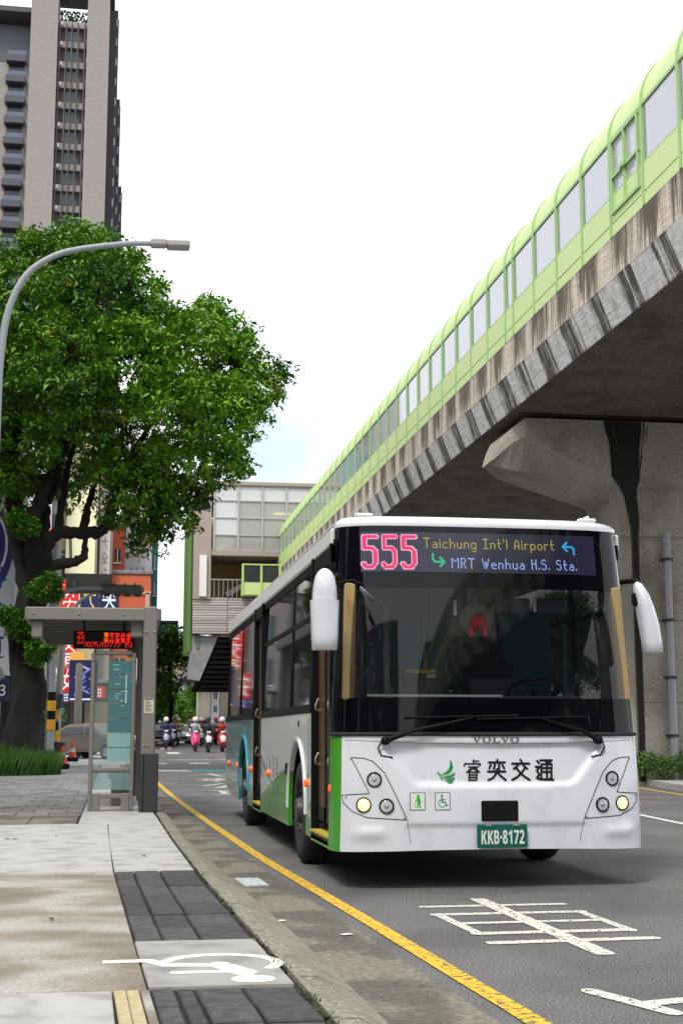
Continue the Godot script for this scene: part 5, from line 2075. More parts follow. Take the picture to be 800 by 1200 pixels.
func trees() -> void:
	var clumps := [leaf_clump(46, 0.36, 0.17, 1), leaf_clump(46, 0.36, 0.17, 2), leaf_clump(46, 0.36, 0.17, 3)]
	var tufts := [leaf_clump(60, 0.2, 0.1, 11), leaf_clump(60, 0.2, 0.1, 12), leaf_clump(60, 0.2, 0.1, 13)]
	var base := V(-2.4, 0.12, -41)
	var t := thing("street_tree", "large spreading street tree with dark forked trunk behind the bus shelter", "tree", base)
	var st := mb()
	var off := func(list: Array) -> Array:
		var o := []
		for p: Vector3 in list:
			o.append(p - V(base.x, base.y, 0.0))
		return o
	var tp: Array = off.call(smooth([V(-2.5, 0.0, 0.1), V(-2.5, 0.5, 0.1), V(-2.5, 1.6, 0), V(-2.42, 2.5, 0), V(-2.6, 3.6, 0), V(-2.5, 4.6, 0), V(-2.4, 5.3, 0)], 6))
	var tr0 := taper([0.78, 0.58, 0.47, 0.52, 0.42, 0.46, 0.36], 6)
	st.set_smooth_group(1)
	var rows := []
	var kn := FastNoiseLite.new()
	kn.frequency = 0.55
	kn.fractal_octaves = 3
	for i in tp.size():
		var row := []
		for k in 33:
			var an := -TAU * (k % 32) / 32.0
			var dd := V(cos(an), 0, sin(an))
			var rr: float = tr0[i] * (1.0 + 0.35 * kn.get_noise_3d(dd.x * 2.0, tp[i].y * 1.2, dd.z * 2.0))
			row.append(tp[i] + dd * rr)
		rows.append(row)
	sheet(st, rows)
	var limbs := [
		[[V(-2.41, 5.2, -0.1), V(-2.79, 6.56, 0.0), V(-2.97, 7.55, 0.1), V(-3.04, 8.79, -0.1), V(-2.98, 10.56, 0.0), V(-2.93, 12.1, 0.1)], [0.3, 0.27, 0.23, 0.18, 0.11, 0.04]],
		[[V(-2.39, 5.3, -0.1), V(-2.48, 7.0, 0.3), V(-2.22, 8.0, 0.3), V(-1.85, 8.83, 0.1), V(-1.43, 10.36, 0.0), V(-1.11, 11.92, 0.1)], [0.32, 0.24, 0.19, 0.16, 0.1, 0.04]],
		[[V(-2.3, 6.0, -0.1), V(-2.14, 7.19, -0.2), V(-2.11, 7.82, -0.1), V(-1.88, 8.27, -0.1), V(-1.76, 9.08, 0.0), V(-1.69, 10.61, 0.1)], [0.17, 0.14, 0.12, 0.11, 0.09, 0.03]],
		[[V(-2.34, 5.4, -0.1), V(-2.17, 6.4, 0.1), V(-1.75, 6.93, 0.2), V(-1.1, 6.97, 0.1), V(-0.44, 7.1, 0.1), V(-0.12, 8.1, 0.1), V(0.25, 9.15, -0.1), V(0.8, 10.19, 0.0), V(1.53, 11.25, 0.1)], [0.36, 0.28, 0.2, 0.19, 0.17, 0.13, 0.11, 0.07, 0.03]],
		[[V(-1.75, 6.95, 0.1), V(-1.69, 7.58, 0.0), V(-1.55, 8.59, 0.1), V(-1.43, 9.35, -0.1), V(-1.08, 10.89, 0.0)], [0.13, 0.11, 0.1, 0.08, 0.03]],
		[[V(-1.02, 7.0, 0.1), V(-0.94, 7.6, 0.0), V(-0.85, 8.03, 0.1), V(-0.58, 8.82, -0.1), V(-0.07, 9.9, 0.0), V(0.65, 11.21, 0.1)], [0.14, 0.1, 0.09, 0.08, 0.06, 0.03]],
		[[V(-2.3, 5.55, 0.1), V(-1.87, 5.98, 0.3), V(-1.29, 6.07, 0.3), V(-0.98, 6.3, 0.3), V(-0.97, 6.7, 0.2), V(-0.9, 7.05, 0.1)], [0.24, 0.16, 0.13, 0.12, 0.08, 0.06]],
		[[V(-0.12, 8.15, 0.1), V(0.46, 8.64, 0.0), V(1.19, 9.3, 0.1), V(2.05, 9.97, -0.1)], [0.1, 0.08, 0.06, 0.02]],
	]
	obj("trunk", st, M.bark, t)
	for l in limbs:
		st = mb()
		var lr := []
		for r: float in l[1]:
			lr.append(r)
		var lp: Array = off.call(smooth(l[0], 5))
		lr = taper(lr, 5)
		for k in lp.size():
			lp[k] += V(rng.randf_range(-1, 1), rng.randf_range(-0.5, 0.5), rng.randf_range(-1, 1)) * lr[k] * 0.28
			lr[k] *= rng.randf_range(0.82, 1.22)
		tube(st, lp, lr, 10)
		obj("limb", st, M.bark, t)
	var list := ["-2.9 14.4 0.0 1.4", "-1.3 14.8 0.5 1.2", "-0.4 15.1 -0.5 1.0", "0.4 14.2 0.0 0.9", "-2.1 12.9 1.5 1.5", "-0.6 13.2 1.8 1.4", "0.9 12.7 1.0 1.1", "2.0 13.0 0.0 0.9", "2.7 13.7 -0.6 0.7", "-3.1 11.3 1.6 1.5", "-1.5 11.3 2.4 1.5", "0.1 11.5 2.2 1.4", "1.8 11.8 1.4 1.3", "3.0 12.2 0.3 1.1", "3.8 11.9 -0.3 0.9", "4.1 11.3 0.4 0.7",
		"-3.0 9.5 0.6 1.3", "-1.5 9.7 1.6 1.1", "-0.1 10.0 1.6 1.0", "1.3 10.2 2.2 1.3", "2.7 10.5 1.4 1.2", "3.6 10.4 0.4 0.8", "1.7 8.8 1.4 1.1", "2.8 9.1 0.6 0.9", "3.3 9.2 -0.4 0.6", "0.6 8.1 0.8 0.9", "1.5 7.9 0.2 0.8", "0.6 7.1 0.0 0.6", "0.1 7.4 0.3 0.5", "2.5 8.6 -0.6 0.6", "-4.6 13.1 0.0 1.8", "-4.7 10.5 0.5 1.8", "-6.2 11.7 -0.5 1.8",
		"-2.2 14.0 -3.0 1.5", "0.1 12.8 -3.2 1.5", "-2.6 11.1 -3.4 1.5", "1.9 11.3 -2.8 1.5", "-0.8 10.9 -4.0 1.5", "0.9 9.2 -2.2 1.1", "-4.3 12.0 -3.5 1.8", "2.9 11.8 -2.0 1.0", "3.3 12.9 0.0 0.6", "4.5 11.9 0.2 0.4", "-2.4 15.3 0.0 0.8", "-1.0 15.7 0.3 0.6", "-6.5 13.7 0.0 1.3", "-0.6 8.7 -1.8 0.9", "-1.9 9.0 -2.2 1.0", "0.7 8.9 -2.4 0.9", "-3.0 8.6 -2.0 0.8", "1.3 7.5 0.0 0.7", "0.9 6.9 0.2 0.55", "1.9 7.9 -0.3 0.75", "0.3 8.2 0.9 0.7", "-0.4 8.9 1.2 0.7", "-3.3 8.3 0.2 0.8", "-4.2 9.0 0.3 1.2"]
	crown(t, lobes_of(list, base), 3.8, clumps, Color(0.014, 0.072, 0.002), Color(0.17, 0.38, 0.006), 5)
	fern("leafy fern tuft on the tree trunk just below its fork", V(-2.75, 7.0, -40.2), 0.45, 70, tufts)
	fern("leafy fern tuft hanging from the middle of the tree trunk", V(-2.7, 4.3, -40.25), 0.62, 90, tufts)
	fern("leafy plant on the trunk at the corner of the shelter roof", V(-2.05, 5.3, -40.3), 0.5, 90, tufts)
	fern("drooping leafy tuft low on the right of the trunk", V(-1.95, 3.5, -40.25), 0.5, 80, tufts)
	# long grass round the trunk
	st = mb()
	rng.seed = 15
	for k in 11000:
		var a := rng.randf() * TAU
		var q := sqrt(rng.randf())
		var p := V(-3.3 + cos(a) * q * 1.85, 0.12, -41.0 + sin(a) * q * 1.7)
		var h := rng.randf_range(0.5, 1.05) * (1.0 - 0.35 * q)
		var lean := V(rng.randf_range(-0.35, 0.35), 0, rng.randf_range(-0.35, 0.35)) * h
		var w := Basis(Vector3.UP, rng.randf() * TAU) * V(0.011, 0, 0)
		st.set_color(Color(0.015, 0.06, 0.006).lerp(Color(0.06, 0.15, 0.015), rng.randf()))
		tri(st, p - w, p + w, p + lean * 0.5 + V(0, h * 0.6, 0) + w * 0.6)
		tri(st, p - w, p + lean * 0.5 + V(0, h * 0.6, 0) + w * 0.6, p + lean * 1.2 + V(0, h, 0))
	tag(obj("grass", st, M.grass), "long green grass round the foot of the big tree", "grass", "", "stuff")
	# trees farther on
	var far := [leaf_clump(40, 0.55, 0.3, 4), leaf_clump(40, 0.55, 0.3, 5), leaf_clump(40, 0.55, 0.3, 6)]
	var spots := [
		["green tree just right of the shelter post, before the station", V(3.75, 0.4, -99), 8.5, 0.85],
		["dark green tree behind the shelter post", V(3.0, 0.4, -108), 5.2, 0.85],
		["low green tree under the cream far building", V(4.6, 0.4, -150), 5.0, 1.0],
		["small green tree between road and far white flats", V(6.6, 0.4, -168), 6.0, 1.2],
		["far green tree beside the first station pier", V(10.5, 0.4, -200), 7.0, 1.3],
		["green street tree left of the crossing behind the poles", V(-9.5, 0.3, -84), 8.0, 1.2],
		["green tree beyond the far carriageway, level with the bus", V(31, 0.2, -22), 6.4, 1.5],
		["round green tree beyond the far carriageway behind the pier", V(33, 0.2, -34), 6.2, 1.5],
		["bushy tree beyond the far carriageway past the pier", V(32, 0.2, -47), 6.6, 1.6],
		["tree beyond the far carriageway before the station", V(33, 0.3, -62), 8.0, 1.7],
		["tall shrub like tree beyond the far carriageway by the station", V(32, 0.4, -80), 9.5, 1.9],
		["last tree of the row beyond the far carriageway", V(33, 0.45, -102), 10.5, 2.2],
		["large dark tree far beyond the carriageway and the station", V(33, 0.45, -126), 11.5, 2.6],
		["furthest broad tree beyond the far carriageway", V(34, 0.45, -152), 12.5, 3.0],
		["leafy tree deep in the side street", V(-24.0, 0.3, -74), 9.0, 1.6]]
	for i in spots.size():
		var s: Array = spots[i]
		var tr := thing("street_tree", s[0], "tree", s[1])
		st = mb()
		var h: float = s[2]
		tube(st, [V(0, 0, 0), V(0.1, h * 0.3, 0), V(-0.1, h * 0.6, 0), V(0.1, h * 0.85, 0.1)], [0.22, 0.17, 0.12, 0.05], 8)
		tube(st, [V(0.1, h * 0.32, 0), V(0.9, h * 0.6, 0.3)], [0.1, 0.04], 6)
		tube(st, [V(0.0, h * 0.36, 0), V(-0.9, h * 0.65, -0.3)], [0.1, 0.04], 6)
		obj("trunk", st, M.bark, tr)
		rng.seed = 100 + i
		var lb := []
		for k in 13:
			var a := rng.randf() * TAU
			var rr: float = rng.randf_range(0.2, 1.25) * s[3]
			lb.append([cos(a) * rr, h * rng.randf_range(0.42, 0.92), sin(a) * rr, rng.randf_range(0.75, 1.2) * s[3]])
		crown(tr, lb, 1.7, far, Color(0.035, 0.13, 0.008), Color(0.16, 0.36, 0.02), 50 + i)
	# shrub by the poles
	var sh := thing("shrub", "bright green shrub between the banded poles", "shrub", V(-3.1, 0.2, -64))
	crown(sh, [[0, 0.9, 0, 0.7], [0.3, 1.6, 0, 0.55], [-0.3, 1.5, 0.2, 0.5]], 5.0, clumps, Color(0.06, 0.16, 0.015), Color(0.14, 0.32, 0.03), 9)
	st = mb()
	tube(st, [V(0, 0, 0), V(0.05, 1.2, 0)], [0.06, 0.03], 6)
	obj("stem", st, M.bark, sh)

# ---------------------------------------------------------------- street furniture
func lamp_head(o: Node3D, at: Vector3, turn: float, k: float) -> void:
	var st := mb()
	var b := Basis(Vector3.UP, turn) * Basis(V(0, 0, 1), 0.03)
	rbox(st, at + b * V(0.44, -0.03, 0) * k, V(0.46, 0.13, 0.34) * k, 0.02, b)
	rbox(st, at + b * V(0.05, 0.0, 0) * k, V(0.34, 0.16, 0.24) * k, 0.03, b)
	box(st, at + b * V(-0.02, 0.12, 0.05) * k, V(0.015, 0.16, 0.015) * k)
	box(st, at + b * V(0.04, 0.12, -0.03) * k, V(0.015, 0.16, 0.015) * k)
	var h := obj("lamp_head", st, mat(0.36, 0.35, 0.33, 0.5), o)
	for x: float in [0.31, 0.53]:
		st = mb()
		box(st, at + b * V(x, -0.07, 0) * k, V(0.19, 0.02, 0.26) * k, b)
		obj("lamp_glass", st, mat(0.22, 0.23, 0.24, 0.2), h)

func smooth(pts: Array, n := 5) -> Array:
	# Catmull-Rom through the points
	var out := []
	for i in pts.size() - 1:
		var a: Vector3 = pts[maxi(i - 1, 0)]
		var b: Vector3 = pts[i]
		var c: Vector3 = pts[i + 1]
		var d: Vector3 = pts[mini(i + 2, pts.size() - 1)]
		for k in n:
			out.append(b.cubic_interpolate(c, a, d, float(k) / n))
	out.append(pts[-1])
	return out

func taper(r: Array, n := 5) -> Array:
	var out := []
	for i in r.size() - 1:
		for k in n:
			out.append(lerpf(r[i], r[i + 1], float(k) / n))
	out.append(r[-1])
	return out

func furniture() -> void:
	var o := thing("street_lamp", "tall grey street lamp arching in front of the tree crown", "street lamp", V(-1.92, 0.12, -22))
	var st := mb()
	tube(st, smooth([V(0, 0, 0), V(0, 3.0, 0), V(0, 6.2, 0), V(0.03, 7.1, 0), V(0.12, 7.75, 0), V(0.36, 8.3, 0), V(0.75, 8.63, 0), V(1.2, 8.79, 0), V(1.95, 8.92, 0), V(2.42, 8.95, 0)]), taper([0.1, 0.075, 0.062, 0.058, 0.055, 0.053, 0.05, 0.048, 0.046, 0.045]), 14)
	obj("pole", st, M.galv, o)
	st = mb()
	lathe(st, [Vector2(0.2, 0), Vector2(0.2, 0.03), Vector2(0.12, 0.05), Vector2(0.12, 0.6)], Transform3D(), 14)
	obj("base", st, M.galv, o)
	lamp_head(o, V(2.4, 8.95, 0), 0.0, 0.8)
	shelter()
	# traffic signal on a curved arm, seen from behind
	var z := -43.2
	o = thing("traffic_signal", "grey horizontal traffic signal on a curved mast arm, seen from behind over the shelter", "traffic signal", V(-1.86, 0.18, z))
	st = mb()
	tube(st, smooth([V(0, 0, 0), V(0, 2.4, 0), V(0, 4.7, 0), V(0.08, 5.05, 0), V(0.35, 5.32, 0), V(0.8, 5.42, 0), V(1.3, 5.42, 0), V(2.6, 5.42, 0)]), taper([0.11, 0.1, 0.085, 0.075, 0.065, 0.06, 0.06, 0.055]), 12)
	obj("mast", st, M.galv, o)
	st = mb()
	rbox(st, V(2.0, 5.4, 0.0), V(1.3, 0.3, 0.2), 0.09)
	var hd := obj("signal_housing", st, mat(0.075, 0.085, 0.075, 0.5), o)
	for k in 4:
		st = mb()
		lathe(st, [Vector2(0.14, 0), Vector2(0.145, 0.0), Vector2(0.145, 0.28), Vector2(0.13, 0.28), Vector2(0.13, 0.02), Vector2(0, 0.02)], facing(V(1.53 + k * 0.31, 5.39, -0.1), V(0, -0.1, -1)), 16)
		obj("visor", st, M.shelter_dark, hd)
		st = mb()
		rbox(st, V(1.53 + k * 0.31, 5.22, -0.05), V(0.18, 0.06, 0.1), 0.02)
		rbox(st, V(1.45 + k * 0.31, 5.57, 0.02), V(0.05, 0.05, 0.08), 0.01)
		obj("bracket", st, M.shelter_dark, hd)
	bands(o, 0.12, [1.18, 1.74], 0.3)
	# grey sign seen from behind, hung on the arm
	o = thing("road_sign", "blank grey back of a road sign fixed on the signal arm", "road sign", V(-0.86, 5.75, z - 0.15))
	st = mb()
	rbox(st, V(0, 0, 0), V(1.4, 0.62, 0.025), 0.01)
	obj("panel", st, mat(0.2, 0.19, 0.18, 0.5), o)
	for x: float in [-0.45, 0.45]:
		st = mb()
		box(st, V(x, -0.14, 0.06), V(0.06, 0.4, 0.08))
		obj("clamp", st, M.steel, o)
	# second pole: a slim street lamp with bands
	o = thing("street_lamp", "slim grey street lamp with yellow and black bands behind the shelter", "street lamp", V(-2.2, 0.24, -55.5))
	st = mb()
	tube(st, smooth([V(0, 0, 0), V(0.1, 3.4, 0), V(0.25, 5.0, 0), V(0.6, 5.9, 0), V(1.15, 6.35, 0), V(1.9, 6.55, 0), V(2.5, 6.62, 0)]), taper([0.16, 0.14, 0.1, 0.07, 0.055, 0.045, 0.04]), 12)
	obj("pole", st, M.galv, o)
	lamp_head(o, V(2.4, 6.65, 0), 0.1, 0.8)
	bands(o, 0.165, [0.75, 1.55], 0.38)
	st = mb()
	rbox(st, V(0.1, 2.25, 0.18), V(0.26, 0.55, 0.2), 0.04)
	obj("control_box", st, mat(0.05, 0.07, 0.08, 0.5), o)
	# plain grey posts between tree and shelter
	o = thing("utility_pole", "plain grey utility pole right behind the trunk, left of the banded poles", "pole", V(-2.1, 0.2, -47.5))
	st = mb()
	tube(st, [V(0, 0, 0), V(0, 8.3, 0)], [0.15, 0.12], 12)
	obj("shaft", st, M.galv, o)
	o = thing("utility_pole", "pale weathered post beside the blue poster", "pole", V(-1.55, 0.25, -62))
	st = mb()
	tube(st, [V(0, 0, 0), V(0, 3.9, 0), V(0.02, 4.0, 0)], [0.17, 0.15, 0.09], 12)
	obj("shaft", st, rough_mat(noise_tex(0.05, [0.0, Color(0.2, 0.17, 0.14), 1.0, Color(0.34, 0.3, 0.26)], 128, 4, 3), 1.0, 0.9), o)
	# fallen leaves on the pavement
	rng.seed = 41
	var fl := [[-0.95, -11.3, "brown leaf on the stained slab left of the dark stone pavers"], [-1.3, -14.6, "dry leaf far left on the pale slab, furthest from the kerb"], [-0.6, -16.2, "dark leaf on the pale slab nearest the bus shelter"], [0.3, -13.4, "small leaf on the kerb side slab just behind the dark pavers"], [-0.35, -9.0, "leaf left of the wheelchair symbol on the stained slab"], [-1.1, -15.8, "pair of curled dry leaves on the pale slab before the tiles"]]
	for k in 6:
		st = mb()
		for q in (2 if k == 5 else 1):
			var lb := Basis(Vector3.UP, rng.randf() * TAU)
			var ll := rng.randf_range(0.03, 0.05)
			var lo := V(q * 0.08, 0, q * 0.03)
			tri(st, lo + lb * V(-ll, 0, 0), lo + lb * V(0, 0.012, ll * 0.45), lo + lb * V(ll, 0.004, 0))
			tri(st, lo + lb * V(-ll, 0, 0), lo + lb * V(ll, 0.004, 0), lo + lb * V(0, 0.01, -ll * 0.45))
		var lf := obj("fallen_leaf", st, mat(0.06, 0.035, 0.02, 0.8))
		lf.position = V(fl[k][0], 0.126, fl[k][1])
		tag(lf, fl[k][2], "leaf", "fallen leaves on the pavement")
	# cones
	var co := cone("orange traffic cone on a black base in front of the banded pole", V(-1.62, 0.13, -46.8))
	copy_of(co, "faded orange traffic cone beside the beige car", V(-1.55, 0.2, -55.2))
	co = null
	# rubbish bin
	o = thing("litter_bin", "rust brown bin between the pole and the cones", "bin", V(-1.9, 0.14, -49.5))
	st = mb()
	lathe(st, [Vector2(0.2, 0), Vector2(0.26, 0.75), Vector2(0.28, 0.76), Vector2(0.28, 0.82), Vector2(0.0, 0.84)], Transform3D(), 14, false)
	obj("drum", st, mat(0.1, 0.035, 0.025, 0.7), o)

func bands(o: Node3D, r: float, ys: Array, h: float) -> void:
	var y := mat(0.7, 0.36, 0.01, 0.6)
	for k in ys.size():
		var st := mb()
		lathe(st, [Vector2(r - 0.005, ys[k]), Vector2(r + 0.008, ys[k]), Vector2(r + 0.008, ys[k] + h), Vector2(r - 0.005, ys[k] + h)], Transform3D(), 14, false)
		obj("yellow_band", st, y, o)
		st = mb()
		lathe(st, [Vector2(r - 0.005, ys[k] + h), Vector2(r + 0.004, ys[k] + h), Vector2(r + 0.004, ys[k] + h * 1.85), Vector2(r - 0.005, ys[k] + h * 1.85)], Transform3D(), 14, false)
		obj("black_band", st, M.black, o)

func cone(label: String, at: Vector3) -> Node3D:
	var o := thing("traffic_cone", label, "traffic cone", at, 0.0, "traffic cones by the poles")
	var st := mb()
	rbox(st, V(0, 0.08, 0), V(0.46, 0.16, 0.46), 0.03)
	obj("base", st, M.black, o)
	st = mb()
	lathe(st, [Vector2(0.17, 0.16), Vector2(0.12, 0.36)], Transform3D(), 16)
	lathe(st, [Vector2(0.09, 0.5), Vector2(0.04, 0.72), Vector2(0, 0.73)], Transform3D(), 16)
	obj("cone_body", st, mat(0.55, 0.06, 0.02, 0.5), o)
	st = mb()
	lathe(st, [Vector2(0.12, 0.36), Vector2(0.09, 0.5)], Transform3D(), 16)
	obj("stripe", st, mat(0.6, 0.5, 0.48, 0.5), o)
	return o

func shelter() -> void:
	var o := thing("bus_shelter", "grey steel bus shelter with flat roof and timetable glass", "bus shelter", V(0, 0.12, -21))
	var st := mb()
	var zr := -5.9
	# roof: fascia round an inclined underside
	var rx0 := -1.3
	var rx1 := 0.62
	st = mb()
	rbox(st, V((rx0 + rx1) * 0.5, 2.9, zr * 0.5), V(rx1 - rx0 - 0.02, 0.06, -zr - 0.02), 0.02)
	obj("roof_sheet", st, mat(0.13, 0.12, 0.1, 0.6), o)
	for q in [[V((rx0 + rx1) * 0.5, 2.86, 0.0), V(rx1 - rx0, 0.19, 0.06)], [V((rx0 + rx1) * 0.5, 2.86, zr), V(rx1 - rx0, 0.19, 0.06)], [V(rx0, 2.86, zr * 0.5), V(0.06, 0.19, -zr)], [V(rx1, 2.86, zr * 0.5), V(0.06, 0.19, -zr)]]:
		st = mb()
		rbox(st, q[0], q[1], 0.015)
		obj("roof_fascia", st, M.shelter, o)
	for k in 9:
		st = mb()
		box(st, V((rx0 + rx1) * 0.5, 2.84, -0.4 - k * 0.64), V(rx1 - rx0 - 0.08, 0.06, 0.05))
		obj("roof_rib", st, M.shelter, o)
	st = mb()
	rbox(st, V(-1.15, 2.64, -0.15), V(0.16, 0.26, 0.2), 0.02)
	obj("roof_bracket", st, M.shelter, o)
	for z: float in [-0.05, -5.6]:
		st = mb()
		rbox(st, V(0.49, 1.83, z), V(0.2, 2.3, 0.2), 0.02)
		var post := obj("post", st, M.shelter, o)
		st = mb()
		rbox(st, V(0.51, 0.42, z), V(0.27, 0.84, 0.26), 0.012)
		obj("post_shoe", st, M.shelter_dark, post)
		st = mb()
		box(st, V(0.43, 0.42, z + 0.131), V(0.012, 0.8, 0.004))
		obj("shoe_seam", st, M.black, post)
		st = mb()
		rbox(st, V(0.3, 2.68, z - 0.1), V(0.2, 0.3, 0.12), 0.02)
		obj("roof_knee", st, M.shelter, post)
	# back wall along the kerb
	for k in 3:
		st = mb()
		box(st, V(0.42, 1.4, -1.1 - k * 1.75), V(0.012, 1.9, 1.6))
		obj("back_pane", st, M.clear, o)
	for z: float in [-0.25, -2.0, -3.75, -5.4]:
		st = mb()
		rbox(st, V(0.42, 1.25, z), V(0.05, 2.5, 0.06), 0.01)
		obj("back_post", st, M.shelter, o)
	st = mb()
	box(st, V(0.44, 1.5, -1.1), V(0.03, 1.6, 1.2))
	obj("route_map", st, mat(0.25, 0.23, 0.2, 0.6), o)
	# end screen facing along the pavement
	for x: float in [-0.33, 0.27]:
		st = mb()
		rbox(st, V(x, 1.16, -0.3), V(0.06, 2.3, 0.06), 0.012)
		obj("screen_post", st, M.shelter, o)
	for y: float in [2.31, 0.6, 0.22]:
		st = mb()
		rbox(st, V(-0.03, y, -0.3), V(0.54, 0.06 if y > 0.3 else 0.07, 0.05), 0.012)
		obj("screen_rail", st, M.shelter, o)
	st = mb()
	box(st, V(-0.03, 1.455, -0.3), V(0.54, 1.65, 0.012))
	obj("screen_pane", st, M.clear, o)
	st = mb()
	box(st, V(-0.03, 0.44, -0.3), V(0.54, 0.26, 0.012))
	obj("screen_pane", st, glass(0.2, 0.36, 0.36, 0.5), o)
	for x: float in [-0.24, 0.18]:
		st = mb()
		rbox(st, V(x, 0.11, -0.3), V(0.12, 0.3, 0.06), 0.01)
		obj("screen_foot", st, M.shelter, o)
	# timetable sheets stuck behind the glass
	rng.seed = 66
	for k in 7:
		var dark := k < 5
		var im := new_img(96, 64, Color(0.28, 0.46, 0.47) if dark else Color(0.52, 0.68, 0.68))
		for r in 5:
			if rng.randf() < 0.55 and dark:
				var y := 8.0 + r * 11.0
				var x := rng.randf_range(6, 60)
				for q in rng.randi_range(2, 6):
					ink(im, Vector2(x + q * 5, y), Vector2(x + q * 5 + 3, y + rng.randf_range(-2, 2)), rng.randf_range(1.5, 3.5), Color(0.75, 0.85, 0.85))
		if k > 0 and k < 3:
			ink(im, Vector2(74, 0), Vector2(74, 64), 6, Color(0.7, 0.78, 0.78))
		st = mb()
		var y0 := 2.2 - (k + 1) * 0.213
		quad_uv(st, V(-0.1, y0 + 0.006, -0.292), V(0.235, y0 + 0.006, -0.292), V(0.235, y0 + 0.207, -0.292), V(-0.1, y0 + 0.207, -0.292))
		obj("timetable", st, print_mat(im, 0.3), o)
	# fixings, a notice and stickers
	for q in [[0.49, 2.86, -0.0], [0.49, 0.95, 0.055], [0.43, 0.95, 0.055], [0.55, 2.6, 0.055], [0.43, 2.6, 0.055], [-0.33, 2.2, -0.265], [-0.33, 0.3, -0.265], [0.27, 2.2, -0.265], [0.27, 0.3, -0.265], [-1.2, 2.86, 0.035], [0.1, 2.86, 0.035], [-0.55, 2.86, 0.035]]:
		st = mb()
		lathe(st, [Vector2(0.016, 0), Vector2(0.016, 0.008), Vector2(0.008, 0.013), Vector2(0, 0.013)], facing(V(q[0], q[1], q[2]), V(0, 0, 1)), 8)
		obj("bolt", st, M.steel, o)
	var nim := new_img(64, 96, Color(0.8, 0.78, 0.7))
	for r in 8:
		ink(nim, Vector2(8, 20 + r * 9), Vector2(30 + (r * 17) % 26, 20 + r * 9), 3, Color(0.2, 0.2, 0.24))
	ink(nim, Vector2(6, 8), Vector2(58, 8), 9, Color(0.1, 0.35, 0.5))
	st = mb()
	quad_uv(st, V(0.42, 1.42, 0.052), V(0.56, 1.42, 0.052), V(0.56, 1.64, 0.052), V(0.42, 1.64, 0.052))
	obj("notice", st, print_mat(nim, 0.6), o)
	# bench
	st = mb()
	rbox(st, V(0.12, 0.45, -3.0), V(0.4, 0.05, 2.6), 0.02)
	obj("bench_seat", st, M.steel, o)
	for z: float in [-2.0, -4.0]:
		st = mb()
		rbox(st, V(0.12, 0.22, z), V(0.3, 0.44, 0.06), 0.015)
		obj("bench_leg", st, M.shelter, o)
	# arrival board
	o = thing("arrival_board", "black arrival board with red dot lettering under the shelter roof", "display", V(-0.19, 2.66, -21.9))
	st = mb()
	rbox(st, V(0, 0, 0), V(0.92, 0.27, 0.14), 0.02)
	obj("case", st, M.black, o)
	for x: float in [-0.3, 0.3]:
		st = mb()
		tube(st, [V(x, 0.13, 0), V(x, 0.34, 0)], [0.015], 6)
		obj("hanger", st, M.black, o)
	var im := new_img(92, 26, Color(0.02, 0.0, 0.0))
	var red := Color(1.0, 0.16, 0.1)
	rng.seed = 14
	for r in 2:
		dots_text(im, "25" if r == 0 else "22", 3, 1 + r * 9 - (1 if r == 0 else 0), red, 1)
		for c in 5:
			var keys := ["che", "jiao", "an", "xin", "li"]
			for pl: PackedVector2Array in strokes(HAN[keys[(c + r * 2) % 5]]):
				for q in pl.size() - 1:
					ink(im, Vector2(46 + c * 9, r * 9 + 1) + pl[q] / 32.0 * 8.0, Vector2(46 + c * 9, r * 9 + 1) + pl[q + 1] / 32.0 * 8.0, 1.3, red if c > 0 else Color(1, 0.4, 0.1))
	dots_text(im, "2025/07/22 15:02", 14, 17, red, 1)
	st = mb()
	quad_uv(st, V(-0.43, -0.115, 0.073), V(0.43, -0.115, 0.073), V(0.43, 0.115, 0.073), V(-0.43, 0.115, 0.073))
	obj("screen", st, screen_mat(lamps(im), 1.1), o)

# ---------------------------------------------------------------- vehicles and riders
func car_mesh(prof: Array, w: float, top_in: float) -> ArrayMesh:
	# prof: side outline from the front bumper over the roof to the tail, (z, y, half width factor)
	var st := mb()
	var n := prof.size()
	for i in n:
		var a: Array = prof[i]
		var b: Array = prof[(i + 1) % n]
		var wa: float = w * 0.5 * a[2]
		var wb: float = w * 0.5 * b[2]
		quad(st, V(-wa, a[1], a[0]), V(wa, a[1], a[0]), V(wb, b[1], b[0]), V(-wb, b[1], b[0]))
	for s: float in [-1.0, 1.0]:
		var pl := PackedVector2Array()
		for a in prof:
			pl.append(Vector2(a[0], a[1]))
		var idx := Geometry2D.triangulate_polygon(pl)
		for i in range(0, idx.size(), 3):
			var p := []
			for k in 3:
				var q: Array = prof[idx[i + k]]
				p.append(V(s * w * 0.5 * q[2], q[1], q[0]))
			var nn: Vector3 = (p[1] - p[0]).cross(p[2] - p[0])
			if nn.x * s > 0:
				tri(st, p[0], p[1], p[2])
			else:
				tri(st, p[0], p[2], p[1])
	return done(st)

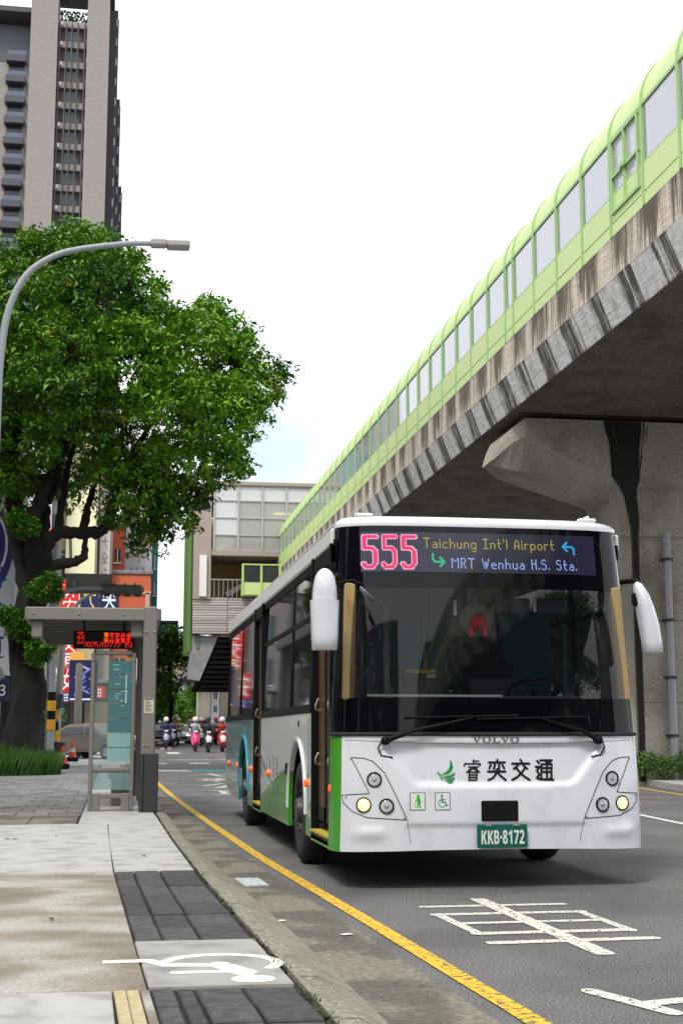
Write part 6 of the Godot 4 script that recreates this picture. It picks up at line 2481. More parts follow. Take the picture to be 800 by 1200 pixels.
func car(called: String, label: String, at: Vector3, turn: float, paint: Material, van := false, lights := false) -> Node3D:
	var o := thing(called, label, "car" if not van else "van", at, turn)
	var L := 2.2
	var body := [[L, 0.35, 0.9], [L + 0.02, 0.62, 0.94], [L - 0.12, 0.78, 0.95], [1.1, 0.95, 0.97], [-L + 0.25, 1.0, 0.97], [-L, 0.9, 0.94], [-L - 0.02, 0.4, 0.92], [-L + 0.1, 0.3, 0.9], [L - 0.1, 0.28, 0.88]]
	body.reverse()
	put("body", car_mesh(body, 1.78, 0), paint, o)
	var roof := 1.45 if not van else 1.85
	var cab := [[1.1 if not van else 1.5, 0.94, 0.93], [0.35 if not van else 0.9, roof - 0.06, 0.76], [0.1, roof, 0.74], [-0.9, roof, 0.74], [-1.15 if not van else -1.9, roof - 0.07, 0.74], [-1.85 if not van else -2.1, 0.98, 0.92]]
	cab.reverse()
	put("cabin", car_mesh(cab, 1.76, 0), paint, o)
	var st := mb()
	var wz := 1.02 if not van else 1.44
	var tz := 0.42 if not van else 0.96
	quad(st, V(-0.74, 1.0, wz + 0.02), V(0.74, 1.0, wz + 0.02), V(0.62, roof - 0.1, tz + 0.02), V(-0.62, roof - 0.1, tz + 0.02))
	obj("windscreen", st, M.win_dark, o)
	for s: float in [-1.0, 1.0]:
		for q in [[0.85, 0.3, 0.0, 0.0], [-0.08, -0.08, -1.55, -1.05]]:
			st = mb()
			var a := V(s * 0.83, 1.02, q[0])
			var b := V(s * 0.68, roof - 0.1, q[1])
			var c := V(s * 0.68, roof - 0.1, q[3])
			var d := V(s * 0.83, 1.02, q[2])
			if s > 0:
				quad(st, a, d, c, b)
			else:
				quad(st, d, a, b, c)
			obj("side_window", st, M.win_dark, o)
		st = mb()
		rbox(st, V(s * 0.95, 1.04, 0.72), V(0.16, 0.12, 0.1), 0.03)
		obj("door_mirror", st, paint, o)
		for z: float in [1.38, -1.35]:
			st = mb()
			lathe(st, [Vector2(0.18, -0.1), Vector2(0.31, -0.1), Vector2(0.32, 0.0), Vector2(0.31, 0.08), Vector2(0.2, 0.09)], facing(V(s * 0.8, 0.32, z), V(s, 0, 0)), 18)
			var w := obj("wheel", st, M.rubber, o)
			st = mb()
			lathe(st, [Vector2(0.2, 0.08), Vector2(0.18, 0.04), Vector2(0.05, 0.07), Vector2(0, 0.07)], facing(V(s * 0.8, 0.32, z), V(s, 0, 0)), 10)
			obj("rim", st, M.steel, w)
		st = mb()
		rbox(st, V(s * 0.62, 0.7, L - 0.06), V(0.36, 0.14, 0.14), 0.04)
		obj("headlight", st, glow(1, 0.95, 0.85, 1.0) if lights else mat(0.55, 0.56, 0.58, 0.15), o)
		st = mb()
		rbox(st, V(s * 0.68, 0.82, -L + 0.05), V(0.3, 0.16, 0.1), 0.03)
		obj("tail_light", st, mat(0.35, 0.01, 0.01, 0.3), o)
	st = mb()
	rbox(st, V(0, 0.52, L - 0.0), V(1.1, 0.16, 0.06), 0.02)
	obj("grille", st, M.black, o)
	st = mb()
	box(st, V(0, 0.4, L + 0.03), V(0.42, 0.13, 0.01))
	obj("plate", st, M.matt_white, o)
	return o

func scooter(label: String, at: Vector3, paint: Material, apron: Material) -> Node3D:
	var o := thing("scooter", label, "scooter", at, 0.0, "scooters riding towards the stop")
	for z: float in [0.62, -0.6]:
		var st := mb()
		var ring := []
		for k in 17:
			var a := TAU * k / 16.0
			ring.append(V(0, 0.24 + cos(a) * 0.19, z + sin(a) * 0.19))
		tube(st, ring, [0.055], 7)
		lathe(st, [Vector2(0.15, -0.03), Vector2(0.15, 0.03), Vector2(0, 0.03)], facing(V(0, 0.24, z), V(1, 0, 0)), 12)
		obj("wheel", st, M.rubber, o)
	var st := mb()
	# leg shield, floor, tail
	var rows := []
	for r in [[0.36, 0.13, 0.62], [0.55, 0.2, 0.6], [0.75, 0.22, 0.52], [0.95, 0.19, 0.42], [1.02, 0.12, 0.38]]:
		var row := []
		for k in 9:
			var a := lerpf(-1.0, 1.0, k / 8.0)
			row.append(V(a * r[1], r[0], r[2] - 0.1 * a * a))
		rows.append(row)
	sheet(st, rows)
	rbox(st, V(0, 0.33, 0.1), V(0.34, 0.1, 0.7), 0.04)
	rbox(st, V(0, 0.55, -0.45), V(0.34, 0.3, 0.75), 0.1)
	rbox(st, V(0, 0.48, 0.64), V(0.14, 0.12, 0.42), 0.05)
	obj("body", st, paint, o)
	st = mb()
	rows = []
	for r in [[0.42, 0.05, 0.645], [0.6, 0.13, 0.63], [0.76, 0.15, 0.56], [0.84, 0.07, 0.52]]:
		var row := []
		for k in 7:
			var a := lerpf(-1.0, 1.0, k / 6.0)
			row.append(V(a * r[1], r[0], r[2] - 0.06 * a * a))
		rows.append(row)
	sheet(st, rows)
	obj("apron", st, apron, o)
	st = mb()
	rbox(st, V(0, 0.75, -0.42), V(0.3, 0.1, 0.7), 0.04)
	obj("seat", st, M.black, o)
	st = mb()
	tube(st, [V(0, 0.3, 0.62), V(0, 0.98, 0.4)], [0.03], 6)
	tube(st, [V(-0.34, 1.0, 0.3), V(-0.1, 1.02, 0.38), V(0.1, 1.02, 0.38), V(0.34, 1.0, 0.3)], [0.022], 6)
	obj("handlebar", st, M.black, o)
	st = mb()
	rbox(st, V(0, 1.0, 0.44), V(0.24, 0.12, 0.1), 0.04)
	obj("headlight", st, mat(0.6, 0.6, 0.62, 0.15), o)
	for s: float in [-1.0, 1.0]:
		st = mb()
		tube(st, [V(s * 0.2, 1.02, 0.36), V(s * 0.27, 1.2, 0.34)], [0.01], 5)
		lathe(st, [Vector2(0.0, 0), Vector2(0.06, 0.005), Vector2(0.06, 0.025), Vector2(0, 0.03)], facing(V(s * 0.29, 1.24, 0.34), V(0, 0.1, 1)), 10)
		obj("mirror", st, M.black, o)
	return o

func smin(a: float, b: float, k: float) -> float:
	var h := clampf(0.5 + 0.5 * (b - a) / k, 0.0, 1.0)
	return lerpf(b, a, h) - k * h * (1.0 - h)

func body_mesh(bones: Array, cell: float, k: float) -> ArrayMesh:
	# surface nets over tapered capsules: [from, to, r0, r1]
	var lo := Vector3.ONE * 1e9
	var hi := -lo
	for b in bones:
		for q in 2:
			var r: float = b[2 + q] + 2.5 * cell
			lo = lo.min(b[q] - Vector3.ONE * r)
			hi = hi.max(b[q] + Vector3.ONE * r)
	var n := Vector3i(((hi - lo) / cell).ceil()) + Vector3i.ONE
	var val := PackedFloat32Array()
	val.resize(n.x * n.y * n.z)
	var id := func(x: int, y: int, z: int) -> int: return (z * n.y + y) * n.x + x
	for z in n.z:
		for y in n.y:
			for x in n.x:
				var p := lo + Vector3(x, y, z) * cell
				var d := 1e3
				for b in bones:
					var ab: Vector3 = b[1] - b[0]
					var t := clampf((p - b[0]).dot(ab) / maxf(ab.length_squared(), 1e-6), 0, 1)
					d = smin(d, (p - b[0] - ab * t).length() - lerpf(b[2], b[3], t), k)
				val[id.call(x, y, z)] = d
	var at := {}
	var cor := []
	for c in 8:
		cor.append(Vector3i(c & 1, (c >> 1) & 1, (c >> 2) & 1))
	for z in n.z - 1:
		for y in n.y - 1:
			for x in n.x - 1:
				var sum := Vector3.ZERO
				var cnt := 0
				for c in 8:
					for ax in 3:
						var e: Vector3i = cor[c]
						if e[ax]:
							continue
						var f := e
						f[ax] = 1
						var va := val[id.call(x + e.x, y + e.y, z + e.z)]
						var vb := val[id.call(x + f.x, y + f.y, z + f.z)]
						if (va < 0) != (vb < 0):
							sum += Vector3(e).lerp(Vector3(f), va / (va - vb))
							cnt += 1
				if cnt:
					at[Vector3i(x, y, z)] = lo + (Vector3(x, y, z) + sum / cnt) * cell
	var st := mb()
	st.set_smooth_group(1)
	for c: Vector3i in at:
		for ax in 3:
			var e := c
			e[ax] += 1
			var va := val[id.call(c.x, c.y, c.z)]
			var vb := val[id.call(e.x, e.y, e.z)]
			if (va < 0) == (vb < 0):
				continue
			var u := Vector3i.ZERO
			var v := Vector3i.ZERO
			u[(ax + 1) % 3] = 1
			v[(ax + 2) % 3] = 1
			var q := [c - u - v, c - v, c, c - u]
			var ok := true
			for w in q:
				ok = ok and at.has(w)
			if not ok:
				continue
			if va < 0:
				quad(st, at[q[0]], at[q[1]], at[q[2]], at[q[3]])
			else:
				quad(st, at[q[3]], at[q[2]], at[q[1]], at[q[0]])
	return done(st)

func rider(label: String, at: Vector3, coat: Material, helmet: Material) -> void:
	# sits on a scooter at its origin, hands on the bar
	var o := thing("person", label, "person", at)
	if not M.has("rider_body"):
		var b := []
		b.append([V(0, 0.9, -0.35), V(0, 1.3, -0.22), 0.15, 0.17])
		b.append([V(-0.13, 1.34, -0.2), V(0.13, 1.34, -0.2), 0.09, 0.09])
		b.append([V(0, 1.34, -0.2), V(0, 1.5, -0.16), 0.06, 0.06])
		b.append([V(0, 1.55, -0.14), V(0, 1.63, -0.14), 0.09, 0.095])
		for s: float in [-1.0, 1.0]:
			b.append([V(s * 0.19, 1.34, -0.2), V(s * 0.29, 1.12, -0.05), 0.06, 0.048])
			b.append([V(s * 0.29, 1.12, -0.05), V(s * 0.28, 1.03, 0.24), 0.046, 0.036])
			b.append([V(s * 0.28, 1.03, 0.24), V(s * 0.28, 1.02, 0.33), 0.035, 0.04])
			b.append([V(s * 0.11, 0.86, -0.35), V(s * 0.17, 0.84, 0.1), 0.1, 0.075])
			b.append([V(s * 0.17, 0.84, 0.1), V(s * 0.14, 0.45, 0.12), 0.07, 0.05])
			b.append([V(s * 0.14, 0.45, 0.12), V(s * 0.14, 0.42, 0.3), 0.05, 0.04])
		M.rider_body = body_mesh(b, 0.035, 0.05)
		var hs := mb()
		lathe(hs, [Vector2(0.13, 1.56), Vector2(0.145, 1.62), Vector2(0.14, 1.7), Vector2(0.11, 1.76), Vector2(0.06, 1.79), Vector2(0, 1.8)], Transform3D(Basis(), V(0, 0, -0.14)), 18)
		M.helmet = done(hs)
		hs = mb()
		lathe(hs, [Vector2(0.06, 1.5), Vector2(0.095, 1.54), Vector2(0.1, 1.6), Vector2(0.09, 1.63)], Transform3D(Basis(), V(0, 0, -0.12)), 14)
		rbox(hs, V(0, 1.575, -0.02), V(0.025, 0.04, 0.03), 0.01)
		M.face = done(hs)
	put("body", M.rider_body, coat, o)
	put("face", M.face, mat(0.3, 0.17, 0.11, 0.6), o)
	put("helmet", M.helmet, helmet, o)
	var st := mb()
	box(st, V(0, 1.6, -0.015), V(0.16, 0.05, 0.01))
	obj("visor", st, M.win_dark, o)

func traffic() -> void:
	var black := mat(0.015, 0.015, 0.018, 0.25)
	var white := mat(0.7, 0.7, 0.7, 0.25)
	var beige := mat(0.2, 0.165, 0.13, 0.3, 0.3)
	car("parked_car", "beige sedan crossing behind the shelter glass", V(-0.75, 0.2, -61.5), PI * 0.26, beige)
	car("parked_car", "white car partly hidden behind the beige sedan", V(-0.55, 0.25, -67.5), PI * 0.26, white)
	car("parked_car", "white car at the left edge behind the tree", V(-6.0, 0.2, -58.0), PI * 0.5, white)
	var z := -97.0
	var list := [
		["car", "black car next to the shelter post, facing us", V(2.7, 0.45, -92), black, false, false],
		["car", "white car behind the two dark scooters", V(4.6, 0.45, -104), white, false, true],
		["car", "grey van far down the lane among the cars", V(4.0, 0.46, -122), mat(0.1, 0.12, 0.14, 0.3), true, false],
		["car", "black car right behind the pink scooter", V(6.9, 0.45, -97), black, false, false],
		["car", "dark car under the white roofed van at the right of the row", V(9.0, 0.45, -96), black, false, false],
		["car", "white van above the black scooter, farther back", V(8.3, 0.46, -112), white, true, true],
		["car", "silver car at the very back of the queue, left lane", V(3.2, 0.46, -112), mat(0.4, 0.4, 0.42, 0.25, 0.5), false, true],
		["car", "black van in the middle of the queue behind the scooters", V(6.2, 0.46, -108), black, true, false],
		["car", "dark blue car behind the red scooter", V(11.0, 0.45, -103), mat(0.015, 0.02, 0.05, 0.25), false, false]]
	for q in list:
		car("approaching_car", q[1], q[2], 0.0, q[3], q[4], q[5])
	# scooters and their riders
	var dark_coat := mat(0.03, 0.035, 0.05, 0.8)
	var s0 := [
		["bright pink scooter left of the white fronted one", V(4.2, 0, -75), mat(0.65, 0.03, 0.2, 0.3), mat(0.7, 0.05, 0.25, 0.3), "person in pale jacket and white helmet on the pink scooter", mat(0.4, 0.4, 0.42, 0.8), mat(0.75, 0.75, 0.75, 0.3)],
		["black scooter with a white heart shaped front", V(4.68, 0, -72), black, white, "person in dark clothes and black helmet on the scooter with the white front", dark_coat, black],
		["red scooter with white front closest to the bus", V(5.5, 0, -73.5), mat(0.5, 0.02, 0.03, 0.3), white, "person in red jacket and white helmet beside the bus tail", mat(0.4, 0.03, 0.03, 0.8), mat(0.75, 0.75, 0.75, 0.3)],
		["dark blue scooter on the left of the group", V(2.85, 0, -80), mat(0.03, 0.03, 0.09, 0.3), mat(0.35, 0.36, 0.5, 0.3), "person in navy coat and white helmet on the left scooter", mat(0.03, 0.035, 0.08, 0.8), mat(0.8, 0.8, 0.8, 0.3)],
		["small dark scooter behind the blue one", V(3.45, 0, -85), black, mat(0.2, 0.2, 0.3, 0.3), "person in purple coat on the rearmost scooter", mat(0.1, 0.06, 0.14, 0.8), black],
		["grey scooter squeezed between the pink and the white fronted ones, farther back", V(4.6, 0, -84), mat(0.2, 0.2, 0.22, 0.3), mat(0.3, 0.3, 0.32, 0.3), "person in olive jacket on the grey scooter at the back", mat(0.12, 0.12, 0.06, 0.8), mat(0.6, 0.1, 0.08, 0.3)],
		["white scooter behind the red one near the bus tail", V(6.3, 0, -83), white, mat(0.1, 0.1, 0.12, 0.3), "person in white shirt and blue helmet behind the red scooter", mat(0.6, 0.6, 0.62, 0.8), mat(0.05, 0.1, 0.4, 0.3)],
		["far blue scooter between the dark pair and the pink one", V(4.0, 0, -91), mat(0.03, 0.08, 0.3, 0.3), white, "person in yellow raincoat on the far blue scooter", mat(0.6, 0.5, 0.08, 0.7), mat(0.75, 0.75, 0.75, 0.3)],
		["far black scooter just behind the white fronted one", V(5.35, 0, -89), black, mat(0.3, 0.3, 0.32, 0.3), "person in brown jacket and white helmet on the far black scooter", mat(0.12, 0.07, 0.04, 0.8), mat(0.75, 0.75, 0.75, 0.3)],
		["far red scooter nearest the station bracket", V(6.6, 0, -94), mat(0.45, 0.03, 0.03, 0.3), black, "person in grey jacket and red helmet on the far red scooter", mat(0.25, 0.25, 0.27, 0.8), mat(0.5, 0.05, 0.05, 0.3)],
	]
	for q in s0:
		var p: Vector3 = q[1]
		p.y = ramp(p.z)
		scooter(q[0], p, q[2], q[3])
		rider(q[4], p, q[5], q[6])

# ---------------------------------------------------------------- buildings
func facade(o: Node3D, x0: float, x1: float, y0: float, y1: float, z: float, cols: int, rows: int, m: Material, fill := 0.6) -> void:
	# windows with frames and sills on a wall that faces the camera
	var cw := (x1 - x0) / cols
	var ch := (y1 - y0) / rows
	for r in rows:
		for c in cols:
			var p := V(x0 + (c + 0.5) * cw, y0 + (r + 0.5) * ch, z)
			var st := mb()
			box(st, p + V(0, 0, -0.04), V(cw * fill, ch * fill, 0.1))
			var w := obj("window", st, m, o)
			st = mb()
			box(st, p + V(0, -ch * fill * 0.5 - 0.04, 0.04), V(cw * fill + 0.12, 0.07, 0.14))
			box(st, p + V(0, 0, 0.02), V(0.05, ch * fill, 0.04))
			obj("sill", st, M.matt_white, w)

func sign_board(called: String, label: String, cat: String, at: Vector3, w: float, h: float, img: Image, side: Material, depth := 0.3) -> Node3D:
	var o := thing(called, label, cat, at)
	var st := mb()
	rbox(st, Vector3.ZERO, V(w, h, depth), 0.03)
	obj("case", st, side, o)
	st = mb()
	quad_uv(st, V(-w * 0.5 + 0.02, -h * 0.5 + 0.02, depth * 0.5 + 0.004), V(w * 0.5 - 0.02, -h * 0.5 + 0.02, depth * 0.5 + 0.004), V(w * 0.5 - 0.02, h * 0.5 - 0.02, depth * 0.5 + 0.004), V(-w * 0.5 + 0.02, h * 0.5 - 0.02, depth * 0.5 + 0.004))
	obj("sign_face", st, print_mat(img, 0.5), o)
	for y: float in [-0.3, 0.3]:
		st = mb()
		box(st, V(-w * 0.5 - 0.25, y * h, 0), V(0.5, 0.06, 0.06))
		obj("bracket", st, M.steel, o)
	return o

func column_sign(w: int, h: int, bg: Color, fg: Color, keys: Array, stroke: float, margin := 0.1) -> Image:
	var im := new_img(w, h, bg)
	var s := w * (1.0 - 2.0 * margin)
	var gap := (h - keys.size() * s) / (keys.size() + 1)
	for k in keys.size():
		draw_strokes(im, HAN[keys[k]], Vector2(w * margin, gap + k * (s + gap)), Vector2(s, s), stroke, fg)
	return im

func block(called: String, label: String, cat: String, x0: float, x1: float, h: float, z0: float, z1: float, m: Material, y0 := 0.0) -> Node3D:
	var o := thing(called, label, cat, V((x0 + x1) * 0.5, ramp(z0), z0))
	var st := mb()
	rbox(st, V(0, (h + y0) * 0.5, (z1 - z0) * 0.5), V(x1 - x0, h - y0, z0 - z1), 0.05)
	obj("wall", st, m, o)
	st = mb()
	rbox(st, V(0, h + 0.12, (z1 - z0) * 0.5), V(x1 - x0 + 0.2, 0.24, z0 - z1 + 0.2), 0.04)
	obj("roof", st, M.tile, o)
	return o

func tower() -> void:
	# tall residential tower: two bare stone piers, a window bay between, balconies at the left, a dark fin side at the right
	var stone := rough_mat(noise_tex(0.03, [0.0, Color(0.265, 0.24, 0.222), 1.0, Color(0.315, 0.285, 0.262)], 256, 4, 201), 0.2, 0.85)
	var dark := mat(0.055, 0.055, 0.075, 0.5)
	var o := thing("residential_tower", "tall beige apartment tower with dark balconies behind the tree", "building", V(0, 0, -200), 0.0)
	var H := 112.0
	var st := mb()
	box(st, V(-12.75, H * 0.5 + 2, -2), V(3.9, H + 4, 6))
	obj("stone_pier", st, stone, o)
	st = mb()
	box(st, V(-4.9, H * 0.5 + 2, -2), V(3.2, H + 4, 6))
	obj("stone_pier", st, stone, o)
	st = mb()
	box(st, V(-8.6, H * 0.5 - 3, -4), V(4.6, H - 6, 6))
	obj("bay_wall", st, mat(0.15, 0.125, 0.12, 0.8), o)
	st = mb()
	box(st, V(-18.5, 49.5, -3), V(7.6, 99, 6))
	obj("balcony_wall", st, stone, o)
	st = mb()
	box(st, V(-8.6, 112.3, -3), V(12, 2.2, 5))
	obj("crown_beam", st, mat(0.05, 0.055, 0.065, 0.6), o)
	st = mb()
	box(st, V(-18.5, 103.5, -5), V(7.6, 6.0, 4))
	obj("setback_floor", st, mat(0.06, 0.065, 0.085, 0.4), o)
	st = mb()
	box(st, V(-18.5, 107.6, -3), V(8, 0.8, 6))
	obj("roof", st, mat(0.05, 0.055, 0.065, 0.6), o)
	st = mb()
	rng.seed = 8
	for k in 260:
		leaf_tri(st, V(rng.randf_range(-10.6, -6.5), rng.randf_range(106.8, 108.6), -1.4), 0.3, Color(0.04, 0.1, 0.03))
	obj("roof_garden", st, M.leaf, o)
	var y := 106.3
	var f := 0
	while y > 20.0:
		st = mb()
		box(st, V(-8.6, y - 0.45, -0.6), V(4.5, 0.95, 0.7))
		var led := obj("floor_ledge", st, mat(0.33, 0.3, 0.28, 0.8), o)
		for x: float in [-9.2, -8.35]:
			st = mb()
			box(st, V(x, y - 2.0, -0.96), V(0.72, 1.7, 0.12))
			obj("window", st, M.win_blue, o)
		st = mb()
		box(st, V(-10.35, y - 0.35, -0.2), V(0.5, 0.6, 0.3))
		obj("air_unit", st, M.matt_white, led)
		if y < 103.0:
			st = mb()
			rbox(st, V(-16.6, y - 0.6, 0.6), V(2.9, 1.15, 1.3), 0.1)
			var bal := obj("balcony", st, dark, o)
			st = mb()
			box(st, V(-16.5, y + 0.2, 1.2), V(2.6, 0.7, 0.06))
			obj("balcony_glass", st, mat(0.1, 0.12, 0.16, 0.1), bal)
			st = mb()
			box(st, V(-16.6, y + 0.9, 0.04), V(2.2, 2.2, 0.12))
			obj("balcony_door", st, M.win_dark, o)
		y -= 3.2
		f += 1
	for x: float in [-10.5, -9.55, -8.75, -7.85, -6.85]:
		st = mb()
		box(st, V(x, 53, 0.1), V(0.16, 106, 0.5))
		obj("fin", st, mat(0.07, 0.065, 0.07, 0.6), o)
	# right side: dark columns with balconies between, stepping back
	for k in 3:
		var xo: float = [-2.05, -1.5, -0.95][k]
		var top: float = [110.5, 98.0, 85.5][k]
		var z := -5.5 - k * 4.0
		st = mb()
		box(st, V(xo - 2.0, top * 0.5, z), V(4.0, top, 3.8))
		obj("side_wing", st, mat(0.035, 0.032, 0.045, 0.7), o)
		var yy := top - 2.0
		while yy > 30.0:
			st = mb()
			box(st, V(xo - 0.16, yy, z + 1.9), V(0.2, 1.2, 0.14))
			obj("side_window", st, mat(0.3, 0.32, 0.38, 0.3), o)
			yy -= 3.2
		st = mb()
		box(st, V(xo + 0.04, top * 0.5, z - 1.0), V(0.14, top, 0.5))
		obj("side_fin", st, dark, o)

func buildings() -> void:
	tower()
	# arcade building at the left edge, with the tall banner sign
	var conc := rough_mat(noise_tex(0.04, [0.0, grey(0.22), 1.0, grey(0.33)], 256, 4, 210), 0.3, 0.9)
	var o := block("shop_building", "shaded corner building with an arcade at the left edge", "building", -16.0, -3.5, 15.0, -47.0, -55.0, mat(0.13, 0.12, 0.11, 0.85), 3.6)
	var st := mb()
	rbox(st, V(0.2, 3.0, 0.7), V(12.0, 0.6, 1.6), 0.1)
	obj("awning", st, mat(0.3, 0.28, 0.26, 0.8), o)
	for x: float in [-5.5, -1.5, 2.0, 5.8]:
		st = mb()
		rbox(st, V(x, 1.8, -0.6), V(0.5, 3.6, 0.5), 0.05)
		obj("arcade_pillar", st, conc, o)
	st = mb()
	box(st, V(0, 1.8, -6.0), V(12, 3.6, 0.3))
	obj("shop_front", st, M.shelter_dark, o)
	facade(o, -5.6, 5.4, 4.2, 14.0, 0.0, 5, 3, M.win_blue)
	for k in 2:
		st = mb()
		tube(st, [V(3.0, 1.4 + k * 0.9, 1.2), V(6.3, 2.6 + k * 0.9, 1.2)], [0.05], 6)
		obj("awning_strut", st, M.matt_white, o)
	var im := new_img(160, 640, Color(0.8, 0.82, 0.86))
	for y in 330:
		for x in 160:
			if Vector2(x - 10, (y - 200) * 0.75).length() < 138.0 and y > 20:
				im.set_pixel(x, y, Color(0.2, 0.17, 0.45))
	for k in 30:
		var a0 := deg_to_rad(-80 + k * 5)
		var a1 := deg_to_rad(-75 + k * 5)
		ink(im, Vector2(10 + cos(a0) * 115, 190 + sin(a0) * 150), Vector2(10 + cos(a1) * 115, 190 + sin(a1) * 150), 9, Color(0.9, 0.9, 0.95))
	ink(im, Vector2(0, 8), Vector2(160, 8), 18, Color(0.9, 0.9, 0.92))
	draw_strokes(im, HAN["da"], Vector2(20, 26), Vector2(42, 40), 6, Color(0.9, 0.9, 0.95))
	draw_strokes(im, HAN["li"], Vector2(76, 26), Vector2(42, 40), 6, Color(0.9, 0.9, 0.95))
	draw_strokes(im, HAN["xin"], Vector2(44, 250), Vector2(90, 90), 9, Color(0.1, 0.3, 0.55))
	draw_strokes(im, HAN["li"], Vector2(44, 370), Vector2(90, 90), 9, Color(0.1, 0.3, 0.55))
	draw_strokes(im, HAN["che"], Vector2(44, 500), Vector2(90, 100), 10, Color(0.08, 0.3, 0.5))
	sign_board("banner_sign", "tall white and violet vertical banner sign left of the tree trunk", "sign", V(-3.95, 6.0, -45.9), 1.5, 5.9, im, M.matt_white, 0.25)
	im = new_img(96, 80, Color(0.06, 0.13, 0.3))
	tag(o, "", "")
	var ns := sign_board("number_sign", "small blue sign with white number under the banner", "sign", V(-3.75, 2.6, -45.7), 0.9, 0.75, im, M.shelter_dark, 0.12)
	var tm := TextMesh.new()
	tm.text = "353"
	tm.font_size = 48
	tm.pixel_size = 0.0095
	tm.depth = 0.01
	var t := put("number_lettering", tm, M.matt_white, ns)
	t.position = V(0.05, 0, 0.07)
	t.scale = V(0.8, 1, 1)
	# across the side street: a row of tall narrow houses with signs
	var pale := mat(0.62, 0.6, 0.6, 0.8)
	o = block("grey_house", "grey building with red artwork seen through the branches", "building", -14.0, -3.6, 21.0, -81.0, -96.0, mat(0.2, 0.19, 0.19, 0.8))
	facade(o, -5.0, 5.0, 3.5, 8.5, 0.0, 6, 2, M.win_blue)
	im = new_img(160, 320, Color(0.85, 0.8, 0.8))
	rng.seed = 71
	for k in 26:
		var p := Vector2(rng.randf_range(10, 150), rng.randf_range(10, 310))
		ink(im, p, p + Vector2(rng.randf_range(-30, 30), rng.randf_range(-40, 40)), rng.randf_range(10, 34), [Color(0.85, 0.25, 0.2), Color(0.9, 0.45, 0.35), Color(0.7, 0.65, 0.7), Color(0.92, 0.9, 0.9)][rng.randi() % 4])
	sign_board("mural_panel", "red and white painted panel on the grey building", "billboard", V(-5.6, 13.8, -80.8), 3.6, 8.0, im, pale, 0.2)
	o = block("cream_house", "cream coloured building with a tall pale billboard", "building", -3.5, -1.25, 18.0, -83.0, -98.0, mat(0.6, 0.52, 0.33, 0.8))
	facade(o, -1.1, 1.1, 9.0, 12.0, 0.0, 2, 1, M.win_blue)
	im = new_img(200, 360, Color(0.93, 0.92, 0.76))
	ink(im, Vector2(120, 300), Vector2(150, 300), 14, Color(0.15, 0.2, 0.4))
	ink(im, Vector2(30, 240), Vector2(36, 300), 22, Color(0.3, 0.38, 0.3))
	sign_board("billboard", "tall cream billboard between the tree limbs", "billboard", V(-2.2, 13.2, -82.6), 1.7, 5.6, im, M.matt_white, 0.25)
	im = new_img(160, 64, Color(0.86, 0.66, 0.2))
	ink(im, Vector2(10, 54), Vector2(90, 54), 6, Color(0.3, 0.22, 0.1))
	sign_board("yellow_sign", "plain yellow sign board under the cream billboard", "sign", V(-2.2, 9.6, -82.4), 1.6, 0.8, im, M.tan, 0.25)
	o = block("narrow_house", "narrow pale house between the cream and orange buildings", "building", -1.2, -0.38, 16.5, -84.0, -100.0, mat(0.45, 0.4, 0.36, 0.8))
	im = column_sign(48, 320, Color(0.8, 0.78, 0.74), Color(0.35, 0.4, 0.4), ["gong", "tian", "da", "li", "xin", "an"], 3.0)
	sign_board("vertical_sign", "thin pale vertical sign left of the orange building", "sign", V(-0.8, 11.9, -83.7), 0.6, 5.6, im, pale, 0.3)
	var orange := mat(0.6, 0.13, 0.06, 0.75)
	o = block("orange_house", "low orange fronted house right of the signal arm", "building", -0.36, 1.98, 10.2, -84.5, -101.0, orange)
	st = mb()
	box(st, V(0.0, 9.1, 0.06), V(2.3, 0.16, 0.12))
	box(st, V(0.95, 7.4, 0.06), V(0.25, 3.4, 0.12))
	obj("cornice", st, mat(0.6, 0.4, 0.3, 0.7), o)
	facade(o, -1.1, 0.9, 2.0, 6.0, 0.0, 2, 1, M.win_dark)
	o = block("red_brick_house", "small red house with one dark window above the orange front", "building", -0.47, 0.34, 13.4, -88.0, -100.0, mat(0.5, 0.09, 0.05, 0.8))
	facade(o, -0.3, 0.3, 11.0, 12.4, 0.0, 1, 1, M.win_dark, 0.6)
	o = block("grey_house", "pale grey flats with small windows beside the teal edge", "building", 0.36, 2.16, 16.5, -92.0, -104.0, mat(0.55, 0.56, 0.58, 0.8))
	facade(o, -0.6, 0.5, 10.5, 14.5, 0.0, 3, 3, M.win_blue, 0.4)
	o = block("teal_house", "slim teal sided building at the end of the row", "building", 2.17, 2.57, 20.0, -93.0, -100.0, mat(0.04, 0.22, 0.26, 0.6))
	facade(o, -0.15, 0.15, 4.0, 18.0, 0.0, 1, 8, M.win_blue, 0.5)
	# shop signs over the ground floor
	im = column_sign(96, 420, Color(0.82, 0.12, 0.12), Color(0.95, 0.92, 0.9), ["xin", "an", "gong", "jiao", "tong"], 7.0)
	for y in 420:
		for x in [92, 93, 94, 95]:
			im.set_pixel(x, y, Color(0.92, 0.9, 0.88))
	sign_board("red_sign", "tall red vertical sign with white characters above the shelter roof", "sign", V(-2.55, 7.05, -78.0), 1.06, 5.0, im, M.red, 0.3)
	im = column_sign(96, 200, Color(0.1, 0.13, 0.35), Color(0.9, 0.8, 0.4), ["da", "xin"], 7.0)
	sign_board("navy_sign", "navy sign with yellow characters right of the red sign", "sign", V(-1.5, 7.9, -78.3), 0.95, 2.9, im, M.win_dark, 0.3)
	im = column_sign(110, 200, Color(0.08, 0.12, 0.28), Color(0.88, 0.92, 0.95), ["yi", "xian"], 8.0)
	sign_board("blue_sign", "dark blue sign with big white character beside the navy one", "sign", V(-0.45, 7.9, -78.4), 1.05, 2.9, im, M.win_dark, 0.3)
	im = new_img(260, 150, Color(0.78, 0.1, 0.12))
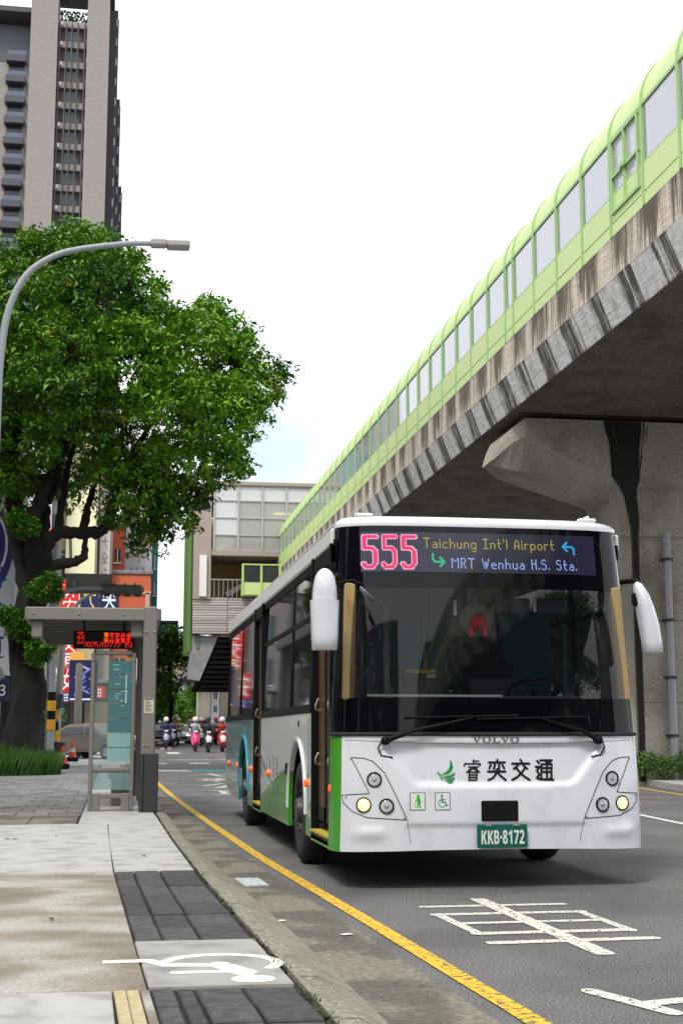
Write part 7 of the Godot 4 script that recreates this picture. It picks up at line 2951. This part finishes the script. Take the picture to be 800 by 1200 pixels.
	for y in range(110, 150):
		for x in 260:
			im.set_pixel(x, y, Color(0.12, 0.12, 0.5))
	for k in 3:
		draw_strokes(im, HAN[["an", "nv", "tong"][k]], Vector2(8 + k * 84, 10), Vector2(78, 90), 9, Color(0.95, 0.92, 0.9))
		draw_strokes(im, HAN[["gong", "tian", "xin"][k]], Vector2(20 + k * 84, 116), Vector2(44, 30), 4, Color(0.9, 0.9, 0.95))
	sign_board("red_shop_sign", "red shop sign with blue foot low behind the poles", "sign", V(-2.5, 3.85, -77.0), 2.0, 1.9, im, M.red, 0.3)
	im = new_img(120, 190, Color(0.08, 0.09, 0.28))
	for k in 14:
		var p := Vector2(60 + sin(k * 1.3) * 26, 30 + k * 9)
		ink(im, p, p + Vector2(cos(k * 2.1) * 22, 12), 9 - k * 0.3, Color(0.6, 0.66, 0.9).lerp(Color(0.25, 0.25, 0.65), (k % 4) / 4.0))
	ink(im, Vector2(8, 178), Vector2(100, 178), 8, Color(0.85, 0.85, 0.9))
	sign_board("poster", "dark blue poster with pale swirling figure behind the banded pole", "poster", V(-1.62, 3.9, -73.5), 1.45, 2.15, im, M.win_dark, 0.1)
	im = new_img(64, 48, Color(0.88, 0.66, 0.3))
	sign_board("orange_sign", "small amber sign between red sign and pole", "sign", V(-2.0, 5.1, -76.6), 0.8, 0.9, im, M.tan, 0.2)
	im = new_img(64, 40, Color(0.75, 0.1, 0.12))
	draw_strokes(im, HAN["tian"], Vector2(12, 4), Vector2(34, 32), 4, Color(0.95, 0.9, 0.9))
	sign_board("small_red_sign", "small red sign by the pale post", "sign", V(-0.85, 3.4, -76.0), 0.7, 0.6, im, M.red, 0.2)
	# dark arcade behind the signs
	o = block("arcade", "dark shop arcade under the signs across the side street", "arcade", -14.0, 1.2, 3.6, -79.6, -81.0, mat(0.05, 0.045, 0.045, 0.8))
	for k in 5:
		st = mb()
		rbox(st, V(-6.4 + k * 2.7, 1.7, 0.3), V(0.35, 3.4, 0.35), 0.04)
		obj("arcade_pillar", st, conc, o)
		st = mb()
		box(st, V(-5.1 + k * 2.7, 1.4, 0.02), V(1.9, 2.4, 0.06))
		obj("shop_window", st, [M.win_dark, mat(0.2, 0.17, 0.12, 0.5), M.win_blue][k % 3], o)
	# far end of the street
	o = block("yellow_building", "far pale yellow building above the cars", "building", 7.0, 16.5, 13.0, -235.0, -250.0, mat(0.66, 0.56, 0.28, 0.8))
	facade(o, -4.5, 4.5, 8.0, 12.0, 0.0, 6, 2, mat(0.5, 0.42, 0.24, 0.5), 0.4)
	o = block("white_flats", "far white flats with grey windows beside the pier row", "building", 10.5, 16.0, 10.0, -220.0, -232.0, mat(0.66, 0.66, 0.68, 0.8))
	facade(o, -2.6, 2.6, 1.5, 9.5, 0.0, 5, 4, M.win_blue, 0.5)
	o = block("far_block", "distant white block with many windows behind the street tree", "building", 2.0, 9.5, 19.0, -260.0, -275.0, mat(0.6, 0.6, 0.6, 0.8))
	facade(o, -3.6, 3.6, 2.0, 18.0, 0.0, 7, 6, M.win_blue, 0.5)
	# houses of the near left side, seen only in reflections and from a step aside
	o = block("grey_shop_house", "plain grey house beside the pavement left of the shelter", "building", -24.0, -9.5, 13.0, -8.0, -40.0, conc)
	for k in 6:
		st = mb()
		box(st, V(7.26, 2.0, -3.0 - k * 5.0), V(0.12, 2.6, 3.6))
		obj("shop_window", st, M.win_dark, o)
		st = mb()
		box(st, V(7.26, 7.0, -3.0 - k * 5.0), V(0.12, 2.0, 2.6))
		obj("window", st, M.win_blue, o)
	# unseen houses added behind the camera so the bus glass mirrors something dark
	var dim := mat(0.11, 0.1, 0.09, 0.8)
	var pane_mesh := mb()
	rbox(pane_mesh, Vector3.ZERO, V(2.4, 1.7, 0.16), 0.03)
	var pm := done(pane_mesh)
	for q in [["added_corner_house", "unseen brown house added behind the viewer to darken the bus glass, left of the viaduct", -40.0, 6.0, 40.0, 125.0, 95.0], ["added_corner_house", "second unseen brown house added behind the viewer to darken the bus glass, right of the viaduct", 21.0, 90.0, 36.0, 125.0, 95.0], ["added_side_house", "long unseen brown house added behind the viewer to darken the bus glass, pavement side", -26.0, -9.0, 13.0, 72.0, -2.0]]:
		o = block(q[0], q[1], "building", q[2], q[3], q[4], q[5], q[6], dim)
		var side: bool = q[0] == "added_side_house"
		var span: float = (q[5] - q[6]) if side else (q[3] - q[2])
		for r in int(q[4] / 3.6):
			for c in int(span / 4.2):
				var w := put("window", pm, M.win_blue if (r * 7 + c * 3) % 4 else M.matt_white, o)
				if side:
					w.rotation.y = PI * 0.5
					w.position = V((q[3] - q[2]) * 0.5 + 0.02, 2.0 + r * 3.6, -2.5 - c * 4.2)
				else:
					w.position = V(-span * 0.5 + 2.5 + c * 4.2, 2.0 + r * 3.6, q[6] - q[5] - 0.02)

func sky_image() -> Image:
	# closed bright cloud, thinner in places, with one pale blue opening low down the street
	var w := 512
	var h := 256
	var im := Image.create_empty(w, h, false, Image.FORMAT_RGBF)
	var n := FastNoiseLite.new()
	n.frequency = 1.1
	n.fractal_octaves = 4
	n.seed = 6
	var gap := V(0.12, 0.2, -0.97).normalized()
	for y in h:
		var el := (0.5 - (y + 0.5) / h) * PI
		for x in w:
			var az := (x + 0.5) / w * TAU
			var d := V(sin(az) * cos(el), sin(el), -cos(az) * cos(el))
			var c := Color(1.03, 1.06, 1.1)
			c = c * (1.0 + 0.08 * n.get_noise_3dv(d * 2.0))
			var q := V(d.x - gap.x, (d.y - gap.y) * 1.3, d.z - gap.z).length()
			c = c.lerp(Color(0.5, 0.67, 0.72), smoothstep(0.12, -0.03, q + 0.06 * n.get_noise_3dv(d * 6.0)))
			if d.y < 0.0:
				c = c.lerp(Color(0.25, 0.25, 0.25), smoothstep(0.0, -0.1, d.y))
			im.set_pixel(x, y, c)
	return im

func _ready() -> void:
	# camera: eye height of someone crouching on the pavement edge, looking up a little
	var cam := Camera3D.new()
	cam.name = "camera"
	cam.fov = 39.97
	cam.near = 0.1
	cam.far = 4000.0
	cam.position = V(0, 1.24, 0)
	cam.rotation = V(deg_to_rad(8.955), deg_to_rad(-9.048), 0)
	add_child(cam)
	cam.current = true
	# overcast sky
	var env := Environment.new()
	env.background_mode = Environment.BG_SKY
	var sky := Sky.new()
	var sm := PanoramaSkyMaterial.new()
	sm.panorama = ImageTexture.create_from_image(sky_image())
	sky.sky_material = sm
	env.sky = sky
	env.tonemap_mode = Environment.TONE_MAPPER_LINEAR
	env.tonemap_exposure = 1.5
	env.sdfgi_enabled = true
	env.ssao_enabled = true
	env.ssil_enabled = true
	var we := WorldEnvironment.new()
	we.name = "world_environment"
	we.environment = env
	add_child(we)
	var sun := DirectionalLight3D.new()
	sun.name = "sun"
	sun.light_energy = 0.5
	sun.light_color = Color(1.0, 0.97, 0.92)
	sun.light_angular_distance = 12.0
	sun.shadow_enabled = true
	sun.rotation = V(deg_to_rad(-52), deg_to_rad(-32), 0)
	add_child(sun)
	materials()
	ground()
	viaduct()
	station()
	buildings()
	bus()
	furniture()
	trees()
	traffic()
